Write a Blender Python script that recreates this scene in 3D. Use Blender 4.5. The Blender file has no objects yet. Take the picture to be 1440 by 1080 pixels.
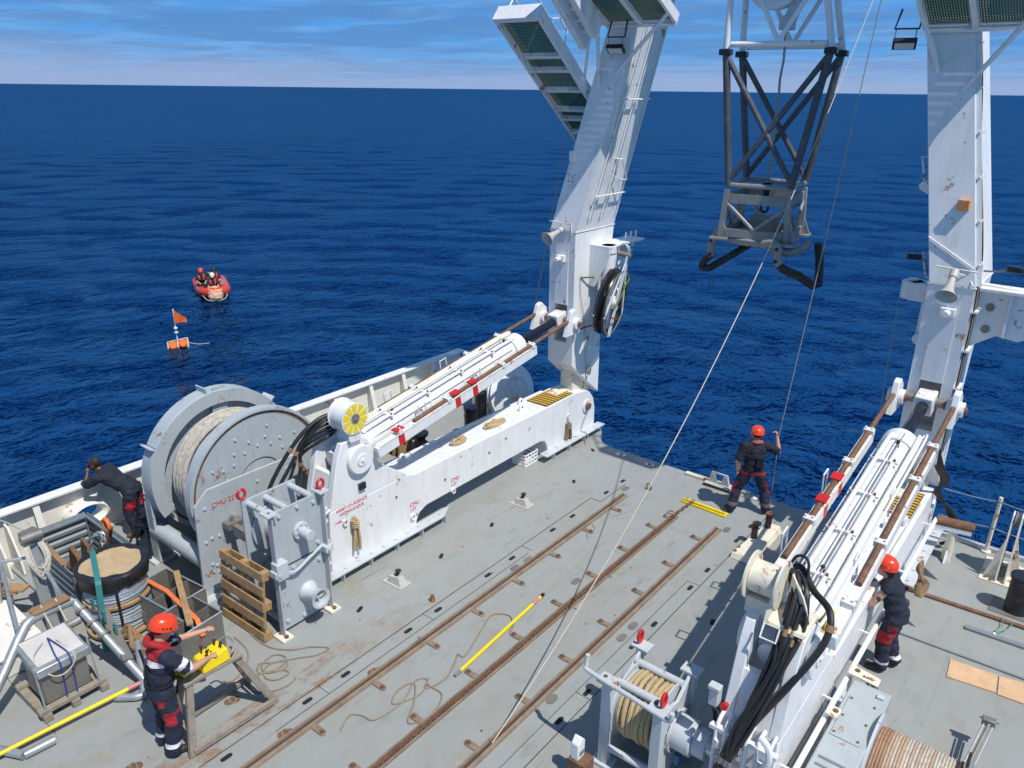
import bpy, bmesh, math, random
import numpy as np
from mathutils import Vector, Matrix, noise

random.seed(7)
D = math.radians
sc = bpy.context.scene
COL = sc.collection

# ------------------------------------------------------------------ camera
cd = bpy.data.cameras.new('camera')
cam = bpy.data.objects.new('camera', cd); COL.objects.link(cam)
cd.sensor_width = 36.0; cd.lens = 27.125; cd.clip_start = 0.05; cd.clip_end = 120000
_p, _y, _r = D(20.9), D(38.53), D(0.672)
fw = Vector((-math.sin(_y)*math.cos(_p), math.cos(_y)*math.cos(_p), -math.sin(_p)))
rt = fw.cross(Vector((0, 0, 1))).normalized(); up = rt.cross(fw)
rt, up = rt*math.cos(_r)+up*math.sin(_r), up*math.cos(_r)-rt*math.sin(_r)
cam.matrix_world = Matrix(((rt.x, up.x, -fw.x, 0), (rt.y, up.y, -fw.y, 0), (rt.z, up.z, -fw.z, 7.3), (0, 0, 0, 1)))
sc.camera = cam

# ------------------------------------------------------------------ light
SUN_EL, SUN_AZ = D(60), D(101)          # azimuth clockwise from +Y; the sun stands to starboard, a little behind the camera
w = bpy.data.worlds.new('World'); sc.world = w; w.use_nodes = True
nt = w.node_tree; nt.nodes.clear()
N = nt.nodes.new; L = nt.links.new
out = N('ShaderNodeOutputWorld'); bg = N('ShaderNodeBackground'); bg.inputs['Strength'].default_value = 0.095
sky = N('ShaderNodeTexSky'); sky.sky_type = 'NISHITA'; sky.sun_disc = False
sky.sun_elevation = SUN_EL; sky.sun_rotation = SUN_AZ; sky.air_density = 1.0; sky.dust_density = 0.35; sky.ozone_density = 3.0
sky.altitude = 10
tc = N('ShaderNodeTexCoord'); sep = N('ShaderNodeSeparateXYZ'); L(tc.outputs['Generated'], sep.inputs[0])
def M(op, a, b=None, c=None, clamp=False):
    m = N('ShaderNodeMath'); m.operation = op; m.use_clamp = clamp
    for i, v in enumerate((a, b, c)):
        if v is None: continue
        if isinstance(v, (int, float)): m.inputs[i].default_value = v
        else: L(v, m.inputs[i])
    return m.outputs[0]
zc = M('MAXIMUM', sep.outputs['Z'], 0.0)
den = M('ADD', zc, 0.035)
cx = M('DIVIDE', sep.outputs['X'], den); cy = M('DIVIDE', sep.outputs['Y'], den)
cmb = N('ShaderNodeCombineXYZ'); L(cx, cmb.inputs[0]); L(cy, cmb.inputs[1])
def cloud(scale, lo, hi, rot, sx, sy, det=6, off=0.0):
    mp = N('ShaderNodeMapping'); mp.inputs['Rotation'].default_value = (0, 0, rot); mp.inputs['Scale'].default_value = (sx, sy, 1)
    mp.inputs['Location'].default_value = (off, off*1.7, off)
    L(cmb.outputs[0], mp.inputs[0])
    n = N('ShaderNodeTexNoise'); n.inputs['Scale'].default_value = scale; n.inputs['Detail'].default_value = det
    n.inputs['Roughness'].default_value = 0.58; n.inputs['Distortion'].default_value = 0.35
    L(mp.outputs[0], n.inputs['Vector'])
    r = N('ShaderNodeMapRange'); r.interpolation_type = 'SMOOTHSTEP'; r.inputs[1].default_value = lo; r.inputs[2].default_value = hi
    L(n.outputs['Fac'], r.inputs[0]); return r.outputs[0]
def mixc(fac, a, b):
    m = N('ShaderNodeMix'); m.data_type = 'RGBA'
    if isinstance(fac, (int, float)): m.inputs[0].default_value = fac
    else: L(fac, m.inputs[0])
    for s, v in ((m.inputs[6], a), (m.inputs[7], b)):
        if isinstance(v, tuple): s.default_value = (*v, 1)
        else: L(v, s)
    return m.outputs[2]
# sea air: clear blue above, a pale marine layer along the horizon
el = N('ShaderNodeMapRange'); el.interpolation_type = 'SMOOTHSTEP'; el.inputs[1].default_value = 0.0; el.inputs[2].default_value = 0.16
L(zc, el.inputs[0])
low = mixc(el.outputs[0], (1.30, 4.0, 8.4), (0.75, 3.1, 8.0))
el2 = N('ShaderNodeMapRange'); el2.interpolation_type = 'SMOOTHSTEP'; el2.inputs[1].default_value = 0.06; el2.inputs[2].default_value = 0.55
L(zc, el2.inputs[0])
base = mixc(el2.outputs[0], low, sky.outputs[0])
band = N('ShaderNodeMapRange'); band.interpolation_type = 'SMOOTHSTEP'; band.inputs[1].default_value = 0.055; band.inputs[2].default_value = 0.0
wob = cloud(0.25, 0.25, 0.75, 0.2, 0.25, 0.6, 5, 3.0)
zz = M('SUBTRACT', zc, M('MULTIPLY', M('SUBTRACT', wob, 0.5), 0.022))
L(zz, band.inputs[0])
cl1 = cloud(0.95, 0.42, 0.58, 0.66, 0.7, 0.95, 9, 1.3)      # streaky stratus
cl2 = cloud(1.3, 0.45, 0.66, 0.66, 0.6, 0.95, 9, 8.1)      # thin bright veils
c1 = mixc(M('MULTIPLY', cl2, 0.30), base, (3.0, 5.6, 8.9))
c2 = mixc(M('MULTIPLY', cl1, 0.55), c1, (1.15, 2.55, 5.4))
c3 = mixc(M('MULTIPLY', band.outputs[0], 0.82), c2, (3.7, 4.75, 7.1))
L(c3, bg.inputs['Color']); L(bg.outputs[0], out.inputs[0])

sd = bpy.data.lights.new('sun', 'SUN'); sd.energy = 4.6; sd.angle = D(0.53); sd.color = (1.0, 0.955, 0.88)
sun = bpy.data.objects.new('sun', sd); COL.objects.link(sun)
sdir = Vector((math.sin(SUN_AZ)*math.cos(SUN_EL), math.cos(SUN_AZ)*math.cos(SUN_EL), math.sin(SUN_EL)))
sun.rotation_euler = sdir.to_track_quat('Z', 'Y').to_euler(); sun.location = (20, -5, 40)
vs = sc.view_settings; vs.view_transform = 'Standard'; vs.look = 'None'; vs.exposure = 0.0; vs.gamma = 1.0; vs.use_curve_mapping = False

# ------------------------------------------------------------------ materials
MATS = {}
def material(name, col, rough=0.5, metal=0.0, var=0.12, dirt=0.0, dirtcol=(0.16, 0.13, 0.10), rust=0.0, rustcol=(0.17, 0.055, 0.018),
             bump=0.0, bscale=60.0, scale=2.5, spec=0.5, streak=False, coat=0.0):
    m = bpy.data.materials.new(name); m.use_nodes = True; t = m.node_tree; n_ = t.nodes; l_ = t.links
    b = n_['Principled BSDF']; b.inputs['Roughness'].default_value = rough; b.inputs['Metallic'].default_value = metal
    b.inputs['Specular IOR Level'].default_value = spec; b.inputs['Coat Weight'].default_value = coat
    g = n_.new('ShaderNodeNewGeometry')
    def noi(s, det=6, ro=0.6, vec=None):
        x = n_.new('ShaderNodeTexNoise'); x.inputs['Scale'].default_value = s; x.inputs['Detail'].default_value = det; x.inputs['Roughness'].default_value = ro
        l_.new(vec or g.outputs['Position'], x.inputs['Vector']); return x.outputs['Fac']
    def rng(f, a, b_, c=0.0, d=1.0):
        x = n_.new('ShaderNodeMapRange'); x.inputs[1].default_value = a; x.inputs[2].default_value = b_; x.inputs[3].default_value = c; x.inputs[4].default_value = d
        l_.new(f, x.inputs[0]); return x.outputs[0]
    def mix(fac, a, b_, mode='MIX'):
        x = n_.new('ShaderNodeMix'); x.data_type = 'RGBA'; x.blend_type = mode
        if isinstance(fac, float): x.inputs[0].default_value = fac
        else: l_.new(fac, x.inputs[0])
        for s, v in ((x.inputs[6], a), (x.inputs[7], b_)):
            if isinstance(v, tuple): s.default_value = (*v, 1)
            else: l_.new(v, s)
        return x.outputs[2]
    n1 = noi(scale, 8)
    lo = tuple(c*(1-var) for c in col); hi = tuple(min(1.0, c*(1+var*0.6)) for c in col)
    c = mix(rng(n1, 0.3, 0.7), lo, hi)
    if dirt:
        vec = None
        if streak:
            mp = n_.new('ShaderNodeMapping'); mp.inputs['Scale'].default_value = (9, 9, 0.7); l_.new(g.outputs['Position'], mp.inputs[0]); vec = mp.outputs[0]
        dn = noi(1.0 if streak else scale*2.3, 7, 0.65, vec)
        c = mix(rng(dn, 0.5, 0.8, 0.0, dirt), c, dirtcol)
        sp = noi(26.0, 4, 0.6); c = mix(rng(sp, 0.62, 0.75, 0.0, dirt*0.8), c, dirtcol)
    rfac = None
    if rust:
        a = noi(3.2, 9, 0.68); f = noi(19.0, 5, 0.6)
        ad = n_.new('ShaderNodeMath'); ad.operation = 'MULTIPLY_ADD'; ad.inputs[1].default_value = 0.35; l_.new(f, ad.inputs[0]); l_.new(a, ad.inputs[2])
        rfac = rng(ad.outputs[0], 0.86-0.34*rust, 0.93-0.30*rust)
        rc = mix(f, rustcol, tuple(min(1, x*2.2) for x in rustcol))
        c = mix(rfac, c, rc)
        rr = n_.new('ShaderNodeMapRange'); rr.inputs[3].default_value = rough; rr.inputs[4].default_value = 0.9; l_.new(rfac, rr.inputs[0]); l_.new(rr.outputs[0], b.inputs['Roughness'])
    l_.new(c, b.inputs['Base Color'])
    if bump:
        bp = n_.new('ShaderNodeBump'); bp.inputs['Strength'].default_value = bump; bp.inputs['Distance'].default_value = 0.01
        l_.new(noi(bscale, 5), bp.inputs['Height']); l_.new(bp.outputs[0], b.inputs['Normal'])
    MATS[name] = m; return m

mt = material
WHITE = mt('white_paint', (0.76, 0.77, 0.78), 0.38, var=0.06, dirt=0.36, dirtcol=(0.44, 0.38, 0.30), rust=0.17, bump=0.16, bscale=7, streak=True)
WHITE_R = mt('white_paint_rusty', (0.74, 0.74, 0.73), 0.45, var=0.06, dirt=0.5, dirtcol=(0.40, 0.32, 0.22), rust=0.33, bump=0.15, bscale=14)
CREAM = mt('cream_paint', (0.74, 0.70, 0.58), 0.5, var=0.07, dirt=0.4, dirtcol=(0.40, 0.29, 0.17), rust=0.35)
CREAMW = mt('bulwark_paint', (0.74, 0.73, 0.67), 0.5, var=0.06, dirt=0.3, dirtcol=(0.42, 0.36, 0.28), rust=0.22)
GREY = mt('grey_winch_paint', (0.40, 0.445, 0.47), 0.42, var=0.06, dirt=0.28, dirtcol=(0.22, 0.20, 0.17), rust=0.18, bump=0.10, bscale=11, streak=True)
GREY2 = mt('pale_grey_paint', (0.50, 0.54, 0.57), 0.45, var=0.06, dirt=0.25, dirtcol=(0.25, 0.22, 0.18), rust=0.16)
GREYD = mt('dark_grey_paint', (0.20, 0.23, 0.25), 0.5, var=0.1, dirt=0.3)
BLACK = mt('black_paint', (0.013, 0.015, 0.02), 0.32, var=0.25, dirt=0.12, dirtcol=(0.10, 0.09, 0.08))
BLACKW = mt('worn_black_paint', (0.018, 0.018, 0.02), 0.5, var=0.3, dirt=0.6, dirtcol=(0.13, 0.11, 0.09), rust=0.3)
RUBBER = mt('black_rubber', (0.016, 0.016, 0.017), 0.45, var=0.2, dirt=0.25, dirtcol=(0.09, 0.08, 0.07))
DARK = mt('dark_recess', (0.012, 0.012, 0.013), 0.8, var=0.3)
GREASE = mt('greased_rod', (0.012, 0.014, 0.025), 0.16, var=0.2)
RUST = mt('rusty_steel', (0.165, 0.085, 0.05), 0.85, var=0.35, dirt=0.5, dirtcol=(0.33, 0.24, 0.17), scale=7, bump=0.4, bscale=50)
RAILM = mt('worn_rail_steel', (0.29, 0.225, 0.165), 0.6, metal=0.25, var=0.25, dirt=0.6, dirtcol=(0.13, 0.065, 0.035), scale=4, bump=0.25)
RAILD = mt('rail_groove_rust', (0.075, 0.042, 0.03), 0.85, var=0.3, scale=9)
STEEL = mt('galvanised_steel', (0.42, 0.45, 0.47), 0.45, metal=0.55, var=0.22, dirt=0.3, dirtcol=(0.2, 0.19, 0.18), scale=8)
STEELD = mt('dull_steel', (0.25, 0.24, 0.22), 0.55, metal=0.45, var=0.2, dirt=0.5, dirtcol=(0.22, 0.17, 0.12), scale=4)
CORR = mt('corrugated_steel', (0.20, 0.24, 0.26), 0.5, metal=0.2, var=0.12, dirt=0.4, dirtcol=(0.12, 0.10, 0.09))
FRAMEG = mt('weathered_frame_steel', (0.27, 0.275, 0.265), 0.5, metal=0.25, var=0.2, dirt=0.55, dirtcol=(0.13, 0.13, 0.13), scale=3)
FRAMED = mt('dark_frame_steel', (0.075, 0.085, 0.10), 0.5, metal=0.2, var=0.25, dirt=0.45, dirtcol=(0.22, 0.22, 0.21), scale=3)
YELLOW = mt('yellow_paint', (0.83, 0.62, 0.012), 0.42, var=0.08, dirt=0.15)
AMBER = mt('hazard_amber', (0.62, 0.36, 0.03), 0.55, var=0.15, dirt=0.3)
HAZD = mt('hazard_dark', (0.06, 0.045, 0.03), 0.6, var=0.2)
RED = mt('red_paint', (0.55, 0.018, 0.02), 0.42, var=0.12)
REDM = mt('red_marking', (0.60, 0.03, 0.04), 0.5, var=0.1)
GREEN = mt('green_grating', (0.012, 0.07, 0.045), 0.5, var=0.2)
GREENT = mt('green_tag', (0.01, 0.16, 0.06), 0.5)
TEAL = mt('teal_strap', (0.03, 0.19, 0.20), 0.7, var=0.15)
ORANGE = mt('orange_plastic', (0.85, 0.10, 0.015), 0.35, var=0.08)
ORANGES = mt('orange_strap', (0.80, 0.18, 0.05), 0.7, var=0.15)
HELMET = mt('helmet_shell', (0.80, 0.055, 0.012), 0.3, var=0.04, coat=0.3)
HELMW = mt('helmet_sticker', (0.75, 0.62, 0.55), 0.4)
WOOD = mt('pale_wood', (0.38, 0.245, 0.12), 0.75, var=0.3, dirt=0.45, dirtcol=(0.20, 0.12, 0.06), scale=9, bump=0.2)
WOODG = mt('grey_wood', (0.27, 0.235, 0.19), 0.8, var=0.25, dirt=0.5, dirtcol=(0.42, 0.39, 0.35), scale=9, bump=0.2)
PLY = mt('plywood', (0.62, 0.40, 0.24), 0.75, var=0.12, dirt=0.2, scale=5)
ROPE = mt('manila_rope', (0.47, 0.36, 0.20), 0.85, var=0.25, scale=30, bump=0.6, bscale=120)
ROPEW = mt('white_rope', (0.54, 0.50, 0.43), 0.8, var=0.22, scale=25, bump=0.6, bscale=140)
ROPEG = mt('grey_line', (0.33, 0.32, 0.29), 0.8, var=0.2, scale=20)
ROPEB = mt('brown_line', (0.26, 0.20, 0.135), 0.85, var=0.2, scale=20)
ROPEBL = mt('blue_line', (0.03, 0.05, 0.25), 0.7)
WIREW = mt('wire_strand', (0.37, 0.42, 0.47), 0.5, metal=0.3, var=0.25, scale=30)
PLASTW = mt('white_plastic', (0.80, 0.81, 0.82), 0.4, var=0.05)
HORN = mt('beige_plastic', (0.47, 0.465, 0.43), 0.45, var=0.08, dirt=0.2)
NAVY = mt('navy_cloth', (0.014, 0.019, 0.042), 0.85, var=0.25, scale=14, bump=0.3, bscale=40)
NAVY2 = mt('dark_tshirt', (0.011, 0.016, 0.030), 0.85, var=0.25, scale=14, bump=0.3, bscale=40)
REDC = mt('red_cloth', (0.36, 0.013, 0.022), 0.8, var=0.2, scale=14)
REFL = mt('reflective_tape', (0.72, 0.74, 0.78), 0.35, var=0.08)
SKIN = mt('skin_light', (0.52, 0.29, 0.20), 0.5, var=0.08, scale=12)
SKIND = mt('skin_dark', (0.085, 0.042, 0.026), 0.45, var=0.12, scale=12)
HAIR = mt('dark_hair', (0.02, 0.014, 0.011), 0.7)
SHOE = mt('work_shoe', (0.03, 0.029, 0.030), 0.6, var=0.2)
TUBER = mt('inflatable_hull', (0.60, 0.055, 0.025), 0.4, var=0.08)
GLASSW = mt('lamp_glass', (0.6, 0.62, 0.64), 0.1)
TAPE = mt('brown_webbing', (0.27, 0.17, 0.09), 0.8, var=0.2)
BLUE = mt('blue_plastic', (0.02, 0.12, 0.28), 0.4)
STREAK = mt('pale_blue', (0.45, 0.55, 0.66), 0.5, var=0.3, scale=6)  # pale blue with random variation, not applied to any part

def deck_material():
    m = bpy.data.materials.new('deck_paint'); m.use_nodes = True; t = m.node_tree; n = t.nodes; l = t.links
    b = n['Principled BSDF']; g = n.new('ShaderNodeNewGeometry')
    def noi(s, det=7, ro=0.62, sc_=None, loc=(0, 0, 0)):
        x = n.new('ShaderNodeTexNoise'); x.inputs['Scale'].default_value = s; x.inputs['Detail'].default_value = det; x.inputs['Roughness'].default_value = ro
        mp = n.new('ShaderNodeMapping'); mp.inputs['Location'].default_value = loc
        if sc_: mp.inputs['Scale'].default_value = sc_
        l.new(g.outputs['Position'], mp.inputs[0]); l.new(mp.outputs[0], x.inputs['Vector']); return x.outputs['Fac']
    def rng(f, a, b_, c=0.0, d=1.0):
        x = n.new('ShaderNodeMapRange'); x.inputs[1].default_value = a; x.inputs[2].default_value = b_; x.inputs[3].default_value = c; x.inputs[4].default_value = d
        l.new(f, x.inputs[0]); return x.outputs[0]
    def mix(fac, a, b_):
        x = n.new('ShaderNodeMix'); x.data_type = 'RGBA'
        if isinstance(fac, float): x.inputs[0].default_value = fac
        else: l.new(fac, x.inputs[0])
        for s, v in ((x.inputs[6], a), (x.inputs[7], b_)):
            if isinstance(v, tuple): s.default_value = (*v, 1)
            else: l.new(v, s)
        return x.outputs[2]
    def mul(a, b_):
        x = n.new('ShaderNodeMath'); x.operation = 'MULTIPLY'; l.new(a, x.inputs[0]); l.new(b_, x.inputs[1]); return x.outputs[0]
    c = mix(rng(noi(0.55), 0.35, 0.65), (0.290, 0.299, 0.288), (0.292, 0.313, 0.315))
    c = mix(rng(noi(1.7, 9, 0.7, (1, .45, 1)), 0.44, 0.70, 0, 0.65), c, (0.270, 0.265, 0.228))
    c = mix(rng(noi(3.6, 9, 0.7, (1, .6, 1), (7, 2, 0)), 0.53, 0.70, 0, 0.55), c, (0.205, 0.207, 0.195))
    c = mix(rng(noi(6.5, 8, 0.75, None, (3, 9, 0)), 0.57, 0.70, 0, 0.5), c, (0.37, 0.385, 0.385))
    c = mix(rng(noi(0.9, 6, 0.7, None, (21, 5, 0)), 0.58, 0.76, 0, 0.6), c, (0.27, 0.225, 0.13))
    sc1 = mul(rng(noi(9, 5, 0.6, (1, .12, 1), (2, 2, 0)), 0.60, 0.70), rng(noi(1.1, 4, .6, None, (5, 5, 0)), 0.42, 0.62))
    c = mix(mul(sc1, rng(noi(40, 2), 0.3, 0.6, 0.2, 0.7)), c, (0.12, 0.115, 0.105))
    vor = n.new('ShaderNodeTexVoronoi'); vor.inputs['Scale'].default_value = 2.3; l.new(g.outputs['Position'], vor.inputs['Vector'])
    sp = rng(vor.outputs['Distance'], 0.055, 0.03); c = mix(mul(sp, rng(noi(1.0, 3, .5, None, (1, 8, 0)), 0.5, 0.6)), c, (0.13, 0.09, 0.06))
    # rust bleeding out of the coaming on the port side of the hatch
    px = n.new('ShaderNodeSeparateXYZ'); l.new(g.outputs['Position'], px.inputs[0])
    near = n.new('ShaderNodeMath'); near.operation = 'COMPARE'; near.inputs[1].default_value = -7.10; near.inputs[2].default_value = 0.22; l.new(px.outputs['X'], near.inputs[0])
    fore = rng(px.outputs['Y'], 7.2, 4.8)
    rs = mul(mul(rng(noi(5, 9, .7, (1, .6, 1)), 0.47, 0.60), near.outputs[0]), fore)
    gen = mul(rng(noi(4.2, 9, .72, None, (11, 4, 0)), 0.64, 0.72), rng(noi(.6, 3, .5, None, (2, 7, 0)), 0.45, 0.58))
    mx = n.new('ShaderNodeMath'); mx.operation = 'MAXIMUM'; l.new(rs, mx.inputs[0]); l.new(gen, mx.inputs[1])
    c = mix(mul(mx.outputs[0], rng(noi(16, 5), .3, .65, .3, .9)), c, (0.23, 0.105, 0.035))
    l.new(c, b.inputs['Base Color'])
    l.new(rng(noi(3), .3, .7, .42, .62), b.inputs['Roughness'])
    bp = n.new('ShaderNodeBump'); bp.inputs['Strength'].default_value = 0.22; bp.inputs['Distance'].default_value = 0.01
    l.new(noi(70, 4), bp.inputs['Height'])
    bp2 = n.new('ShaderNodeBump'); bp2.inputs['Strength'].default_value = 0.3; bp2.inputs['Distance'].default_value = 0.03
    l.new(noi(1.3, 3), bp2.inputs['Height']); l.new(bp.outputs[0], bp2.inputs['Normal']); l.new(bp2.outputs[0], b.inputs['Normal'])
    return m
DECK = deck_material()

def sea_material():
    m = bpy.data.materials.new('sea_water'); m.use_nodes = True; t = m.node_tree; n = t.nodes; l = t.links
    g = n.new('ShaderNodeNewGeometry'); n.remove(n['Principled BSDF'])
    dif = n.new('ShaderNodeBsdfDiffuse'); glo = n.new('ShaderNodeBsdfGlossy'); glo.inputs['Roughness'].default_value = 0.05
    fre = n.new('ShaderNodeFresnel'); fre.inputs['IOR'].default_value = 1.333
    # on a ruffled sea the facets hide one another, so mirror reflection levels off at grazing angles
    cap = n.new('ShaderNodeMath'); cap.operation = 'MINIMUM'; cap.inputs[1].default_value = 0.75; fs_ = n.new('ShaderNodeMath'); fs_.operation = 'MULTIPLY'; fs_.inputs[1].default_value = 0.33; pw_ = n.new('ShaderNodeMath'); pw_.operation = 'POWER'; pw_.inputs[1].default_value = 2.0; l.new(fre.outputs[0], pw_.inputs[0]); l.new(pw_.outputs[0], fs_.inputs[0]); l.new(fs_.outputs[0], cap.inputs[0])
    glo.inputs['Color'].default_value = (0.24, 0.66, 1.0, 1)
    mixs = n.new('ShaderNodeMixShader'); l.new(cap.outputs[0], mixs.inputs[0]); l.new(dif.outputs[0], mixs.inputs[1]); l.new(glo.outputs[0], mixs.inputs[2])
    l.new(mixs.outputs[0], n['Material Output'].inputs['Surface'])
    def noi(s, det, ro, scl, rot=D(-52)):
        mp = n.new('ShaderNodeMapping'); mp.inputs['Scale'].default_value = scl; mp.inputs['Rotation'].default_value = (0, 0, rot)
        l.new(g.outputs['Position'], mp.inputs[0])
        x = n.new('ShaderNodeTexNoise'); x.inputs['Scale'].default_value = s; x.inputs['Detail'].default_value = det; x.inputs['Roughness'].default_value = ro
        x.inputs['Distortion'].default_value = 0.6
        l.new(mp.outputs[0], x.inputs['Vector']); return x.outputs['Fac']
    def bump(h, st, dist, prev=None):
        x = n.new('ShaderNodeBump'); x.inputs['Strength'].default_value = st; x.inputs['Distance'].default_value = dist; l.new(h, x.inputs['Height'])
        if prev: l.new(prev, x.inputs['Normal'])
        return x.outputs[0]
    bf = bump(noi(0.03, 5, 0.6, (1, 0.9, 1), D(-50)), 1.0, 2.4)
    b0 = bump(noi(0.11, 4, 0.6, (1, 0.8, 1), D(-58)), 1.0, 0.75, bf)
    b1 = bump(noi(0.42, 3, 0.6, (1, 0.8, 1), D(-45)), 1.0, 0.50, b0)
    b2 = bump(noi(1.15, 3, 0.55, (1, 0.75, 1), D(-35)), 1.0, 0.50, b1)
    b3 = bump(noi(3.4, 2, 0.5, (1, 0.75, 1), D(-62)), 1.0, 0.12, b2)
    for q in (dif, glo, fre): l.new(b3, q.inputs['Normal'])
    mr = n.new('ShaderNodeMapRange'); mr.inputs[1].default_value = 0.35; mr.inputs[2].default_value = 0.68; l.new(noi(0.016, 5, .6, (1, .5, 1)), mr.inputs[0])
    mx = n.new('ShaderNodeMix'); mx.data_type = 'RGBA'; l.new(mr.outputs[0], mx.inputs[0])
    mx.inputs[6].default_value = (0.0003, 0.0070, 0.038, 1); mx.inputs[7].default_value = (0.0005, 0.0125, 0.064, 1)  # random gust patches: wind-ruffled sheen put into the water colour
    # sparse flecks of foam on the small crests
    fl = n.new('ShaderNodeMapRange'); fl.inputs[1].default_value = 0.735; fl.inputs[2].default_value = 0.78; l.new(noi(1.5, 6, .72, (1, .45, 1), D(-48)), fl.inputs[0])
    fl2 = n.new('ShaderNodeMapRange'); fl2.inputs[1].default_value = 0.56; fl2.inputs[2].default_value = 0.66; l.new(noi(0.12, 3, .6, (1, .7, 1), D(-48)), fl2.inputs[0])
    mm = n.new('ShaderNodeMath'); mm.operation = 'MULTIPLY'; l.new(fl.outputs[0], mm.inputs[0]); l.new(fl2.outputs[0], mm.inputs[1])
    m2 = n.new('ShaderNodeMath'); m2.operation = 'MULTIPLY'; m2.inputs[1].default_value = 0.55; l.new(mm.outputs[0], m2.inputs[0])
    mf = n.new('ShaderNodeMix'); mf.data_type = 'RGBA'; l.new(m2.outputs[0], mf.inputs[0]); l.new(mx.outputs[2], mf.inputs[6]); mf.inputs[7].default_value = (0.45, 0.55, 0.62, 1)
    l.new(mf.outputs[2], dif.inputs['Color'])
    return m
SEA = sea_material()

# ------------------------------------------------------------------ mesh helpers
def V(*a): return Vector(a)
class MB:
    def __init__(s): s.v = []; s.f = []
    def add(s, vs_, fs):
        o = len(s.v); s.v += [tuple(x) for x in vs_]; s.f += [tuple(i+o for i in f) for f in fs]; return s
    def hexa(s, p):
        return s.add(p, [(3, 2, 1, 0), (4, 5, 6, 7), (0, 1, 5, 4), (1, 2, 6, 5), (2, 3, 7, 6), (3, 0, 4, 7)])
    def bb(s, x0, x1, y0, y1, z0, z1):
        return s.hexa([(x0, y0, z0), (x1, y0, z0), (x1, y1, z0), (x0, y1, z0), (x0, y0, z1), (x1, y0, z1), (x1, y1, z1), (x0, y1, z1)])
    def box(s, c, sz, rz=0.0, mat=None):
        c = Vector(c); R = mat or Matrix.Rotation(rz, 3, 'Z'); hx, hy, hz = (q/2 for q in sz)
        pts = [c+R@Vector(q) for q in ((-hx, -hy, -hz), (hx, -hy, -hz), (hx, hy, -hz), (-hx, hy, -hz), (-hx, -hy, hz), (hx, -hy, hz), (hx, hy, hz), (-hx, hy, hz))]
        return s.hexa(pts)
    def beam(s, a, b, w_, h_, upv=(0, 0, 1)):
        a = Vector(a); b = Vector(b); d = (b-a); n = d.length; d.normalize(); u = Vector(upv)
        sdv = d.cross(u)
        if sdv.length < 1e-4: sdv = d.cross(Vector((1, 0, 0)))
        sdv.normalize(); u = sdv.cross(d)
        R = Matrix((sdv, d, u)).transposed()
        return s.box((a+b)/2, (w_, n, h_), mat=R)
    def cyl(s, a, b, r0, r1=None, seg=16, caps=True):
        a = Vector(a); b = Vector(b); r1 = r0 if r1 is None else r1
        d = (b-a).normalized(); u = d.orthogonal().normalized(); w_ = d.cross(u)
        vs_ = []
        for c, r in ((a, r0), (b, r1)):
            for i in range(seg):
                t = 2*math.pi*i/seg; vs_.append(c+(u*math.cos(t)+w_*math.sin(t))*r)
        fs = [(i, (i+1) % seg, seg+(i+1) % seg, seg+i) for i in range(seg)]
        if caps: fs += [tuple(range(seg-1, -1, -1)), tuple(range(seg, 2*seg))]
        return s.add(vs_, fs)
    def tube(s, pts, r, seg=8, closed=False):
        P = [Vector(p) for p in pts]; n = len(P)
        if n < 2: return s
        tang = []
        for i in range(n):
            if closed: t = P[(i+1) % n]-P[i-1]
            else: t = P[min(i+1, n-1)]-P[max(i-1, 0)]
            tang.append(t.normalized() if t.length > 1e-9 else Vector((0, 0, 1)))
        u = tang[0].orthogonal().normalized(); vs_ = []
        for i in range(n):
            t = tang[i]; u = (u-t*u.dot(t))
            if u.length < 1e-6: u = t.orthogonal()
            u.normalize(); w_ = t.cross(u)
            rr = r[i] if isinstance(r, (list, tuple)) else r
            for k in range(seg):
                a = 2*math.pi*k/seg; vs_.append(P[i]+(u*math.cos(a)+w_*math.sin(a))*rr)
        fs = []
        for i in range(n if closed else n-1):
            j = (i+1) % n
            for k in range(seg): fs.append((i*seg+k, i*seg+(k+1) % seg, j*seg+(k+1) % seg, j*seg+k))
        if not closed: fs += [tuple(range(seg-1, -1, -1)), tuple(range((n-1)*seg, n*seg))]
        return s.add(vs_, fs)
    def prism(s, poly, ax, a0, a1):
        n = len(poly)
        def P(p, a): return (a, p[0], p[1]) if ax == 'x' else (p[0], a, p[1]) if ax == 'y' else (p[0], p[1], a)
        vs_ = [P(p, a0) for p in poly]+[P(p, a1) for p in poly]
        fs = [tuple(range(n-1, -1, -1)), tuple(range(n, 2*n))]+[(i, (i+1) % n, n+(i+1) % n, n+i) for i in range(n)]
        return s.add(vs_, fs)
    def lathe(s, prof, o, ax=(0, 0, 1), seg=32, closed=False, arc=None, ref=None):
        o = Vector(o); d = Vector(ax).normalized(); u = Vector(ref).normalized() if ref else d.orthogonal().normalized(); w_ = d.cross(u)
        n = len(prof); vs_ = []
        full = arc is None; cnt = seg if full else seg+1
        a0, a1 = (0, 2*math.pi) if full else arc
        for i in range(cnt):
            t = a0+(a1-a0)*i/seg; e = u*math.cos(t)+w_*math.sin(t)
            for (r, h) in prof: vs_.append(o+d*h+e*r)
        fs = []
        for i in range(seg):
            j = (i+1) % cnt
            for k in range(n if closed else n-1): fs.append((i*n+k, j*n+k, j*n+(k+1) % n, i*n+(k+1) % n))
        if not full and closed: fs += [tuple(range(n)), tuple(range((cnt-1)*n+n-1, (cnt-1)*n-1, -1))]
        return s.add(vs_, fs)
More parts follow.
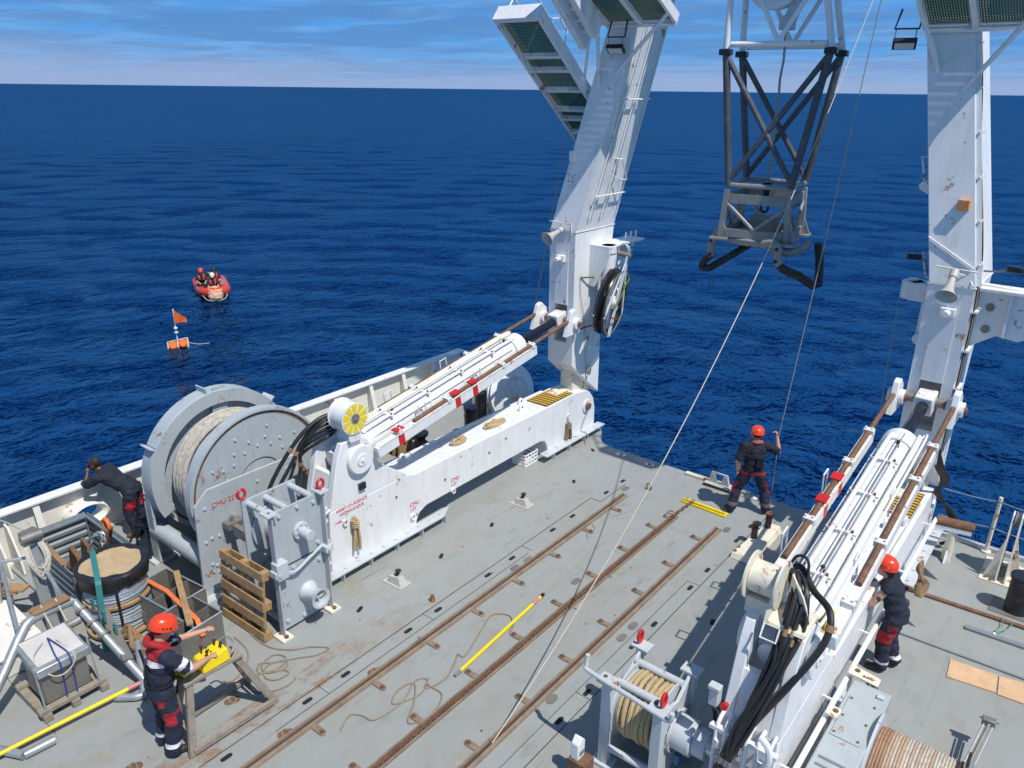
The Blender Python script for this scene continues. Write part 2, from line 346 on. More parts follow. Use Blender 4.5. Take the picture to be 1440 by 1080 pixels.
    def ball(s, c, r, seg=12, rings=8, mat=None):
        c = Vector(c); r = (r, r, r) if isinstance(r, (int, float)) else r; R = mat or Matrix.Identity(3)
        vs_ = []; fs = []
        for i in range(rings+1):
            ph = math.pi*i/rings
            for k in range(seg):
                t = 2*math.pi*k/seg; vs_.append(c+R@Vector((r[0]*math.sin(ph)*math.cos(t), r[1]*math.sin(ph)*math.sin(t), r[2]*math.cos(ph))))
        for i in range(rings):
            for k in range(seg): fs.append((i*seg+k, (i+1)*seg+k, (i+1)*seg+(k+1) % seg, i*seg+(k+1) % seg))
        return s.add(vs_, fs)
    def mesh(s, name):
        me = bpy.data.meshes.new(name); me.from_pydata(s.v, [], s.f)
        bm = bmesh.new(); bm.from_mesh(me); bmesh.ops.remove_doubles(bm, verts=bm.verts, dist=1e-5)
        bmesh.ops.recalc_face_normals(bm, faces=bm.faces); bm.to_mesh(me); bm.free(); return me
    def build(s, name, m, parent=None, bevel=0.0, smooth=35, seg=2):
        me = s.mesh(name); me.materials.append(m)
        if smooth:
            me.polygons.foreach_set('use_smooth', [True]*len(me.polygons)); me.set_sharp_from_angle(angle=D(smooth))
        o = bpy.data.objects.new(name, me); COL.objects.link(o)
        if bevel:
            b = o.modifiers.new('bevel', 'BEVEL'); b.width = bevel; b.segments = seg; b.limit_method = 'ANGLE'; b.angle_limit = D(40)
        if parent: attach(o, parent)
        return o
def world_loc(o):
    p = Vector(o.location); q = o.parent
    return p if q is None else p     # every part is authored in world space with an identity transform
def attach(o, parent):
    o.parent = parent
    root = parent
    loc = Vector((0, 0, 0))
    if parent.type == 'EMPTY': loc = Vector(parent.location)
    o.matrix_parent_inverse = Matrix.Translation(-loc)
def tag(o, label=None, cat=None, group=None, kind=None):
    for k, v in (('label', label), ('category', cat), ('group', group), ('kind', kind)):
        if v: o[k] = v
    return o
def thing(name, loc, label, cat, group=None):
    e = bpy.data.objects.new(name, None); COL.objects.link(e); e.location = loc; e.empty_display_size = 0.2
    return tag(e, label, cat, group)
def copy_tree(o, parent=None):
    c = o.copy(); COL.objects.link(c)
    if parent: c.parent = parent
    for ch in list(o.children): copy_tree(ch, c)
    return c
def text_mesh(txt, size, origin, xdir, ydir, name, m, parent, off=0.004):
    cu = bpy.data.curves.new(name, 'FONT'); cu.body = txt; cu.size = size; cu.extrude = 0.0008
    ob = bpy.data.objects.new(name, cu); COL.objects.link(ob)
    me = bpy.data.meshes.new_from_object(ob.evaluated_get(bpy.context.evaluated_depsgraph_get()))
    bpy.data.objects.remove(ob)
    x = Vector(xdir).normalized(); y = Vector(ydir).normalized(); z = x.cross(y); o = Vector(origin)+z*off
    me.transform(Matrix(((x.x, y.x, z.x, o.x), (x.y, y.y, z.y, o.y), (x.z, y.z, z.z, o.z), (0, 0, 0, 1))))
    me.materials.clear(); me.materials.append(m)
    r = bpy.data.objects.new(name, me); COL.objects.link(r); attach(r, parent); return r
def spline(pts, n=8, closed=False):
    P = [Vector(p) for p in pts]; m = len(P); o = []
    rng_ = range(m if closed else m-1)
    for i in rng_:
        if closed: a, b, c, d = P[i-1], P[i], P[(i+1) % m], P[(i+2) % m]
        else: a, b, c, d = P[max(i-1, 0)], P[i], P[i+1], P[min(i+2, m-1)]
        for k in range(n):
            t = k/n; o.append(0.5*((2*b)+(-a+c)*t+(2*a-5*b+4*c-d)*t*t+(-a+3*b-3*c+d)*t**3))
    if not closed: o.append(P[-1])
    return o
def sag(a, b, s, n=14):
    a = Vector(a); b = Vector(b); return [a.lerp(b, i/n)-Vector((0, 0, s*4*(i/n)*(1-i/n))) for i in range(n+1)]
def single(name, mb, m, label, cat, group=None, **k):
    return tag(mb.build(name, m, None, **k), label, cat, group)
def struct(name, mb, m, **k):
    return tag(mb.build(name, m, None, **k), kind='structure')

# ================================================================== the setting
def build_sea():
    ZS = -2.8; GR = 1.0145; NA = 860
    n = int(math.log(60000/4.0)/math.log(GR)); rs = 4.0*GR**np.arange(n)
    rg = random.Random(3); R_ = rs[:, None]; T = 2*np.pi*(np.arange(NA)[None, :]+0.5*(np.arange(n)[:, None] % 2))/NA
    x = R_*np.cos(T); y = R_*np.sin(T); z = np.full_like(x, ZS); dr = R_*(GR-1)
    for i in range(26):
        lam = 1.5*(1.1**i); a = D(128)+rg.gauss(0, 0.8); k = 2*math.pi/lam; A = 0.0055*lam**0.2; ph = rg.random()*6.28
        env = np.clip((lam/dr-3.0)/3.0, 0, 1)
        arg = k*(math.cos(a)*x+math.sin(a)*y)+ph+1.6*np.sin(x*0.13+y*0.09*(1+i % 3)+i)+1.2*np.sin(0.21*y-0.17*x*(1+i % 2)+2*i)
        z += A*env*np.sin(arg)
    vs_ = np.stack([x, y, z], -1).reshape(-1, 3)
    i0 = np.arange(n-1)[:, None]*NA; j = np.arange(NA)[None, :]; j1 = (j+1) % NA
    fs = np.stack([i0+j, i0+j1, i0+NA+j1, i0+NA+j], -1).reshape(-1, 4)
    me = bpy.data.meshes.new('sea'); me.vertices.add(len(vs_)); me.vertices.foreach_set('co', vs_.astype(np.float32).ravel())
    me.loops.add(fs.size); me.loops.foreach_set('vertex_index', fs.astype(np.int32).ravel())
    me.polygons.add(len(fs)); me.polygons.foreach_set('loop_start', np.arange(0, fs.size, 4, dtype=np.int32))
    me.update(calc_edges=True); me.materials.append(SEA)
    me.polygons.foreach_set('use_smooth', np.ones(len(fs), dtype=bool))
    o = bpy.data.objects.new('sea', me); COL.objects.link(o); tag(o, kind='structure')
build_sea()

# deck plan: the stern is notched between the two skids of the A-frame
DECK_OUT = [(-12.95, -4.0), (1.65, -4.0), (1.65, 14.06), (-2.75, 14.06), (-3.05, 13.75), (-3.30, 13.46), (-3.65, 13.34),
            (-7.80, 13.34), (-8.10, 13.42), (-8.30, 13.62), (-8.42, 13.90), (-8.55, 14.06), (-12.95, 14.06)]
deck = struct('deck', MB().prism(DECK_OUT, 'z', -0.12, 0.0), DECK, smooth=0)
hull_out = [(x*0.998-0.01, y-0.03) for x, y in DECK_OUT]
struct('hull', MB().prism(hull_out, 'z', -4.5, -0.125), WHITE, smooth=0)

def strip(x0, x1, y0, y1, z=0.0035): return MB().bb(x0, x1, y0, y1, 0.0002, z)
# hatch seams and coaming strips
for nm, (x0, x1, y0, y1) in enumerate([(-6.925, -6.915, 2.0, 11.15), (-4.045, -4.035, 3.0, 12.65), (-6.70, -6.693, 3.9, 8.9), (-6.925, -6.69, 11.15, 11.16), (-6.70, -6.69, 11.15, 12.05),
                                       (-6.925, -6.70, 4.70, 4.706), (-6.925, -6.70, 6.62, 6.626), (-6.925, -6.70, 9.0, 9.006), (-4.26, -4.254, 3.0, 9.9), (-4.26, -4.04, 6.75, 6.757), (-4.26, -4.04, 9.9, 9.906),
                                       (-5.9, -2.5, 3.2, 3.208), (-10.6, -8.7, 2.2, 2.206)]):
    strip(x0, x1, y0, y1).build('deck_seam', DARK, deck, smooth=0)
for x, y0, y1 in ((-11.4, -2, 13.9), (-0.62, 9.0, 14.0), (0.6, 9.0, 14.0), (-8.05, 2.5, 12.9)):
    strip(x-0.012, x+0.012, y0, y1, 0.003).build('weld_bead', DECK, deck, smooth=0)
def capsule(cx, cy, ln, wd, rot, z0, z1, n=6):
    pts = []
    for s_ in (1, -1):
        for i in range(n+1):
            a = -math.pi/2+math.pi*i/n
            pts.append((s_*(ln/2-wd/2)+s_*math.cos(a)*wd/2, s_*math.sin(a)*wd/2))
    c, s_ = math.cos(rot), math.sin(rot)
    return MB().prism([(cx+c*x-s_*y, cy+s_*x+c*y) for x, y in pts], 'z', z0, z1)
slot = capsule(0, 0, 0.15, 0.062, math.pi/2, 0.0002, 0.0045).mesh('slot'); slot.materials.append(DARK)  # flat dark capsule: the shade inside an open slot is put into its colour
rim = MB()
cov = capsule(0, 0, 0.19, 0.105, math.pi/2, 0.0002, 0.012).mesh('cover'); cov.materials.append(STEELD)
def put(me, name, x, y, rz, parent):
    o = bpy.data.objects.new(name, me); COL.objects.link(o); o.location = (x, y, 0); o.rotation_euler = (0, 0, rz); o.parent = parent; return o
for x in (-6.81, -4.14):
    y = 3.3; k = 0
    while y < 12.2:
        put(slot, 'lashing_slot', x, y, 0, deck); y += 0.62 if k % 2 else 1.15; k += 1
for x, y, a in ((-7.75, 9.2, .5), (-7.76, 7.9, .5), (-7.55, 11.5, .6), (-8.05, 12.95, .9), (-7.72, 6.1, .4), (-3.5, 9.2, .2), (-3.4, 7.6, .2), (-6.3, 2.6, .3)):
    put(slot, 'lashing_slot', x, y, a, deck)
for x, y in ((-6.60, 8.42), (-6.58, 8.75), (-4.35, 8.05), (-4.36, 8.38), (-5.62, 8.75), (-4.42, 11.75), (-6.60, 11.9), (-4.42, 6.45)):
    put(cov, 'socket_cover', x, y, 0, deck)
for x, y in ((-7.45, 13.14), (-6.75, 13.12), (-4.55, 13.16)):
    o = capsule(x, y, 0.22, 0.11, 0.2, 0.0002, 0.014).build('socket_rim', WHITE_R, deck); capsule(x, y, 0.08, 0.07, 0.2, 0.015, 0.02).build('socket_hole', RUST, o)
for i in range(26):
    x = random.uniform(-8.3, -3.0); y = random.uniform(5, 13)
    MB().cyl((x, y, 0.0003), (x, y, 0.005), random.uniform(0.010, 0.02), seg=7).build('deck_stud', RUST, deck)
# lifting rings welded into recesses
def ring_pad(x, y, rz):
    o = capsule(x, y, 0.2, 0.12, rz, 0.0003, 0.006).build('ring_recess', RUST, deck)
    MB().tube([(x+math.cos(a)*0.06, y+math.sin(a)*0.035, 0.012+0.01*math.sin(a)) for a in [i*math.pi/6 for i in range(12)]], 0.012, 6, True).build('ring', RAILM, o)
for x, y in ((-6.58, 3.95), (-6.55, 5.35), (-8.55, 3.25), (-8.35, 4.1), (-7.55, 3.85), (-7.5, 2.55)): ring_pad(x, y, 1.2)
rk = MB()

# ------------------------------------------------------------------ deck rails
def deck_rail(x, y0, y1, side, label, chain=False):
    t = thing('deck_rail', (x, y0, 0), label, 'rail', 'skidding rails along the deck')
    prof = [(-0.062, 0.0), (0.068, 0.0), (0.058, 0.035), (0.020, 0.040), (0.018, 0.026), (-0.024, 0.026), (-0.026, 0.052), (-0.058, 0.052)]
    if chain: prof = [(-0.065, 0.0), (0.065, 0.0), (0.065, 0.042), (0.046, 0.042), (0.044, 0.012), (-0.044, 0.012), (-0.046, 0.042), (-0.065, 0.042)]
    MB().prism([(x+a, b+0.002) for a, b in prof], 'y', y0, y1).build('rail', RAILM, t, smooth=0)
    MB().bb(x-0.022 if not chain else x-0.042, x+0.016 if not chain else x+0.042, y0+0.01, y1-0.01, 0.0285 if not chain else 0.0145, 0.031 if not chain else 0.016).build('groove', RAILD, t)
    y = y1-0.55
    while y > y0+0.2:
        g_ = y+random.uniform(-.03, .03); w_ = 0.24
        c0 = x+side*0.16
        lug = capsule(c0, g_, w_, 0.085, 0.0, 0.003, 0.022).build('lug', RAILM, t, bevel=0.004)
        MB().cyl((x+side*0.225, g_, 0.02), (x+side*0.225, g_, 0.05), 0.024, seg=6).cyl((x+side*0.225, g_, 0.02), (x+side*0.225, g_, 0.029), 0.036, seg=12).build('bolt', RUST, lug)
        y -= 0.98
    if chain:
        link = MB(); yy = y0+0.05; k = 0
        while yy < y1+0.06:
            pts = []
            for i in range(10):
                a = 2*math.pi*i/10; u_ = math.cos(a)*0.030; q = math.sin(a)*0.019
                pts.append((x+(q if k % 2 == 0 else q*0.25), yy+u_, 0.030+(0.004 if k % 2 == 0 else q*0.9)))
            link.tube(pts, 0.0075, 5, True); yy += 0.044; k += 1
        tag(link.build('chain', RUST, t), kind='stuff')
    return t
deck_rail(-6.465, 1.6, 11.66, 1, 'worn brown deck rail nearest the white skid with a crate under it', False)
deck_rail(-5.345, 1.6, 11.56, -1, 'middle brown channel rail with a rusty chain lying in it', True)
deck_rail(-4.545, 1.6, 11.66, -1, 'worn brown steel rail closest to the small rope winch', False)
# shackle and chain end joining the yellow chock bar
t = thing('chock_bar', (-5.07, 12.19, 0), 'bright yellow steel bar bolted across the deck near the stern', 'chock')
MB().box((-5.07, 12.20, 0.02), (0.88, 0.15, 0.035), -0.02).build('plate', YELLOW, t, bevel=0.006)
MB().box((-5.07, 12.165, 0.062), (0.86, 0.035, 0.045), -0.02).build('rib', YELLOW, t, bevel=0.006)
for x in (-5.45, -4.69): MB().cyl((x, 12.225, 0.035), (x, 12.225, 0.065), 0.032, seg=8).build('bolt', RUST, t)
c = MB(); a = Vector((-5.36, 11.62, 0.045)); b = Vector((-5.30, 12.16, 0.085))
for k in range(8):
    p = a.lerp(b, k/7); d = (b-a).normalized(); sdv = Vector((1, 0, 0)) if k % 2 else Vector((0.2, 0, 1)).normalized()
    c.tube([p+d*math.cos(q)*0.05+sdv*math.sin(q)*0.026 for q in [i*math.pi/5 for i in range(10)]], 0.011, 6, True)
single('tensioning_chain', c, RUST, 'short rusty chain hooking the middle rail to the yellow bar', 'chain')
single('chain_tensioner', MB().tube(spline([(-5.40, 11.45, 0.05), (-5.47, 11.42, 0.06), (-5.48, 11.58, 0.07), (-5.40, 11.60, 0.07), (-5.36, 11.5, 0.06)], 5), 0.016, 6), RAILM,
       'small rusty hook clip at the aft end of the chained rail', 'hook')

# ================================================================== A-frame skids
XC = -5.40
SI, SO = 3.20, 3.82      # inboard and outboard faces of a skid, from the centre line
PROF = [(6.30, 0.02), (8.16, 0.02), (8.18, 0.24), (8.26, 0.36), (8.42, 0.43), (11.75, 0.46), (11.93, 0.41), (12.02, 0.27), (12.03, 0.02), (13.84, 0.02),
        (13.82, 0.60), (13.74, 0.86), (13.60, 1.02), (13.42, 1.12), (13.0, 1.18), (12.3, 1.17), (8.16, 1.15), (8.02, 1.20), (6.36, 1.20)]
CHEEK = [(6.36, 1.195), (8.02, 1.195), (7.60, 1.50), (7.40, 1.62), (7.30, 1.95), (7.18, 2.16), (7.02, 2.27), (6.85, 2.30), (6.68, 2.24), (6.58, 2.05), (6.50, 1.75)]
def skid(s, label):
    X = lambda off: XC+s*off
    t = thing('a_frame_skid', (X(3.51), 7.0, 0), label, 'skid', 'skids carrying the A-frame')
    xs = sorted((X(SI), X(SO)))
    MB().prism(PROF, 'x', *xs).build('skid_body', WHITE, t, bevel=0.018)
    for o0, o1 in ((SI, SI+.12), (SO-.12, SO)):
        MB().prism(CHEEK, 'x', *sorted((X(o0), X(o1)))).build('cheek_plate', WHITE, t, bevel=0.012)
    # front stiffener between the cheeks, and lip along the outboard top edge
    MB().prism([(6.36, 1.2), (6.46, 1.2), (6.60, 1.75), (6.52, 1.75)], 'x', *sorted((X(SI+.12), X(SO-.12)))).build('front_plate', WHITE, t)
    MB().bb(*sorted((X(SO-.06), X(SO+.02))), 8.05, 12.6, 1.152, 1.20).build('top_lip', WHITE, t, bevel=0.01)
    for off in ((SI-0.085, SI), (SO, SO+.085)):
        xx = sorted((X(off[0]), X(off[1])))
        c_ = (xx[0] if (s < 0) == (off[0] > 3.5) else xx[1], 6.98, 1.90)
        MB().cyl((xx[0], 6.98, 1.90), (xx[1], 6.98, 1.90), 0.245, seg=36).build('pivot_boss', WHITE, t, bevel=0.02)
        e = X(SI-.085) if off[0] < 3.5 else X(SO+.085); sg = 1 if e > sum(xx)/2 else -1
        MB().cyl((e, 6.98, 1.90), (e+sg*0.016, 6.98, 1.90), 0.10, seg=24).cyl((e+sg*0.014, 6.98, 1.90), (e+sg*0.035, 6.98, 1.90), 0.03, seg=8).build('pin_cover', WHITE, t, bevel=0.004)
    # bolted flange strips along both feet
    for off, sgn in ((SI, -1), (SO, 1)):
        for y0, y1 in ((6.1, 9.0), (11.75, 13.98)):
            a, b = sorted((X(off+sgn*0.001), X(off+sgn*0.20)))
            f = MB().prism([(a, y0), (b, y0), (b, y1-0.35) if y1 < 10 else (b, y1), (a, y1)], 'z', 0.155, 0.185).build('foot_flange', GREY2, t, bevel=0.004)
            y = y0+0.12
            while y < y1-0.15:
                MB().cyl(((a+b)/2, y, 0.185), ((a+b)/2, y, 0.203), 0.03, seg=8).build('flange_bolt', GREY2, f)
                y += 0.27 if y1 < 10 else 0.36
            y = y0+0.3
            while y < y1-0.2:
                MB().bb(a+0.01, b-0.015, y-0.008, y+0.008, 0.004, 0.154).build('gusset', GREY2, f); y += 0.58
    # striped foot pad round the leg
    z = 1.175
    MB().prism([(X(SI+.02), 11.98), (X(SO-.08), 11.98), (X(SO-.08), 12.95), (X(SI+.02), 12.95)], 'z', z, z+0.012).build('tread_pad', HAZD, t)
    a_, b_ = SI+.03, SO-.09
    for k in range(9):
        y = 12.01+k*0.105
        o = MB().hexa([(X(a_), y, z+.013), (X(b_), y-0.02, z+.013), (X(b_), y+0.032, z+.013), (X(a_), y+0.052, z+.013),
                       (X(a_), y, z+.022), (X(b_), y-0.02, z+.022), (X(b_), y+0.032, z+.022), (X(a_), y+0.052, z+.022)]).build('tread_bar', AMBER, t)
    MB().bb(*sorted((X(3.38), X(3.64))), 12.55, 13.0, z+.024, z+.04).build('tread_cover', CREAM, t)
    # top lifting eyes
    for off, y in ((3.70, 8.35), (3.72, 11.75), (3.5, 11.5)):
        e = MB().prism([(y-0.09, 1.15), (y+0.09, 1.15), (y+0.06, 1.28), (y, 1.32), (y-0.06, 1.28)], 'x', X(off)-0.02, X(off)+0.02).build('lifting_eye', WHITE, t, bevel=0.008)
        MB().cyl((X(off)-0.022, y, 1.25), (X(off)+0.022, y, 1.25), 0.022, seg=10).build('eye_hole', DARK, e)
    # aft pin
    e = X(SI); q = -s
    MB().cyl((e, 13.46, 0.74), (e+q*0.03, 13.46, 0.74), 0.15, seg=24).build('leg_pin_plate', WHITE, t, bevel=0.008)
    MB().cyl((e+q*0.03, 13.46, 0.74), (e+q*0.09, 13.46, 0.74), 0.085, seg=10).build('leg_pin', RUST, t, bevel=0.01)
    e = X(SO); q = s
    MB().cyl((e, 13.46, 0.74), (e+q*0.03, 13.46, 0.74), 0.15, seg=24).build('leg_pin_plate', WHITE, t, bevel=0.008)
    return t
skL = skid(-1, 'long white steel skid beam with arched cut-out and a white crate under it')
skR = skid(1, 'white steel skid beam the sleeveless worker leans on')
# markings and lashing eyes on the inboard face of the port skid
fx = XC-SI
for y, z, n in ((9.05, 0.62, 'CMU'), (9.05, 0.53, '1,5T'), (8.02, 0.56, 'CMU'), (8.02, 0.47, '1,5T')):
    text_mesh(n, 0.105 if n == 'CMU' else 0.085, (fx+0.001, y, z), (0, 1, 0), (0, 0, 1), 'marking', REDM, skL)
text_mesh('ARRET D\'URGENCE', 0.072, (fx+0.001, 6.47, 1.14), (0, 1, 0.02), (0, 0, 1), 'marking', REDM, skL)
text_mesh('HYDRAULIQUE', 0.072, (fx+0.001, 6.53, 1.055), (0, 1, 0.02), (0, 0, 1), 'marking', REDM, skL)
MB().prism([(6.42, 0.965), (6.56, 0.985), (6.56, 0.955)], 'x', fx, fx+0.004).build('marking_arrow', REDM, skL, smooth=0)
for y, z in ((9.10, 0.44), (8.07, 0.36), (6.62, 0.92), (12.75, 0.72)):
    p = MB().bb(fx, fx+0.012, y-0.055, y+0.055, z-0.02, z+0.05).build('eye_plate', WHITE, skL, bevel=0.004)
    MB().tube([(fx+0.03, y+math.sin(a)*0.038, z-0.02-math.cos(a)*0.05+0.02) for a in [i*math.pi/6 for i in range(12)]], 0.011, 6, True).build('eye_ring', WHITE, p)
MB().bb(fx, fx+0.05, 6.93, 7.06, 1.36, 1.47).build('switch_box', BLACK, skL, bevel=0.006)
for y, z in ((10.12, 0.83), (10.62, 0.95), (7.72, 0.9), (8.9, 0.75)): MB().cyl((fx, y, z), (fx+0.02, y, z), 0.018, seg=8).build('bolt_head', RUST, skL)
# bright draught rail along the outboard side of the starboard skid
ox = XC+SO
rp = MB().tube([(ox+0.13, 13.2, 0.70), (ox+0.13, 6.0, 0.70)], 0.032, 10).build('hand_rail', WHITE, skR)
for y in (12.9, 11.2, 9.4, 7.9, 6.6): MB().bb(ox-0.01, ox+0.13, y-0.012, y+0.012, 0.685, 0.715).build('rail_bracket', WHITE, rp)
for y in (11.9, 11.0, 12.5): MB().prism([(ox+0.20, 0.0), (ox+0.44, 0.0), (ox+0.20, 0.15)], 'y', y, y+0.02).build('deck_gusset', GREYD, skR, smooth=0)

# ================================================================== hydraulic rams
def ram(s, label):
    X = lambda off: XC+s*off
    A = Vector((X(3.51), 6.98, 1.90)); B = Vector((X(3.50), 12.72, 2.86)); d = (B-A).normalized(); sdv = Vector((1, 0, 0)); u = sdv.cross(d)
    P = lambda y, side=0.0, h=0.0: A+d*((y-6.98)/d.y)+sdv*side+u*h
    t = thing('hydraulic_ram', A, label, 'hydraulic ram', 'rams swinging the A-frame')
    MB().cyl(P(6.72), P(7.30), 0.16, seg=24).cyl(A-sdv*0.185, A+sdv*0.185, 0.19, seg=28).build('ram_eye', WHITE, t, bevel=0.01)
    MB().cyl(P(7.24), P(11.30), 0.205, seg=40).build('barrel', WHITE, t, bevel=0.012)
    g = MB().cyl(P(11.05), P(11.34), 0.245, seg=40).build('gland', WHITE, t, bevel=0.012)
    for i in range(12):
        a = 2*math.pi*i/12; q = sdv*math.cos(a)*0.2+u*math.sin(a)*0.2
        MB().cyl(P(11.34)+q, P(11.37)+q, 0.02, seg=6).build('gland_bolt', RUST, g)
    MB().cyl(P(11.30), P(12.50), 0.088, seg=24).build('piston_rod', GREASE, t)
    e = MB().box(P(12.66), (0.27, 0.34, 0.30), mat=Matrix((sdv, d, u)).transposed()).build('rod_eye', WHITE_R, t, bevel=0.02)
    MB().cyl(P(12.72)-sdv*0.45, P(12.72)+sdv*0.45, 0.07, seg=16).build('rod_pin', STEELD, t)
    # pipework strapped along the barrel
    for side, h, r, y0, y1, m in ((-0.10*s, 0.245, 0.030, 7.5, 11.0, WHITE), (0.02*s, 0.25, 0.010, 7.4, 11.15, WHITE), (0.055*s, 0.245, 0.010, 7.4, 11.1, STEEL), (0.11*s, 0.225, 0.028, 7.35, 10.4, WHITE),
                                   (0.24*s, 0.17, 0.040, 7.55, 11.2, CREAM if s < 0 else WHITE), (0.31*s, 0.17, 0.018, 7.4, 11.3, WHITE), (-0.20*s, 0.12, 0.014, 7.6, 10.8, WHITE)):
        pts = spline([P(y0-0.12, side*0.7, h-0.07), P(y0, side, h), P((y0+y1)/2, side, h+0.004), P(y1, side, h), P(y1+0.1, side*0.8, h-0.06)], 5)
        MB().tube(pts, r, 8).build('hydraulic_pipe', m, t)
    for y in (7.9, 8.75, 9.6, 10.45):
        b = MB().lathe([(0.206, -0.03), (0.217, -0.03), (0.217, 0.03), (0.206, 0.03)], P(y), d, 32, True).build('pipe_strap', WHITE, t)
        MB().box(P(y, 0.0, 0.235), (0.36, 0.05, 0.035), mat=Matrix((sdv, d, u)).transposed()).build('clamp_bar', WHITE_R, b, bevel=0.005)
        for q in (-0.13, 0.13): MB().cyl(P(y, q, 0.25), P(y, q, 0.285), 0.016, seg=6).build('clamp_bolt', RUST, b)
    for y, h in ((8.0, 0.27), (10.9, 0.29)): MB().cyl(P(y, 0.05, 0.2), P(y, 0.05, h), 0.02, seg=8).ball(P(y, 0.05, h), 0.026).build('bleed_valve', BLACK, t)
    return t, P, sdv, d, u
ramL, PL, _, dL, uL = ram(-1, 'white hydraulic ram above the skid with the rope hanks')
ramR, PR, _, dR, uR = ram(1, 'white hydraulic ram beside the sleeveless worker')
def guide(s, P, d, u, off, label, y_end=11.85, red=()):
    sdv = Vector((1, 0, 0)); R = Matrix((sdv, d, u)).transposed()
    t = thing('guide_arm', P(6.98, off), label, 'guide arm', 'guide arms alongside the rams')
    MB().beam(P(7.25, off, -0.02), P(11.35, off, -0.02), 0.11, 0.19, u).build('arm', WHITE, t, bevel=0.012)
    MB().beam(P(7.3, off, 0.078), P(11.3, off, 0.078), 0.125, 0.012, u).build('arm_cap', WHITE_R, t)
    MB().tube([P(8.1, off, 0.112), P(12.45, off, 0.112)], 0.036, 12).build('guide_rod', RUST, t)
    for y in (7.75, 8.9, 10.35, 11.25):
        b = MB().box(P(y, off, 0.11), (0.15, 0.09, 0.10), mat=R).build('rod_bearing', WHITE_R, t, bevel=0.012)
        for q in (-0.045, 0.045): MB().cyl(P(y, off+q, 0.16), P(y, off+q, 0.185), 0.016, seg=6).build('bearing_bolt', WHITE, b)
    for y in (8.35, 9.75):
        MB().tube([P(y, off-0.13, -0.12), P(y, off-0.13, 0.22), P(y+0.16, off-0.13, 0.22), P(y+0.16, off-0.13, -0.12)], 0.013, 6).build('hoop', WHITE, t)
    for y in red:
        MB().box(P(y, off, -0.02), (0.118, 0.13, 0.198), mat=R).build('red_band', RED, t)
        MB().box(P(y, off, 0.152), (0.14, 0.17, 0.02), mat=R).build('red_plate', RED, t)
    e = MB().prism([(12.32, 2.62), (12.80, 2.62), (12.86, 2.78), (12.80, 3.02), (12.62, 3.16), (12.50, 3.12)], 'x', P(12, off).x-0.05, P(12, off).x+0.05)
    e.build('rod_lug', WHITE, t, bevel=0.015)
    MB().cyl(P(12.66, off-0.12), P(12.66, off+0.12), 0.12, seg=20).build('lug_boss', WHITE, t, bevel=0.01)
    MB().cyl(P(12.66, off-0.16), P(12.66, off+0.16), 0.055, seg=12).build('lug_pin', RUST, t)
    return t
guide(-1, PL, dL, uL, 0.42, 'white guide arm with red bands and a rust brown rod in front of the bollards', red=(9.10, 9.55, 7.75))
guide(-1, PL, dL, uL, -0.42, 'rusty guide rod arm on the seaward side of the ram above the rope hanks')
guide(1, PR, dR, uR, -0.42, 'white guide arm with two red bands and rusty rod beside the black deck posts', red=(9.35, 9.9))
guide(1, PR, dR, uR, 0.42, 'white guide arm with rusty rod above the sleeveless worker', )

# ================================================================== A-frame
AF = thing('gantry', (XC, 13.46, 0.74), 'tall white steel A-frame gantry standing astride the stern', 'gantry')
def loft(a, b):
    return MB().hexa([a[0], a[1], a[2], a[3], b[0], b[1], b[2], b[3]])
def sec(s, z, off, yf, yb, hw=0.31):
    x = XC+s*off; x0, x1 = sorted((x-hw, x+hw))
    return [(x0, yf, z), (x1, yf, z), (x1, yb, z), (x0, yb, z)]
for s in (-1, 1):
    X = lambda off: XC+s*off
    bm = MB()
    O = 3.50; i0, i1 = O-0.31, O+0.31
    main = [(13.2, 1.52), (13.9, 0.95), (13.88, 2.3), (14.2, 4.68), (13.2, 4.68)]
    front = [(12.80, 1.86), (13.2, 1.52), (13.2, 4.68), (12.75, 4.68)]
    leg = MB().prism(main, 'x', *sorted((X(i0), X(i1)))).build('lower_leg', WHITE, AF, bevel=0.012)
    for a_, b_ in ((i0, O-0.155), (O+0.155, i1)): MB().prism(front, 'x', *sorted((X(a_), X(b_)))).build('front_plate', WHITE, leg)
    MB().bb(*sorted((X(O-0.155), X(O+0.155))), 12.752, 13.2, 3.16, 4.68).build('front_plate', WHITE, leg)
    MB().prism([(12.80, 1.86), (13.2, 1.52), (13.2, 2.34), (12.79, 2.34)], 'x', *sorted((X(O-0.155), X(O+0.155)))).build('front_plate', WHITE, leg)
    MB().bb(*sorted((X(O-0.154), X(O+0.154))), 13.17, 13.199, 2.345, 3.155).build('pocket_back', CREAM, leg)
    MB().prism([(13.05, 0.85), (13.75, 0.85), (13.72, 1.7), (13.12, 1.9)], 'x', *sorted((X(O-0.16), X(O+0.16)))).build('leg_neck', CREAM, leg, bevel=0.01)
    upl = loft(sec(s, 4.68, O, 12.75, 14.2), sec(s, 11.0, 2.1, 13.6, 14.45)).build('upper_leg', WHITE, AF, bevel=0.012)
    MB().bb(X(O)-0.325, X(O)+0.325, 12.742, 14.22, 4.655, 4.675).build('weld_line', WHITE_R, leg)
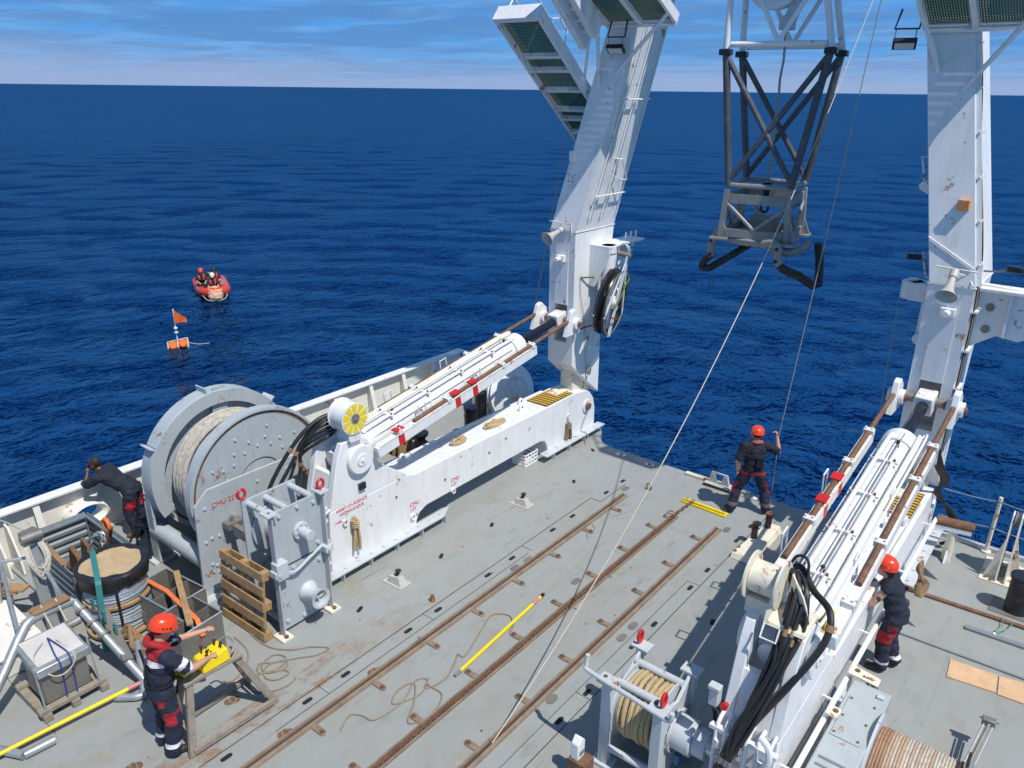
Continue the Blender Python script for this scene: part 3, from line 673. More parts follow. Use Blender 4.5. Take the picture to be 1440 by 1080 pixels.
# head beam above the picture
MB().bb(XC-2.5, XC+2.5, 13.5, 14.7, 10.95, 11.9).build('head_beam', WHITE, AF, bevel=0.02)
def grating(o, ux, uy, nx, ny, hole=0.40, th=0.006):
    """perforated plate: a lattice of bars with square openings"""
    o = Vector(o); ux = Vector(ux); uy = Vector(uy); n = ux.cross(uy).normalized(); m = MB()
    bw = ux.length/nx*(1-hole)/2
    for i in range(nx+1):
        c = o+ux*(i/nx); e = ux.normalized()*bw
        m.hexa([c-e, c+e, c+e+uy, c-e+uy, c-e+n*th, c+e+n*th, c+e+uy+n*th, c-e+uy+n*th])
    bw = uy.length/ny*(1-hole)/2
    for i in range(ny+1):
        c = o+uy*(i/ny)+n*0.0005; e = uy.normalized()*bw
        m.hexa([c-e, c+e, c+e+ux, c-e+ux, c-e+n*th, c+e+n*th, c+e+ux+n*th, c-e+ux+n*th])
    return m
def gallery(s):
    """sloping service gallery outboard of a leg, with green gratings"""
    X = lambda off: XC+s*off
    a = Vector((0, 11.75, 8.52)); b = Vector((0, 14.55, 6.28)); d = (b-a).normalized(); n = Vector((0, -d.z, d.y))*-1
    if n.z < 0: n = -n
    o_in, o_out = 3.42, 4.39
    ln = (b-a).length
    P = lambda off, q, h=0.0: Vector((X(off), 0, 0))+a+d*q+n*h
    fr = MB().beam(P(o_in, 0), P(o_in, ln), 0.07, 0.22, n).build('gallery_frame', WHITE, AF, bevel=0.008)
    MB().beam(P(o_out, 0), P(o_out, ln), 0.07, 0.22, n).build('side_channel', WHITE_R, fr, bevel=0.008)
    MB().beam(P(o_in, -0.035), P(o_out, -0.035), 0.10, 0.30, n).build('end_channel', WHITE, fr, bevel=0.008)
    cuts = [0.0, 0.95, 1.32, 1.88, 2.46, 2.75, 3.2, ln]
    for q in cuts[1:]:
        MB().beam(P(o_in+.035, q, -0.05), P(o_out-.035, q, -0.05), 0.07, 0.09, n).build('cross_channel', WHITE_R, fr)
    for q0, q1 in zip(cuts[:-1], cuts[1:]):
        k = max(4, int((q1-q0)/0.037))
        gr = grating(P(o_in+.035*1, q0+.035, 0.0), Vector((X(o_out-.035)-X(o_in+.035), 0, 0)), d*(q1-q0-.07), 26, k)
        g_ = gr.build('grating', GREEN, fr, smooth=0)
    for off in (o_out,):
        for q in (0.15, 1.0, 1.9, 2.9):
            MB().tube([P(off, q, 0.1), P(off, q, 1.05)], 0.016, 6).build('guard_post', WHITE, fr)
        for h in (0.55, 1.05): MB().tube([P(off, 0.0, h), P(off, ln, h)], 0.016, 6).build('guard_rail', WHITE, fr)
    MB().tube([P(o_in, 1.75, 0.1), P(o_in-0.55, 0.55, 0.55)], 0.028, 8).build('gallery_strut', WHITE, fr)
    MB().tube([P(o_in, 0.25, 0.12), P(o_in-.02, 0.45, 0.32), P(o_in-.02, 0.75, 0.30), P(o_in, 0.85, 0.12)], 0.015, 6).build('grab_bar', WHITE, fr)
    # sloping stringers of the ladder beside it
    for o0, o1, q0, q1, hh in ((3.05, 3.17, -0.9, 1.02, 0.12), (2.80, 2.92, -0.9, 0.86, 0.22)):
        MB().hexa([P(o0, q0, hh), P(o1, q0, hh), P(o1, q1, hh), P(o0, q1, hh), P(o0, q0, hh+.34), P(o1, q0, hh+.34), P(o1, q1, hh+.34), P(o0, q1, hh+.34)]).build('ladder_stringer', WHITE, fr, bevel=0.008)
    for k in range(7): MB().beam(P(2.92, -0.8+k*0.26, 0.30), P(3.05, -0.8+k*0.26, 0.30), 0.06, 0.03, n).build('ladder_rung', WHITE, fr)
gallery(-1)
def landing(s, o0, o1, zr):
    """landing tipped with the gantry, its grating seen from below"""
    X = lambda off: XC+s*off
    a = Vector((0, 12.08, zr+.54)); d = Vector((0, 1, -0.50)).normalized(); n = Vector((0, 0.50, 1)).normalized(); ln = 1.22
    P = lambda off, q, h=0.0: Vector((X(off), 0, 0))+a+d*q+n*h
    fr = MB().beam(P(o0, ln), P(o1, ln), 0.06, 0.20, n).build('landing_frame', WHITE, AF, bevel=.006)
    for q in (0.0,): MB().beam(P(o0, q), P(o1, q), 0.06, 0.20, n).build('end_channel', WHITE, fr, bevel=.006)
    for off, w_ in ((o0, .06), ((o0+o1)/2, .08), (o1, .06)): MB().beam(P(off, .032), P(off, ln-.032), w_, 0.17, n).build('cross_channel', WHITE, fr)
    for a_, b_ in ((o0+.03, (o0+o1)/2-.04), ((o0+o1)/2+.04, o1-.03)):
        grating(P(a_, .035, .01), Vector((X(b_)-X(a_), 0, 0)), d*(ln-.07), 17, 30).build('grating', GREEN, fr, smooth=0)
    for off in (o0, (o0+o1)/2, o1): MB().tube([P(off, 0, .1), P(off, 0, 1.1)], 0.018, 6).build('guard_post', WHITE, fr)
    for h in (0.6, 1.1): MB().tube([P(o0, 0, h), P(o1, 0, h)], 0.018, 6).build('guard_rail', WHITE, fr)
    MB().tube([P(o1, .75, -.05), P(o1-.02, .9, -.2), (X(3.05), 13.12, 7.35)], 0.035, 10).build('landing_brace', WHITE, fr)
    MB().tube([P(o0, .9, -.05), (X(2.70), 13.15, 7.6)], 0.035, 10).build('landing_brace', WHITE, fr)
landing(-1, 1.55, 2.95, 8.46); landing(1, 2.42, 3.70, 8.22)
# conduits and ladder rungs on the inboard side of the port leg
def side_pt(s, z, depth, off=0.0, inboard=True):
    k = (z-4.68)/(11.0-4.68); o = 3.5+(2.1-3.5)*k; yf = 12.75+(13.6-12.75)*k; yb = 14.2+(14.45-14.2)*k
    return Vector((XC+s*(o+(-0.31-off if inboard else 0.31+off)), yf+(yb-yf)*depth, z))
def front_pt(s, z, f, off=0.0):
    k = (z-4.68)/(11.0-4.68); o = 3.5+(2.1-3.5)*k; yf = 12.75+(13.6-12.75)*k
    return Vector((XC+s*o+0.31*f, yf-off, z))
for dep, r in ((0.22, 0.02), (0.30, 0.012), (0.52, 0.02), (0.60, 0.012), (0.93, 0.014)):
    MB().tube([side_pt(-1, 4.9, dep, 0.03), side_pt(-1, 10.5, dep, 0.03)], r, 6).build('conduit', WHITE, AF)
for z, d0, d1 in ((5.35, 0.15, 0.98), (7.15, 0.1, 0.95)):
    MB().tube([side_pt(-1, z, d0, 0.08), side_pt(-1, z, d1, 0.08)], 0.016, 6).build('support_bar', WHITE, AF)
MB().tube([side_pt(-1, 6.05, .5, 0.0), side_pt(-1, 6.05, .5, .16), side_pt(-1, 5.62, .8, .16), side_pt(-1, 5.62, .8, 0)], 0.013, 6).build('step_loop', WHITE, AF)
for z in (5.05, 6.42):
    MB().tube([front_pt(1, z, -1, -0.3), front_pt(1, z, -1.45, -0.3), front_pt(1, z-.36, -1.35, -0.3), front_pt(1, z-.40, -1, -0.3)], 0.016, 6).build('step_loop', WHITE_R, AF)
MB().tube([front_pt(1, 5.33, -.98, .02), front_pt(1, 4.95, .95, .02)], 0.012, 6).build('conduit', WHITE, AF)
# cable run down the outboard corner of the starboard leg
for k in range(5):
    pts = [side_pt(1, z, 0.06+0.035*k, 0.035+0.012*math.sin(z*3+k), False) for z in [10.6-0.35*i for i in range(17)]]+[Vector((XC+3.5+.345, 12.80+0.05*k, z)) for z in (4.4, 3.6, 2.9, 2.3, 2.0)]
    MB().tube(spline(pts, 2), 0.012, 6).build('cable', (RUBBER, ROPEG, RUBBER, TAPE, RUBBER)[k], AF)
MB().hexa([side_pt(1, 4.7, .03, .0, False), side_pt(1, 4.7, .03, .07, False), side_pt(1, 4.7, .04, .07, False), side_pt(1, 4.7, .04, .0, False),
           side_pt(1, 10.9, .03, .0, False), side_pt(1, 10.9, .03, .07, False), side_pt(1, 10.9, .04, .07, False), side_pt(1, 10.9, .04, .0, False)]).build('cable_tray', WHITE, AF)
for z in (5.0, 5.6, 6.2, 6.8, 7.4, 8.0, 8.6):
    MB().beam(side_pt(1, z, .0, .045, False), side_pt(1, z, .26, .055, False), 0.03, 0.025).build('cable_clamp', WHITE_R, AF)
for z in (4.3, 3.7, 3.1): MB().bb(XC+3.81, XC+3.9, 12.78, 13.1, z, z+.03).build('cable_clamp', WHITE, AF)
# junction box gone rusty on the starboard leg, white box on the port leg
p = front_pt(1, 5.82, 0.55, 0.05); MB().box(p, (0.15, 0.11, 0.15)).build('junction_box', mt('rusted_box', (0.55, 0.30, 0.13), .8, var=.4, rust=.75, rustcol=(0.42, 0.12, 0.02), scale=12), AF, bevel=.008)
p = front_pt(-1, 6.1, -0.75, 0.05); MB().box(p, (0.12, 0.10, 0.2)).build('junction_box', WHITE_R, AF, bevel=.008)
for s, f, z in ((-1, 0.0, 4.12), (1, 0.1, 4.28)):
    x = XC+s*3.5+f*.31; MB().cyl((x, 12.76, z), (x, 12.52, z), 0.05, seg=12).box((x, 12.70, z), (0.2, 0.1, 0.13)).build('sensor_lug', WHITE, AF, bevel=.006)
# brackets: port leg inboard shelf, starboard leg outboard wing, starboard inboard fairlead
xi = XC-3.19
sh = MB().bb(xi+0.002, xi+0.46, 13.30, 14.72, 4.32, 4.36).build('bracket_shelf', WHITE, AF, bevel=.006)
MB().prism([(14.66, 4.32), (14.66, 4.12), (13.75, 3.42), (13.35, 3.42), (13.35, 4.32)], 'x', xi+.20, xi+.24).build('bracket_web', WHITE, sh)
MB().prism([(xi+.002, 4.32), (xi+.46, 4.32), (xi+.46, 4.15), (xi+.15, 3.5), (xi+.002, 3.5)], 'y', 13.30, 13.34).build('bracket_web', WHITE, sh)
MB().cyl((xi+.33, 13.50, 4.30), (xi+.33, 13.50, 3.66), 0.14, seg=20).cyl((xi+.33, 13.50, 4.36), (xi+.33, 13.50, 4.20), 0.16, seg=20).build('slew_motor', WHITE, sh, bevel=.01)
for y in (14.2, 14.4, 14.6): MB().cyl((xi+.3, y, 4.36), (xi+.3, y, 4.52), 0.022, seg=8).build('bracket_bolt', WHITE, sh)
xo = XC+3.81
wg = MB().prism([(xo+.002, 4.66), (xo+1.5, 4.58), (xo+1.5, 4.30), (xo+0.62, 3.86), (xo+0.34, 3.90), (xo+.002, 3.66)], 'y', 13.28, 13.34).build('wing_plate', WHITE, AF, bevel=.008)
MB().bb(xo+.002, xo+1.5, 13.1, 13.55, 4.58, 4.62).build('wing_flange', WHITE_R, wg)
for z in (4.32, 3.98): MB().cyl((xo+.18, 13.26, z), (xo+.18, 13.285, z), 0.06, seg=16).build('lightening_hole', STEELD, wg)
MB().bb(xo+.42, xo+.45, 13.15, 13.28, 3.92, 4.58).build('wing_rib', WHITE, wg)
xw = XC+3.19
fb = MB().bb(xw-.36, xw-.002, 13.35, 13.75, 4.22, 4.5).build('fairlead_bracket', WHITE, AF, bevel=.01)
MB().cyl((xw-.36, 13.55, 4.22), (xw-.36, 13.55, 4.50), 0.16, seg=20).cyl((xw-.36, 13.55, 4.51), (xw-.36, 13.55, 4.54), 0.08, seg=12).build('fairlead_drum', WHITE, fb, bevel=.008)
MB().bb(xw-.16, xw-.03, 13.45, 13.6, 3.55, 4.22).cyl((xw-.1, 13.52, 3.6), (xw-.1, 13.40, 3.6), .09, seg=14).build('fairlead_arm', WHITE, fb, bevel=.006)
MB().prism([(XC+3.19-.002-0.0, 6.20), (XC+3.19-.26, 6.16), (XC+3.19-.30, 6.06), (XC+3.19-.24, 5.96), (XC+3.19-.002, 5.98)], 'y', 13.5, 13.54).build('padeye', WHITE, AF) if False else None
p = front_pt(1, 6.0, -1, -0.3)
MB().prism([(p.x+.02, 6.12), (p.x-.16, 6.06), (p.x-.20, 6.0), (p.x-.16, 5.94), (p.x+.02, 5.86)], 'y', p.y, p.y+.04).build('padeye', WHITE, AF, bevel=.006)

# lamps, horns and the sheave are hung on the frame
def flood(x, y, z, label, rz):
    t = thing('flood_lamp', (x, y, z), label, 'lamp', 'flood lamps under the landings')
    R = Matrix.Rotation(rz, 3, 'Z')
    Q = lambda a, b, c: Vector((x, y, z))+R@Vector((a, b, c))
    MB().tube([Q(-.10, 0, .46), Q(-.16, 0, .20), Q(.16, 0, .20), Q(.19, 0, .48)], 0.018, 6).build('yoke', BLACK, t)
    MB().tube([Q(-.14, 0, .20), Q(-.14, -.03, .02)], .008, 5).tube([Q(.13, 0, .20), Q(.13, -.03, .02)], .008, 5).build('stirrup', STEELD, t)
    Rt = R@Matrix.Rotation(D(-28), 3, 'X')
    b = MB().box(Q(0, 0, 0), (0.32, 0.22, 0.07), mat=Rt).build('lamp_body', BLACK, t, bevel=.012)
    MB().box(Q(0, 0, 0)-Rt@Vector((0, 0, .038)), (0.26, 0.16, 0.006), mat=Rt).build('lamp_lens', GLASSW, b)
flood(-8.05, 13.0, 8.0, 'black flood lamp hanging in front of the leg with the sheave block', 0.25)
flood(-3.22, 13.1, 7.98, 'black flood lamp hanging beside the leg with the rusted box', 0.25)
def horn(x, y, z, dirv, label, m=HORN):
    t = thing('loudspeaker', (x, y+.2, z), label, 'loudspeaker', 'horn loudspeakers on the gantry legs')
    d = Vector(dirv).normalized(); o = Vector((x, y, z))
    MB().lathe([(0.045, -0.16), (0.055, -0.02), (0.075, 0.08), (0.115, 0.16), (0.150, 0.20), (0.145, 0.205), (0.105, 0.155), (0.065, 0.08), (0.03, 0.03), (0.0, 0.03)], o, d, 28).build('horn_bell', m, t)
    MB().cyl(o-d*0.28, o-d*0.14, 0.062, seg=18).build('driver', m, t, bevel=.01)
    MB().tube([o-d*.1, o-d*.15+Vector((0, .12, .05)), Vector((x, y+.24, z+.06))], .016, 6).build('bracket', STEELD, t)
    MB().tube(spline([o-d*.25, o-d*.3+Vector((.16, .08, -.10)), Vector((x+.28, y+.22, z-.02)), Vector((x+.24, y+.24, z+.18))], 5), .008, 5).build('cable', WHITE, t)
    MB().tube([(x-.27, y+.2, z+.22), (x+.30, y+.2, z+.20)], .014, 6).build('support_bar', WHITE_R, t)
horn(-8.95, 12.52, 4.62, (-0.18, -0.92, -0.35), 'grey horn loudspeaker on the leg with the sheave block')
horn(-1.88, 12.48, 4.72, (0.02, -0.75, -0.66), 'grey horn loudspeaker on the leg with the rusted box')
def work_light(x, y, z, label, sx):
    t = thing('work_light', (x, y, z), label, 'lamp')
    MB().box((x, y, z), (0.20, 0.09, 0.09), 0.3*sx).build('lamp_body', BLACK, t, bevel=.015)
    MB().tube([(x, y, z), (x+.22*sx, y+.1, z-.08), (x+.4*sx, y+.15, z-.10)], .014, 6).build('arm', STEELD, t)
work_light(-2.52, 13.0, 4.98, 'small black work light on the inboard side of the leg with the rusted box', 1)
work_light(-1.18, 12.95, 4.98, 'small black work light on the outboard side of the leg with the rusted box', -1)

def sheave():
    c = Vector((-8.12, 13.48, 3.2)); ax = Vector((0.965, 0.22, -0.13)).normalized(); u = Vector((0.16, 0.22, 1)); u = (u-ax*u.dot(ax)).normalized(); w_ = ax.cross(u)
    t = thing('sheave_block', c, 'big white spoked sheave block with black groove lashed to the port leg', 'sheave')
    MB().lathe([(0.60, -0.075), (0.70, -0.085), (0.71, -0.06), (0.62, 0.0), (0.71, 0.06), (0.70, 0.085), (0.60, 0.075)], c, ax, 48, True).build('wheel_rim', BLACK, t)
    MB().lathe([(0.12, -0.09), (0.14, -0.09), (0.14, 0.09), (0.12, 0.09)], c, ax, 24, True).cyl(c-ax*.12, c+ax*.12, .10, seg=20).build('hub', WHITE, t, bevel=.008)
    for i in range(6):
        a = 2*math.pi*i/6+.2; e = u*math.cos(a)+w_*math.sin(a)
        MB().beam(c+e*.11, c+e*.62, .10, .05, ax).build('spoke', WHITE, t, bevel=.008)
    for sg in (-1, 1):
        q = c+ax*(sg*0.115)
        fr = MB().lathe([(0.66, -0.01), (0.695, -0.01), (0.695, 0.01), (0.66, 0.01)], q, ax, 48, True).build('side_frame', BLACK if sg < 0 else STEELD, t)
        MB().beam(q-u*.72, q+u*.98, .16, .022, ax).beam(q-u*.3-w_*.62, q+u*.95+w_*.02, .07, .02, ax).beam(q-u*.3+w_*.62, q+u*.95-w_*.02, .07, .02, ax).build('frame_strap', WHITE, fr)
    top = c+u*1.0
    MB().cyl(top-ax*.18, top+ax*.18, .05, seg=14).build('head_pin', STEELD, t)
    MB().tube(spline([top-ax*.1, top+u*.12-ax*.1, top+u*.2, top+u*.12+ax*.1, top+ax*.1], 5), .03, 8).build('shackle', STEEL, t)
    tip = Vector((xi+.22, 14.62, 4.14))
    ch = MB(); k = 0
    for k in range(4):
        p = (top+u*.18).lerp(tip, (k+.5)/4); dd = (tip-top).normalized(); sv = ax if k % 2 else dd.cross(ax)
        ch.tube([p+dd*math.cos(a)*.10+sv*math.sin(a)*.05 for a in [i*math.pi/5 for i in range(10)]], .02, 6, True)
    ch.build('hanging_chain', STEEL, t)
    single('lashing_strap', MB().tube(spline([(xi+.01, 13.0, 3.72), c+u*.52-w_*.45+ax*.05, c+u*.38-w_*.2+ax*.16, c-u*.05+w_*.25+ax*.17, c-u*.1+w_*.6+ax*.05], 6), .018, 6), mt('olive_webbing', (.10, .14, .03), .8),
           'olive webbing strap tying the sheave block to the leg', 'strap')
    single('lashing_line', MB().tube(spline([(xi+.01, 12.95, 2.62), c-u*.40-w_*.6, c-u*.36-w_*.2+ax*.17, c-u*.28+w_*.3+ax*.17], 6), .014, 6), mt('dark_red_line', (.20, .03, .02), .8),
           'dark red line round the bottom of the sheave block', 'rope')
sheave()
single('hanging_line', MB().tube(spline([(xi+.02, 12.95, 3.75), (xi+.03, 13.0, 3.3), (xi+.03, 13.15, 2.8), (xi+.03, 13.3, 1.75)], 6), .007, 5), ROPEG, 'thin grey line trailing down the side of the leg with the sheave', 'rope')
co = MB()
for k in range(5): co.tube([(xi+.05+.012*k, 13.38+.05*math.cos(a)*(1-.1*k), 1.62+.10*math.sin(a)) for a in [i*math.pi/6 for i in range(12)]], .009, 5, True)
single('tied_line', co, ROPEG, 'small knot of grey line near the foot of the leg with the sheave', 'rope')

# ================================================================== lattice docking frame hanging in the gantry
def docking_frame():
    c0 = Vector((-5.48, 14.4, 0)); R = Matrix.Rotation(0.13, 3, 'Z')
    Q = lambda x, y, z: c0+R@Vector((x, y, z))
    t = thing('docking_frame', Q(0, 0, 4.7), 'hanging lattice docking frame of dark tubes with two black rubber bumpers', 'lifting frame')
    W, Dp, zt = 0.875, 0.5, 8.0; w_, d_, zb = 0.55, 0.60, 5.72
    top = [Q(a*W, b*Dp, zt) for a, b in ((-1, -1), (1, -1), (1, 1), (-1, 1))]; bot = [Q(a*w_, b*d_, zb) for a, b in ((-1, -1), (1, -1), (1, 1), (-1, 1))]
    for i in range(4):
        MB().tube([top[i], bot[i]], 0.064, 12).build('post', FRAMED, t)
        cap = MB().box(top[i]+Vector((0, 0, -.05)), (0.20, 0.20, 0.10), 0.13).build('post_cap', BLACK, t, bevel=.015)
        j = (i+1) % 4
        if i % 2 == 0:
            MB().tube([top[i]+(bot[i]-top[i])*.04, bot[j]+(top[j]-bot[j])*.03], 0.052, 10).build('brace', FRAMED, t)
            MB().tube([top[j]+(bot[j]-top[j])*.04, bot[i]+(top[i]-bot[i])*.03], 0.052, 10).build('brace', FRAMED, t)
        MB().tube([bot[i], bot[j]], 0.045, 10).build('lower_tie', FRAMEG, t)
    # lower cage
    lo = [Q(a*0.60, b*0.62, 4.78) for a, b in ((-1, -1), (1, -1), (1, 1), (-1, 1))]
    for i in range(4):
        j = (i+1) % 4
        b5 = bot[i]+Vector((0, 0, -.08))
        MB().beam(b5, lo[i], 0.10, 0.10, R@Vector((1, 0, 0))).build('cage_post', FRAMEG, t, bevel=.006)
        for f_, hh in ((0.18, 0.17), (0.90, 0.15)):
            p = b5.lerp(lo[i], f_); q = (bot[j]+Vector((0, 0, -.08))).lerp(lo[j], f_); dd = (q-p).normalized()*.055
            MB().beam(p+dd, q-dd, 0.05, hh).build('cage_channel', FRAMEG, t, bevel=.005)
        m_ = (lo[i]+lo[j])/2+Vector((0, 0, .16))
        for e in (b5.lerp(lo[i], .26), (bot[j]+Vector((0, 0, -.08))).lerp(lo[j], .26)): MB().tube([e, m_], 0.034, 8).build('cage_brace', FRAMEG, t)
        g_ = lo[i]; MB().box(g_+Vector((0, 0, -.02)), (0.32, 0.32, 0.04), 0.13).build('base_pad', FRAMEG, t, bevel=.005)
        MB().prism([(g_.x-.16, 4.78), (g_.x+.16, 4.78), (g_.x+.03, 5.08), (g_.x-.03, 5.08)], 'y', g_.y-.015, g_.y+.015).build('gusset', FRAMEG, t)
    MB().box(Q(.05, 0, 5.0), (0.5, 0.4, 0.32), .13).build('latch_box', FRAMEG, t, bevel=.01)
    MB().lathe([(0.52, 0), (0.66, 0), (0.70, .10), (0.60, .16), (0.52, .14)], Q(0, 0, 4.66), (0, 0, 1), 40, True).build('docking_ring', FRAMEG, t)
    hk = MB().cyl(Q(0, 0, 5.35), Q(0, 0, 5.62), .055, seg=12).cyl(Q(0, 0, 5.60), Q(0, 0, 5.75), .085, seg=14).build('swivel', BLACK, t)
    MB().tube([Q(0, 0, 5.36)+Vector((math.sin(a)*.07, 0, -math.cos(a)*.09-.07)) for a in [i*math.pi/6 for i in range(12)]], .022, 6, True).build('hook', BLACK, hk)
    MB().tube(spline([Q(-.12, -.1, 5.55), Q(-.18, -.1, 5.35), Q(-.05, -.12, 5.12)], 5), .02, 6).build('hose', STEEL, t)
    # claws and rubber bumpers
    def claw(pts, name='claw'):
        MB().tube(spline(pts, 5), [0.075]*(len(spline(pts, 5))), 10).build(name, FRAMEG, t)
    claw([(-5.78, 13.85, 4.74), (-6.02, 13.85, 4.76), (-6.18, 13.87, 4.70), (-6.22, 13.88, 4.52), (-6.21, 13.89, 4.36)])
    for z in (4.66, 4.40): MB().cyl((-6.21, 13.79, z), (-6.21, 13.99, z), .032, seg=12).build('claw_pin', BLACK, t)
    MB().tube(spline([(-6.20, 13.90, 4.38), (-6.33, 13.88, 4.26), (-6.36, 13.87, 4.12), (-6.22, 13.90, 4.12)], 4)+[Vector((-5.75, 14.35, 4.52)), Vector((-5.58, 14.5, 4.66))], 0.07, 10).build('rubber_bumper', RUBBER, t)
    claw([(-5.15, 13.65, 4.74), (-4.98, 13.62, 4.78), (-4.86, 13.64, 4.72), (-4.85, 13.66, 4.52), (-4.80, 13.68, 4.42)])
    for z in (4.70, 4.48): MB().cyl((-4.85, 13.56, z), (-4.85, 13.76, z), .032, seg=12).build('claw_pin', BLACK, t)
    claw([(-5.05, 13.75, 4.68), (-4.75, 13.85, 4.62), (-4.6, 14.1, 4.66), (-4.58, 14.4, 4.72)])
    MB().tube(spline([(-4.80, 13.68, 4.40), (-4.70, 13.70, 4.33), (-4.45, 13.75, 4.25)], 3)+[Vector((-4.24, 13.92, 4.08)), Vector((-4.19, 14.06, 4.09)), Vector((-4.30, 14.32, 4.42)), Vector((-4.42, 14.48, 4.72))], 0.078, 10).build('rubber_bumper', RUBBER, t)
    for p, q in (((-4.62, 13.71, 4.30), (-4.58, 13.73, 4.285)), ((-4.30, 14.32, 4.42), (-4.33, 14.36, 4.48))): MB().cyl(p, q, .066, seg=12).build('bumper_clamp', STEELD, t)
    MB().tube([(-6.16+.03*math.cos(a), 13.9, 3.86+.16*math.sin(a)) for a in [i*math.pi/8 for i in range(16)]], .010, 5, True).build('tag_loop', BLUE, t)
    # white head carried by the posts
    hd = MB().tube([Q(-W+.08, -Dp, zt+.07), Q(W-.08, -Dp, zt+.07)], .048, 12).build('head_tie', WHITE, t)
    MB().tube([Q(-W+.08, Dp, zt+.07), Q(W-.08, Dp, zt+.07)], .048, 12).build('head_tie', WHITE, hd)
    for a, b in ((-1, -1), (1, -1), (1, 1), (-1, 1)):
        MB().tube([Q(a*W, b*Dp, zt), Q(a*(W-.10)+(-.12 if a < 0 else -.12), b*.45, 8.9), Q(a*.55, b*.4, 10.6)], .055, 12).build('head_post', WHITE, hd)
        MB().tube([Q(0, b*Dp, zt+.1), Q(a*(.62), b*.46, 9.2)], .042, 10).build('head_brace', WHITE, hd)
    MB().lathe([(0.50, -.07), (0.62, -.09), (0.62, -.05), (0.55, 0), (0.62, .05), (0.62, .09), (0.50, .07)], Q(-.25, 0, 9.25), R@Vector((0.35, 1, 0)), 44, True).build('head_sheave', WHITE, hd)
    MB().lathe([(0.0, -.03), (0.52, -.05), (0.52, .05), (0.0, .03)], Q(-.25, 0, 9.25), R@Vector((0.35, 1, 0)), 44).build('sheave_web', WHITE, hd)
    MB().beam(Q(.0, -.1, 8.35), Q(.28, -.1, 9.3), .16, .06, R@Vector((0, 1, 0))).beam(Q(.0, .1, 8.35), Q(.28, .1, 9.3), .16, .06, R@Vector((0, 1, 0))).build('head_cheek', GREY2, hd)
    MB().box(Q(0, 0, 8.42), (.22, .3, .22), .13).build('guide_block', GREY2, hd, bevel=.01)
    MB().bb(-6.4, -4.5, 14.1, 14.6, 10.4, 10.94).build('trunnion', WHITE, hd)
    # hoisting rope
    rp = [Q(.06*math.sin(z*9)*.2, 0, z) for z in [5.75+.16*i for i in range(24)]]
    single('hoisting_rope', MB().tube(rp, .022, 8), ROPEG, 'thick grey hoisting rope running down inside the lattice frame', 'rope')
docking_frame()
# tag lines
A = Vector((-4.54, 5.37, 0.012)); B = Vector((-4.73, 16.5, 8.91))
pts = [p for p in sag(A, B, 1.1, 30)]
pts = [Vector((p.x, p.y, max(p.z, .012))) for p in pts]
single('tag_line', MB().tube([Vector((-4.45, 3.4, .012)), Vector((-4.5, 4.4, .012))]+pts+[B+(pts[-1]-pts[-2])*3], .0085, 6), ROPEW, 'long pale rope slanting from the deck up to the gantry', 'rope')
hand2 = Vector((-4.12, 12.90, 1.56))
t2 = Vector((-3.62, 13.0, 8.57)); top = t2+(t2-hand2).normalized()*2.0
single('tag_line', MB().tube([hand2+Vector((-.1, .45, -4.0)), hand2+Vector((-.02, .12, -.8)), hand2+Vector((0, 0, -.06))]+sag(hand2, top, 0.18, 16), .009, 6), ROPEG, 'dark rope running from the worker at the stern up to the gantry', 'rope')
single('hanging_wire', MB().tube(spline([(-9.85, 14.2, 6.72), (-10.1, 14.0, 4.6), (-10.36, 13.85, 2.6), (-10.45, 13.8, 1.05)], 6), .014, 6), ROPEG, 'grey wire hanging from the sloping gallery behind the port leg', 'rope')
single('pennant_line', MB().tube([(-2.73, 13.55, 4.2), (-2.70, 13.52, 3.0), (-2.66, 13.5, 1.9)], .006, 5), ROPEG, 'thin line hanging from the fairlead on the starboard leg', 'rope')

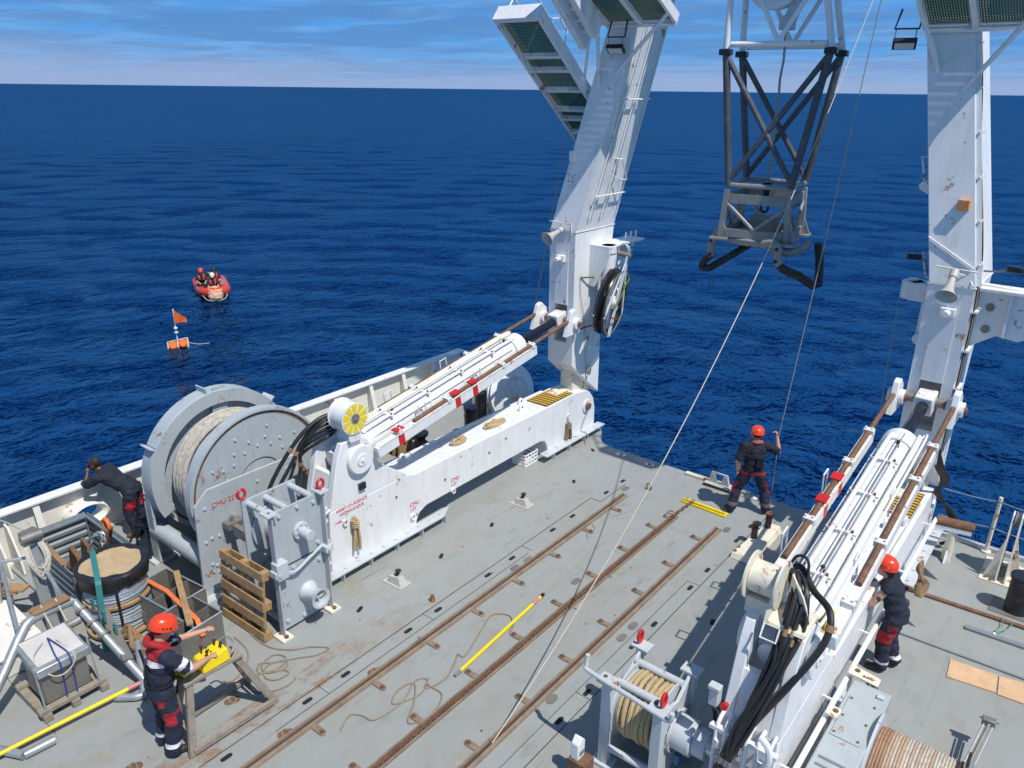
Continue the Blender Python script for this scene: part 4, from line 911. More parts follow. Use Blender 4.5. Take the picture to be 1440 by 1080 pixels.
# ================================================================== port bulwark
def bulwark():
    t = thing('bulwark', (-12.9, 5, 0), 'cream white bulwark along the port rail with an oval mooring opening', 'bulwark')
    x = -12.93
    # plating with an oval port at y 4.5
    cy, cz, ry, rz = 4.50, 0.47, 0.21, 0.135
    N_ = 28; ring = [(cy+ry*math.cos(2*math.pi*i/N_), cz+rz*math.sin(2*math.pi*i/N_)) for i in range(N_)]
    def sq(i):
        a = 2*math.pi*i/N_; c_, s_ = math.cos(a), math.sin(a); k = 1/max(abs(c_)/0.7, abs(s_)/0.47); return (cy+c_*k, cz+s_*k*(1.0))
    m = MB()
    for xx, fl in ((x, 0), (x-.02, 1)):
        vs_ = [(xx, *p) for p in ring]+[(xx, *sq(i)) for i in range(N_)]
        m.add(vs_, [(i, (i+1) % N_, N_+(i+1) % N_, N_+i) for i in range(N_)])
    m.build('port_panel', CREAMW, t, smooth=0)
    MB().bb(x-.02, x, -4.0, cy-.7, 0.0, .94).build('plating', CREAMW, t)
    MB().bb(x-.02, x, cy+.7, 14.05, 0.0, .94).build('plating', CREAMW, t)
    MB().bb(x-.07, x+.14, -4.0, 14.06, .94, .99).build('cap_rail', WHITE, t, bevel=.01)
    MB().bb(x, x+.05, -4.0, 14.0, .005, .05).build('foot_bar', CREAMW, t)
    y = 0.7
    while y < 13.9:
        if abs(y-cy) > .3:
            MB().prism([(x+.001, .02), (x+.32, .02), (x+.30, .10), (x+.10, .93), (x+.001, .93)], 'y', y-.012, y+.012).build('bulwark_bracket', CREAMW, t)
            MB().hexa([(x+.30, y-.05, .1), (x+.32, y-.05, .02), (x+.32, y+.05, .02), (x+.30, y+.05, .1), (x+.09, y-.05, .935), (x+.11, y-.05, .935), (x+.11, y+.05, .935), (x+.09, y+.05, .935)]).build('bracket_flange', CREAMW, t)
        y += 1.02
    # rolled lip of the panama opening
    m = MB(); rings = []
    for (k, dx) in ((1.0, -.02), (1.0, .10), (1.10, .20), (1.35, .25), (1.62, .22), (1.75, .10), (1.78, .002)):
        rings.append([(x+dx, cy+(p[0]-cy)*k, cz+(p[1]-cz)*k) for p in ring])
    for a_, b_ in zip(rings[:-1], rings[1:]):
        o = len(m.v); m.add(a_+b_, [(i, (i+1) % N_, N_+(i+1) % N_, N_+i) for i in range(N_)])
    m.build('mooring_port', CREAMW, t)
    return t
bulwark()
# the inside of the port carries the plain bulwark paint
# ================================================================== main winch
def winch():
    cy, cz = 6.05, 1.45; ax = (1, 0, 0)
    t = thing('mooring_winch', (-10.4, cy, 0), 'huge grey rope winch with two big round flanges on the port side', 'winch')
    C = lambda x: Vector((x, cy, cz))
    MB().cyl(C(-11.0), C(-9.9), .86, seg=64).build('drum', GREY, t)
    f1 = MB().lathe([(.40, -.02), (1.17, -.02), (1.17, .0), (1.20, 0), (1.20, .05), (1.17, .05), (1.17, .02), (.40, .02)], C(-9.90), ax, 72, True).build('inner_flange', GREY, t, smooth=30)
    MB().lathe([(1.16, -.10), (1.215, -.10), (1.215, .055), (1.16, .055)], C(-9.92), ax, 72, True).build('flange_rim', GREY, f1)
    MB().lathe([(1.12, .021), (1.16, .021), (1.16, .026), (1.12, .026)], C(-9.90), ax, 72, True).build('paint_wear_ring', RUST, f1)
    for rr, n_, a0 in ((.62, 16, 0), (.74, 16, .2), (.92, 10, .1)):
        for i in range(n_):
            a = a0+2*math.pi*i/n_; p = C(-9.88)+Vector((0, math.cos(a)*rr, math.sin(a)*rr))
            if p.z > 1.5: MB().cyl(p, p+Vector((.022, 0, 0)), .018, seg=8).build('flange_bolt', GREY2, f1)
    MB().cyl(C(-9.88), C(-9.74), .18, seg=28).build('bearing_hub', CREAM, t, bevel=.01)
    f2 = MB().lathe([(.40, -.02), (1.18, -.02), (1.18, .02), (.40, .02)], C(-11.02), ax, 72, True).build('outer_flange', GREY, t, smooth=30)
    MB().lathe([(1.06, .021), (1.10, .021), (1.10, .026), (1.06, .026)], C(-11.02), ax, 72, True).build('paint_wear_ring', RUST, f2)
    for i in range(14):
        a = 2*math.pi*i/14; p = C(-11.0)+Vector((0, math.cos(a)*1.02, math.sin(a)*1.02)); MB().cyl(p, p+Vector((.022, 0, 0)), .026, seg=8).build('flange_bolt', GREY2, f2)
    # guard band round the outer flange, in bolted lengths
    for a0, a1 in ((D(-35), D(38)), (D(39), D(96)), (D(97), D(150)), (D(151), D(200))):
        g = MB().lathe([(1.20, -.13), (1.27, -.13), (1.27, .15), (1.20, .15)], C(-11.06), ax, 18, True, arc=(a0, a1), ref=(0, 1, 0)).build('band_guard', GREY, t, bevel=.006)
        for a in (a0,):
            e = Vector((0, math.cos(a), math.sin(a)))
            MB().beam(C(-11.20)+e*1.30, C(-10.90)+e*1.30, .02, .12, e).build('guard_joint', GREY2, g)
    MB().lathe([(1.06, .16), (1.27, .16), (1.27, .185), (1.06, .185)], C(-11.06), ax, 60, True, arc=(D(-20), D(205)), ref=(0, 1, 0)).build('guard_face', GREY, t)
    p1 = [(4.75, .05), (4.80, 1.58), (5.02, 1.78), (6.95, 1.78), (7.35, 1.35), (7.45, .05)]
    sp = MB().prism(p1, 'x', -9.72, -9.68).build('side_plate', GREY, t, bevel=.006)
    MB().bb(-9.78, -9.52, 4.7, 7.5, .004, .05).build('foot_plate', GREY2, sp)
    for y, z in ((4.95, .55), (5.02, .50), (5.1, .56), (5.2, .5), (4.95, .42), (5.05, .37), (5.15, .43), (4.9, .95), (5.0, .98), (5.12, .97), (5.55, 1.05), (5.7, .98), (5.55, .8), (4.95, 1.5), (5.85, 1.6), (6.4, 1.6)):
        MB().cyl((-9.68, y, z), (-9.66, y, z), .022, seg=8).build('plate_bolt', GREY2, sp)
    text_mesh('CMU 22T', .108, (-9.679, 5.06, 1.46), (0, 1, 0), (0, 0, 1), 'marking', REDM, sp)
    op = MB().prism([(4.80, .05), (4.80, 1.1), (5.0, 1.40), (7.1, 1.40), (7.3, 1.1), (7.3, .05)], 'x', -11.29, -11.24).build('side_plate', GREY, t, bevel=.006)
    MB().bb(-11.36, -11.1, 4.72, 7.4, .004, .05).build('foot_plate', GREY2, op)
    MB().bb(-11.24, -11.08, 4.80, 4.84, .05, 1.25).build('plate_flange', GREY, op)
    MB().cyl((-11.235, 4.92, .58), (-9.725, 4.92, .58), .135, seg=28).build('cross_tube', GREY, t)
    MB().cyl((-11.235, 7.15, .58), (-9.725, 7.15, .58), .135, seg=28).build('cross_tube', GREY, t)
    MB().lathe([(.86, 0), (.90, 0), (.90, .03), (.86, .03)], C(-10.95), ax, 40, True).build('rope_stop', GREY, t)
    e = MB().prism([(5.96, 2.30), (6.22, 2.30), (6.30, 2.66), (6.20, 2.78), (6.02, 2.76)], 'x', -10.97, -10.93).build('becket_plate', GREY, t)
    MB().cyl((-10.925, 6.15, 2.62), (-10.93+.012, 6.15, 2.62), .07, seg=16).build('becket_hole', RUST, e)
    # rope
    pts = []
    for i in range(int(3.7*36)):
        a = 2*math.pi*i/36; pts.append(C(-10.84+.088*i/36)+Vector((0, math.cos(a)*.93, math.sin(a)*.93)))
    o = single('wound_rope', MB().tube(pts, .042, 8), mt('weathered_white_rope', (.45, .42, .37), .85, var=.35, scale=14, bump=.8, bscale=45), 'thick white rope wound on the huge grey winch drum', 'rope')
    for k in range(2):
        pts = [C(-10.44+.24*k)+Vector((0, math.cos(a)*.585, math.sin(a)*.585)) for a in [2*math.pi*i/40 for i in range(40)]]
    return t
winch()
def hexnut(p, r=.03, h=.03, d=(0, 0, 1)):
    d = Vector(d); return MB().cyl(Vector(p), Vector(p)+d*h, r, seg=6)
def gearbox():
    t = thing('capstan_winch', (-8.4, 5.45, 0), 'upright grey winch plate with a pale capstan head next to the wooden pallet', 'winch')
    x = -8.11
    fp = MB().bb(x-.03, x, 5.0, 5.88, .06, 1.96).build('face_plate', GREY, t, bevel=.004)
    for y in (4.98, 5.83):
        MB().bb(x+.0005, x+.09, y, y+.02, .05, 1.98).bb(x-.13, x+.0, y-.012, y-.0005, .05, 1.98).build('edge_angle', GREY, fp) if False else MB().bb(x+.0005, x+.10, y, y+.025, .05, 1.98).build('edge_angle', GREY, fp, bevel=.003)
        f = MB().bb(x-.06, x+.18, y-.08, y+.1, .004, .045).build('foot_pad', CREAM, t, bevel=.004)
        for q in (.0, .13): hexnut((x+q, y+.01, .045), .032, .03).build('foot_bolt', RUST, f)
        tp = MB().bb(x-.08, x+.13, y-.07, y+.09, 1.985, 2.01).build('top_pad', GREY2, t, bevel=.003)
        MB().cyl((x+.03, y+.01, 2.01), (x+.03, y+.01, 2.014), .022, seg=10).build('pad_hole', RUST, tp)
        b = MB().box((x+.07, y+.01, 1.08), (.14, .13, .10)).build('clamp_block', GREY2, fp, bevel=.006); hexnut((x+.14, y+.01, 1.08), .03, .03, (1, 0, 0)).build('clamp_bolt', GREY2, b)
    MB().bb(x+.0005, x+.006, 5.02, 5.82, 1.065, 1.08).build('joint_gap', DARK, fp)
    for (y, z) in ((5.15, 1.88), (5.45, 1.9), (5.72, 1.86), (5.12, 1.15), (5.74, 1.2), (5.15, .95), (5.73, .92), (5.12, .2), (5.4, .14), (5.72, .22), (5.55, 1.0), (5.3, 1.0)):
        hexnut((x, y, z), .028, .03, (1, 0, 0)).build('plate_bolt', GREY2, fp)
    hb = MB().cyl((x, 5.47, 1.52), (x+.05, 5.47, 1.52), .13, seg=28).cyl((x+.05, 5.47, 1.52), (x+.24, 5.47, 1.52), .075, seg=24).build('shaft_cover', GREY2, t, bevel=.006)
    for i in range(8):
        a = 2*math.pi*i/8; MB().cyl((x+.05, 5.47+.105*math.cos(a), 1.52+.105*math.sin(a)), (x+.065, 5.47+.105*math.cos(a), 1.52+.105*math.sin(a)), .014, seg=6).build('cover_bolt', GREY2, hb)
    MB().lathe([(.0, .0), (.15, .0), (.155, .03), (.12, .08), (.10, .16), (.115, .24), (.15, .29), (.155, .31), (.13, .31), (.10, .29), (.09, .20), (0, .20)], (x, 5.50, .50), (1, 0, 0), 36).build('capstan_head', PLASTW if False else GREY2, t)
    for i in range(3):
        a = 2*math.pi*i/3+.4; MB().beam((x+.26, 5.50, .50), (x+.26, 5.50+.10*math.cos(a), .50+.10*math.sin(a)), .03, .02, (1, 0, 0)).build('capstan_vane', GREY2, t)
    MB().box((x+.08, 5.04, 1.12), (.15, .18, .26)).build('switch_box', GREY2, t, bevel=.01)
    MB().tube(spline([(x+.06, 5.15, 1.0), (x+.08, 5.3, .98), (x+.07, 5.5, 1.05), (x+.07, 5.75, 1.15)], 5), .02, 6).build('pipe', GREY2, t)
    # back frame with drum
    bp = MB().bb(x-.62, x-.58, 4.98, 5.86, .06, 1.96).build('back_plate', GREY, t, bevel=.004)
    for rr in (.40, .34): MB().lathe([(rr-.012, 0), (rr, 0), (rr, .02), (rr-.012, .02)], (x-.62, 5.42, 1.42), (-1, 0, 0), 48, True).build('ring_rib', GREY2, bp)
    MB().lathe([(rr, 0), (rr, .012), (0, .012)], (x-.62, 5.42, 1.42), (-1, 0, 0), 40).build('drum_cover', GREY, bp)
    MB().lathe([(0, -.26), (.36, -.26), (.36, -.22), (.2, -.2), (.2, .2), (.36, .22), (.36, .26), (0, .26)], (x-.3, 5.42, 1.42), (1, 0, 0), 40).build('drum', GREY, t)
    MB().lathe([(0, -.26), (.36, -.26), (.36, -.22), (.2, -.2), (.2, .2), (.36, .22), (.36, .26), (0, .26)], (x-.3, 5.42, .55), (1, 0, 0), 40).build('drum', GREY, t)
    for y, z in ((5.08, 1.9), (5.76, 1.9), (5.08, .2), (5.76, .2), (5.35, 1.88)): MB().cyl((x-.58, y, z), (x-.03, y, z), .045, seg=14).build('spacer_bar', GREY2, t)
    text_mesh('CMU 5T', .085, (x+.1001, 5.0, 1.80), (0, 0, -1), (0, 1, 0), 'marking', REDM, fp, off=.003) if False else text_mesh('CMU 5T', .075, (x+.001, 5.015, 1.50), (0, 0, 1), (0, -1, 0), 'marking', REDM, fp, off=.003)
    for y, xx in ((4.99, x-.58), (5.87, x)):
        single('lifting_shackle', MB().tube([(xx, y+.07*math.sin(a)*.8, 2.08+.07*math.cos(a)) for a in [i*math.pi/8 for i in range(16)]], .021, 8, True), RED,
               'red lifting shackle on top of the grey capstan winch beside the '+('big winch plate' if y < 5.4 else 'white skid'), 'shackle', 'red shackles on the port winches')
gearbox()
single('valve_block', MB().bb(-9.66, -9.50, 5.18, 5.45, 1.08, 1.18).bb(-9.50, -9.2, 5.25, 5.33, .98, 1.15).cyl((-9.58, 5.3, 1.18), (-9.58, 5.3, 1.27), .03, seg=10), STEELD, 'small rusty valve block between the two grey winches', 'valve')

# pallet leaning against the winch
def pallet():
    t = thing('pallet', (-8.62, 4.72, 0), 'pale wooden pallet standing on edge against the grey winches', 'pallet')
    O = Vector((-9.16, 4.86, 0.0)); ux = Vector((1, .03, 0)).normalized(); uy = Vector((-.02, .09, 1)).normalized(); n = ux.cross(uy).normalized(); R = Matrix((ux, uy, n)).transposed()
    def bd(u0, u1, v0, v1, w0, w1, nm): MB().box(O+ux*(u0+u1)/2+uy*(v0+v1)/2+n*(w0+w1)/2, (u1-u0, v1-v0, w1-w0), mat=R).build(nm, WOOD, t, bevel=.004)
    for v in (0.0, .225, .47, .70, .94): bd(0, 1.0, v, v+.13+random.uniform(-.01, .015), .122, .144, 'slat')
    for u in (0.0, .45, .90): bd(u, u+.10, 0, 1.07, .10, .1215, 'cross_slat')
    for u in (0.0, .45, .90):
        for v in (0, .47, .94): bd(u, u+.10, v, v+.13, .023, .0995, 'block')
    for v in (0.0, .47, .94): bd(0, 1.0, v, v+.13, 0, .0225, 'bottom_slat')
pallet()

# cable reel
WOODP = mt('new_pine', (.46, .34, .20), .75, var=.2, dirt=.35, dirtcol=(.35, .24, .13), scale=6)
def reel():
    c = Vector((-10.12, 3.72, 0)); t = thing('cable_reel', c, 'upright wooden reel of grey cable wrapped in black film', 'cable reel')
    for z0, z1, r, m, nm in ((.05, .10, .47, WOOD, 'bottom_disc'), (.52, .57, .45, WOOD, 'middle_disc'), (.98, 1.03, .46, WOODP, 'top_disc')):
        MB().cyl(c+Vector((0, 0, z0)), c+Vector((0, 0, z1)), r, seg=48).build(nm, m, t, bevel=.008)
    MB().cyl(c+Vector((0, 0, .1)), c+Vector((0, 0, .98)), .2, seg=24).build('core', WOODG, t)
    for z0, z1, k in ((.11, .52, 9), (.58, .88, 8)):
        for i in range(k):
            z = z0+(z1-z0)*(i+.5)/k; r = .40+random.uniform(-.012, .012)
            pts = [c+Vector((math.cos(a)*r, math.sin(a)*r, z+.012*math.sin(2*a+i))) for a in [2*math.pi*j/40 for j in range(40)]]
            MB().tube(pts, .0245, 6, True).build('cable_turn', WIREW, t)
        MB().cyl(c+Vector((0, 0, z0)), c+Vector((0, 0, z1)), .385, seg=40).build('cable_mass', WIREW, t)
    m = MB(); n_ = 64; v = []; F_ = []
    for zi, (z, r0) in enumerate(((.80, .445), (.88, .462), (.96, .478), (1.02, .482), (1.045, .462), (1.042, .38))):
        for i in range(n_):
            a = 2*math.pi*i/n_; k = (0.012 if zi < 5 else .07)*noise.noise(Vector((math.cos(a)*2, math.sin(a)*2, zi*1.7)))+.01*noise.noise(Vector((a*13, zi*.9, 1)))
            zz = z+(.05*noise.noise(Vector((a*2.2, 0, 5))) if zi == 0 else 0)+(.03*max(0, math.sin(a*2+1)) if zi == 0 else 0); v.append(c+Vector((math.cos(a)*(r0+k), math.sin(a)*(r0+k), zz)))
    for zi in range(5):
        for i in range(n_): F_.append((zi*n_+i, zi*n_+(i+1) % n_, (zi+1)*n_+(i+1) % n_, (zi+1)*n_+i))
    m.add(v, F_).build('film_wrap', RUBBER, t)
    for a in (3.6, 5.9): e = Vector((math.cos(a), math.sin(a), 0)); MB().beam(c+e*.435+Vector((0, 0, .1)), c+e*.46+Vector((0, 0, .9)), .035, .012, e).build('film_strand', RUBBER, t)
    st = [c+Vector((-.50, -.02, .30)), c+Vector((-.495, -.05, 1.03)), c+Vector((-.44, -.06, 1.055)), c+Vector((.34, -.34, 1.055)), c+Vector((.385, -.36, 1.02)), c+Vector((.46, -.42, .5)), c+Vector((.60, -.50, .12))]
    m = MB()
    for p, q in zip(st[:-1], st[1:]): m.beam(p, q, .075, .006, (q-p).cross(Vector((.35, 1, 0))))
    single('ratchet_strap', m, TEAL, 'teal webbing strap across the top of the cable reel', 'strap')
reel()

# corrugated bin with rusty gear
def bin_():
    x0, x1, y0, y1, h = -12.35, -10.72, 3.42, 4.30, .66
    t = thing('corrugated_bin', ((x0+x1)/2, (y0+y1)/2, 0), 'open dark corrugated steel bin of rusty gear below the bulwark', 'bin')
    MB().bb(x0+.02, x1-.02, y0+.02, y1-.02, .05, .08).build('floor', CORR, t)
    def wall(p, q, nrm):
        p = Vector(p); q = Vector(q); nrm = Vector(nrm); m = MB()
        pr_ = []; z = .06
        k = 0
        while z < h-.03:
            pr_ += [(z, 0), (z+.05, 0), (z+.075, .03), (z+.115, .03)]; z += .14
        pr_.append((h, 0)); v = []
        for e in (p, q):
            for (zz, o) in pr_: v.append(e+nrm*o+Vector((0, 0, zz)))
        n_ = len(pr_); f = [(i, i+1, n_+i+1, n_+i) for i in range(n_-1)]
        v2 = [a-nrm*.004 for a in v]
        m.add(v, f); m.add(v2, f); m.build('corrugated_wall', CORR, t, smooth=0)
        MB().beam(p+Vector((0, 0, h)), q+Vector((0, 0, h)), .05, .035).build('rim', CORR, t, bevel=.004)
    wall((x0, y0, 0), (x1, y0, 0), (0, -1, 0)); wall((x0, y1, 0), (x1, y1, 0), (0, 1, 0)); wall((x0, y0, 0), (x0, y1, 0), (-1, 0, 0)); wall((x1, y0, 0), (x1, y1, 0), (1, 0, 0))
    for x in (x0, x1):
        for y in (y0, y1): MB().bb(x-.03, x+.03, y-.03, y+.03, .0, h+.02).build('corner_post', CORR, t)
    # contents
    g = thing('anchor_gear', (-11.5, 3.9, .1), 'rust brown anchor gear lying in the corrugated bin', 'anchor')
    MB().beam((-11.25, 3.95, .12), (-11.05, 4.10, 1.05), .16, .12).build('shank', RUST, g, bevel=.02)
    MB().tube([(-11.05+.09*math.cos(a), 4.10, 1.10+.09*math.sin(a)) for a in [i*math.pi/7 for i in range(14)]], .03, 8, True).build('ring', ORANGES, g)
    MB().prism([(-11.9, .1), (-11.3, .12), (-11.5, .5), (-11.75, .6)], 'y', 3.75, 3.82).build('fluke', RUST, g, bevel=.01)
    MB().prism([(-12.1, .1), (-11.6, .12), (-11.8, .45), (-12.0, .52)], 'y', 4.02, 4.08).build('fluke', RUST, g, bevel=.01)
    for k in range(9): MB().ball((random.uniform(-12.2, -11), random.uniform(3.55, 4.2), .18), (random.uniform(.06, .14), random.uniform(.05, .1), .08), 8, 6).build('rusty_lump', RUST, g)
    ch = MB(); pts = spline([(-11.28, 3.86, .2), (-11.25, 3.83, .55), (-11.12, 3.92, .95), (-11.0, 4.0, .98), (-10.95, 3.92, .7), (-10.95, 3.85, .3)], 8); k = 0
    for a_, b_ in zip(pts[::2], pts[2::2]):
        dd = (b_-a_).normalized(); p = (a_+b_)/2; sv = dd.orthogonal().normalized(); sv = sv if k % 2 else dd.cross(sv); k += 1
        ch.tube([p+dd*math.cos(q)*.055+sv*math.sin(q)*.032 for q in [i*math.pi/5 for i in range(10)]], .011, 6, True)
    single('chain', ch, STEEL, 'shiny steel chain looped over the rusty anchor gear in the bin', 'chain')
    m = MB().beam((-11.95, 3.50, .70), (-11.08, 3.44, .72), .08, .006)
    m2 = single('webbing_strap', m, TAPE, 'brown strap laid over the edge of the corrugated bin', 'strap')
    single('orange_float', MB().ball((-11.2, 3.88, .45), (.1, .09, .08), 12, 8), ORANGE, 'small orange float among the rusty gear in the bin', 'float')
bin_()

# open steel tubs
def tub(x0, x1, y0, y1, h, rz, label):
    c = Vector(((x0+x1)/2, (y0+y1)/2, 0)); t = thing('steel_tub', c, label, 'tub', 'open steel tubs by the cable reel'); w_, d_ = (x1-x0)/2, (y1-y0)/2; R = Matrix.Rotation(rz, 3, 'Z')
    Q = lambda a, b, z: c+R@Vector((a, b, z))
    for a, b, sa, sb in ((0, -d_, w_*2, .012), (0, d_, w_*2, .012), (-w_, 0, .012, d_*2-.014), (w_, 0, .012, d_*2-.014), (0.12*w_, 0, .012, d_*2-.014)):
        MB().box(Q(a, b, h/2+.02), (sa, sb, h), rz).build('wall', STEELD, t)
    MB().box(Q(0, 0, .03), (w_*2-.02, d_*2-.02, .012), rz).build('bottom', STEELD, t)
    MB().tube([Q(-w_, -d_, h+.03), Q(w_, -d_, h+.03), Q(w_, d_, h+.03), Q(-w_, d_, h+.03)], .016, 6, True).build('rim_bar', STEEL, t)
    MB().tube([Q(-w_, -d_*.1, h-.05), Q(w_, -d_*.1, h-.05)], .016, 6).build('cross_bar', STEEL, t)
    for a in (-.5, .4): MB().box(Q(a*w_, -d_-.012, h*.45), (.2, .012, .16), rz).build('side_panel', STEELD, t)
    return t
tub(-9.98, -9.10, 3.86, 4.46, .58, .12, 'open grey steel tub nearest the big winch')
tub(-9.02, -8.40, 3.66, 4.30, .62, .10, 'open grey steel tub right behind the man with the control box')
single('plank', MB().beam((-9.75, 4.42, .67), (-8.42, 3.88, .72), .085, .035), WOOD, 'narrow wooden plank laid across the two steel tubs', 'plank', bevel=.004)
m = MB()
for p, q in zip(*(lambda L_: (L_[:-1], L_[1:]))([Vector(v) for v in ((-9.95, 4.05, .65), (-9.45, 4.10, .66), (-8.95, 4.05, .685), (-8.5, 4.02, .68), (-8.36, 4.0, .5), (-8.40, 3.95, .3))])): m.beam(p, q, .06, .005)
single('cargo_strap', m, ORANGES, 'orange cargo strap lying over the steel tubs', 'strap')

# ================================================================== cable guides and hoses on the rams
def cable_guide(s, label, yellow):
    X = lambda off: XC+s*off
    c = Vector((X(3.28), 6.9, 2.62)); q = -s; t = thing('cable_guide', c, label, 'cable guide', 'cable guides on the ram heads')
    ax = Vector((q, 0, 0))
    MB().cyl(c-ax*.17, c+ax*.14, .17 if not yellow else .235, seg=36).build('guide_drum', CREAM if not yellow else WHITE, t, bevel=.01)
    for h in (-.18, .14):
        MB().cyl(c+ax*h, c+ax*(h+.02), .255, seg=40).build('guide_flange', CREAM if not yellow else WHITE, t)
    f = c+ax*.162
    if yellow:
        for i in range(10):
            a0 = 2*math.pi*i/10+.08; a1 = a0+2*math.pi/10-.16
            pts = [(.085, a0), (.235, a0)]+[(.235, a0+(a1-a0)*k/5) for k in range(1, 6)]+[(.085, a1)]
            v = [f+Vector((0, r*math.cos(a), r*math.sin(a))) for r, a in pts]; v2 = [p+ax*.004 for p in v]; n_ = len(v)
            MB().add(v+v2, [tuple(range(n_)), tuple(range(n_, 2*n_))]+[(k, (k+1) % n_, n_+(k+1) % n_, n_+k) for k in range(n_)]).build('yellow_segment', YELLOW, t, smooth=0)
        MB().cyl(f, f+ax*.012, .075, seg=20).cyl(f+ax*.012, f+ax*.03, .03, seg=8).build('hub_cap', STEELD, t)
    else:
        MB().prism([(6.62, 2.30), (7.05, 2.30), (7.0, 2.62), (6.86, 2.84)], 'x', *sorted((X(3.40), X(3.44)))).build('guide_cheek', CREAM, t)
        MB().hexa([(X(3.44), 6.62, 2.30), (X(3.82), 6.62, 2.30), (X(3.82), 7.0, 2.34), (X(3.44), 7.0, 2.34), (X(3.44), 6.64, 2.33), (X(3.82), 6.64, 2.33), (X(3.82), 7.0, 2.37), (X(3.44), 7.0, 2.37)]).build('guide_tray', CREAM, t)
        MB().hexa([(X(3.50), 6.95, 2.37), (X(3.80), 6.8, 2.37), (X(3.80), 6.83, 2.37), (X(3.50), 6.98, 2.37), (X(3.52), 6.95, 2.75), (X(3.70), 6.8, 2.62), (X(3.70), 6.83, 2.62), (X(3.52), 6.98, 2.75)]).build('guide_fin', CREAM, t)
        MB().tube([(X(3.42), 6.6, 2.32), (X(3.42), 6.52, 2.2), (X(3.58), 6.52, 2.2), (X(3.58), 6.6, 2.32)], .012, 6).build('guide_handle', WHITE, t)
    MB().bb(*sorted((X(3.14), X(3.42))), 6.78, 7.02, 2.24, 2.42).build('guide_foot', CREAM if not yellow else WHITE, t)
    return t
cable_guide(-1, 'round cable drum with yellow and white segments beside the big grey winch', True)
cable_guide(1, 'cream painted cable guide drum above the bundle of black hoses', False)
def hoses(paths, m, label, r):
    t = thing('hose_bundle', paths[0][-1], label, 'hoses', 'bundles of hydraulic hoses')
    for k, p in enumerate(paths): 
        q = spline(p, 7); h = MB().tube(q, r[k], 10).build('hose', m, t)
        for f in (1, 2, 3): i = int(len(q)*(.06, .45, .80)[f-1]); d_ = (q[i+1]-q[i]).normalized(); MB().cyl(q[i]-d_*.035, q[i]+d_*.035, r[k]*1.22, seg=10).build('coupling', (STEELD, TAPE, STEELD)[f-1], h)
base = [(-2.10, 7.35, 2.45), (-1.92, 7.34, 2.62), (-1.72, 7.2, 2.50), (-1.48, 7.0, 2.45), (-1.44, 6.8, 2.22), (-1.62, 6.5, 1.80), (-1.88, 6.25, 1.25), (-2.05, 6.08, .72), (-2.12, 5.9, .1)]
rg = random.Random(5); ps = [base]
for k in range(12):
    f = k/11; u_ = lambda q: rg.uniform(-q, q)
    ps.append([(-2.12+u_(.06), 7.15+u_(.08), 2.42), (-2.0+.10*f+u_(.04), 7.12+u_(.06), 2.64+u_(.07)), (-1.84+.12*f+u_(.05), 6.95+u_(.05), 2.60+u_(.08)), (-1.80+.16*f+u_(.06), 6.68+u_(.06), 2.30+u_(.08)), (-1.82+.10*f+u_(.05), 6.42+u_(.03), 1.92+u_(.06)), (-1.92+u_(.08), 6.20+u_(.04), 1.3), (-2.04+u_(.07), 6.06, .7), (-2.14+u_(.06), 5.92, .05)])
hoses(ps, RUBBER, 'bundle of thick black hydraulic hoses below the cream cable guide', [.036]+[.022, .026, .018, .026, .016, .022, .024, .018, .020, .026, .016, .022])
single('thin_hose', MB().tube(spline([(-2.06, 7.3, 2.45), (-1.98, 7.35, 2.72), (-1.84, 7.3, 2.74), (-1.80, 7.2, 2.5), (-1.74, 7.05, 2.25), (-1.66, 6.9, 2.2), (-1.68, 6.7, 2.0), (-1.84, 6.45, 1.6), (-1.95, 6.3, 1.3)], 7), .016, 8), RUBBER, 'thin black hose looped high above the starboard hose bundle', 'hose')
psl = []
for k in range(6):
    f = k/5; j = rg.uniform(-.04, .04)
    psl.append([(-8.88-.05*k, 6.98, 2.45-.05*k), (-8.95, 6.72, 2.62-.07*k), (-9.05-.04*k, 6.38+j, 2.45-.10*k), (-9.15-.03*k, 6.05+.10*k+j, 2.08-.12*k), (-9.22, 5.74+.14*k, 1.62-.08*k), (-9.25, 5.62+.13*k, 1.1), (-9.28, 5.62+.1*k, .4)])
hoses(psl, RUBBER, 'bundle of black hoses drooping from the yellow segmented drum', [.032, .03, .026, .03, .022, .026])
# pipe risers on the fore ends of the skids
for s in (-1, 1):
    X = lambda off: XC+s*off
    par = skL if s < 0 else skR
    for k, off in enumerate((3.22, 3.32, 3.42, 3.54, 3.66, 3.78)):
        MB().tube(spline([(X(off), 6.20, .05), (X(off), 6.20, .6), (X(off), 6.21, 1.05), (X(off), 6.26, 1.19), (X(off), 6.40, 1.24)], 5), (.022, .03, .018, .03, .024, .018)[k], 8).build('riser_pipe', WHITE, par)
    for z in (.35, .75, 1.1): MB().bb(*sorted((X(3.14), X(3.86))), 6.20, 6.27, z, z+.05).build('pipe_clamp', WHITE_R, par, bevel=.005)
    for off, z in ((3.26, .92), (3.5, .96), (3.7, .9)): MB().cyl((X(off), 6.20, z), (X(off), 6.20, z+.1), .045, seg=8).build('pipe_union', WHITE_R if s > 0 else CREAM, par)
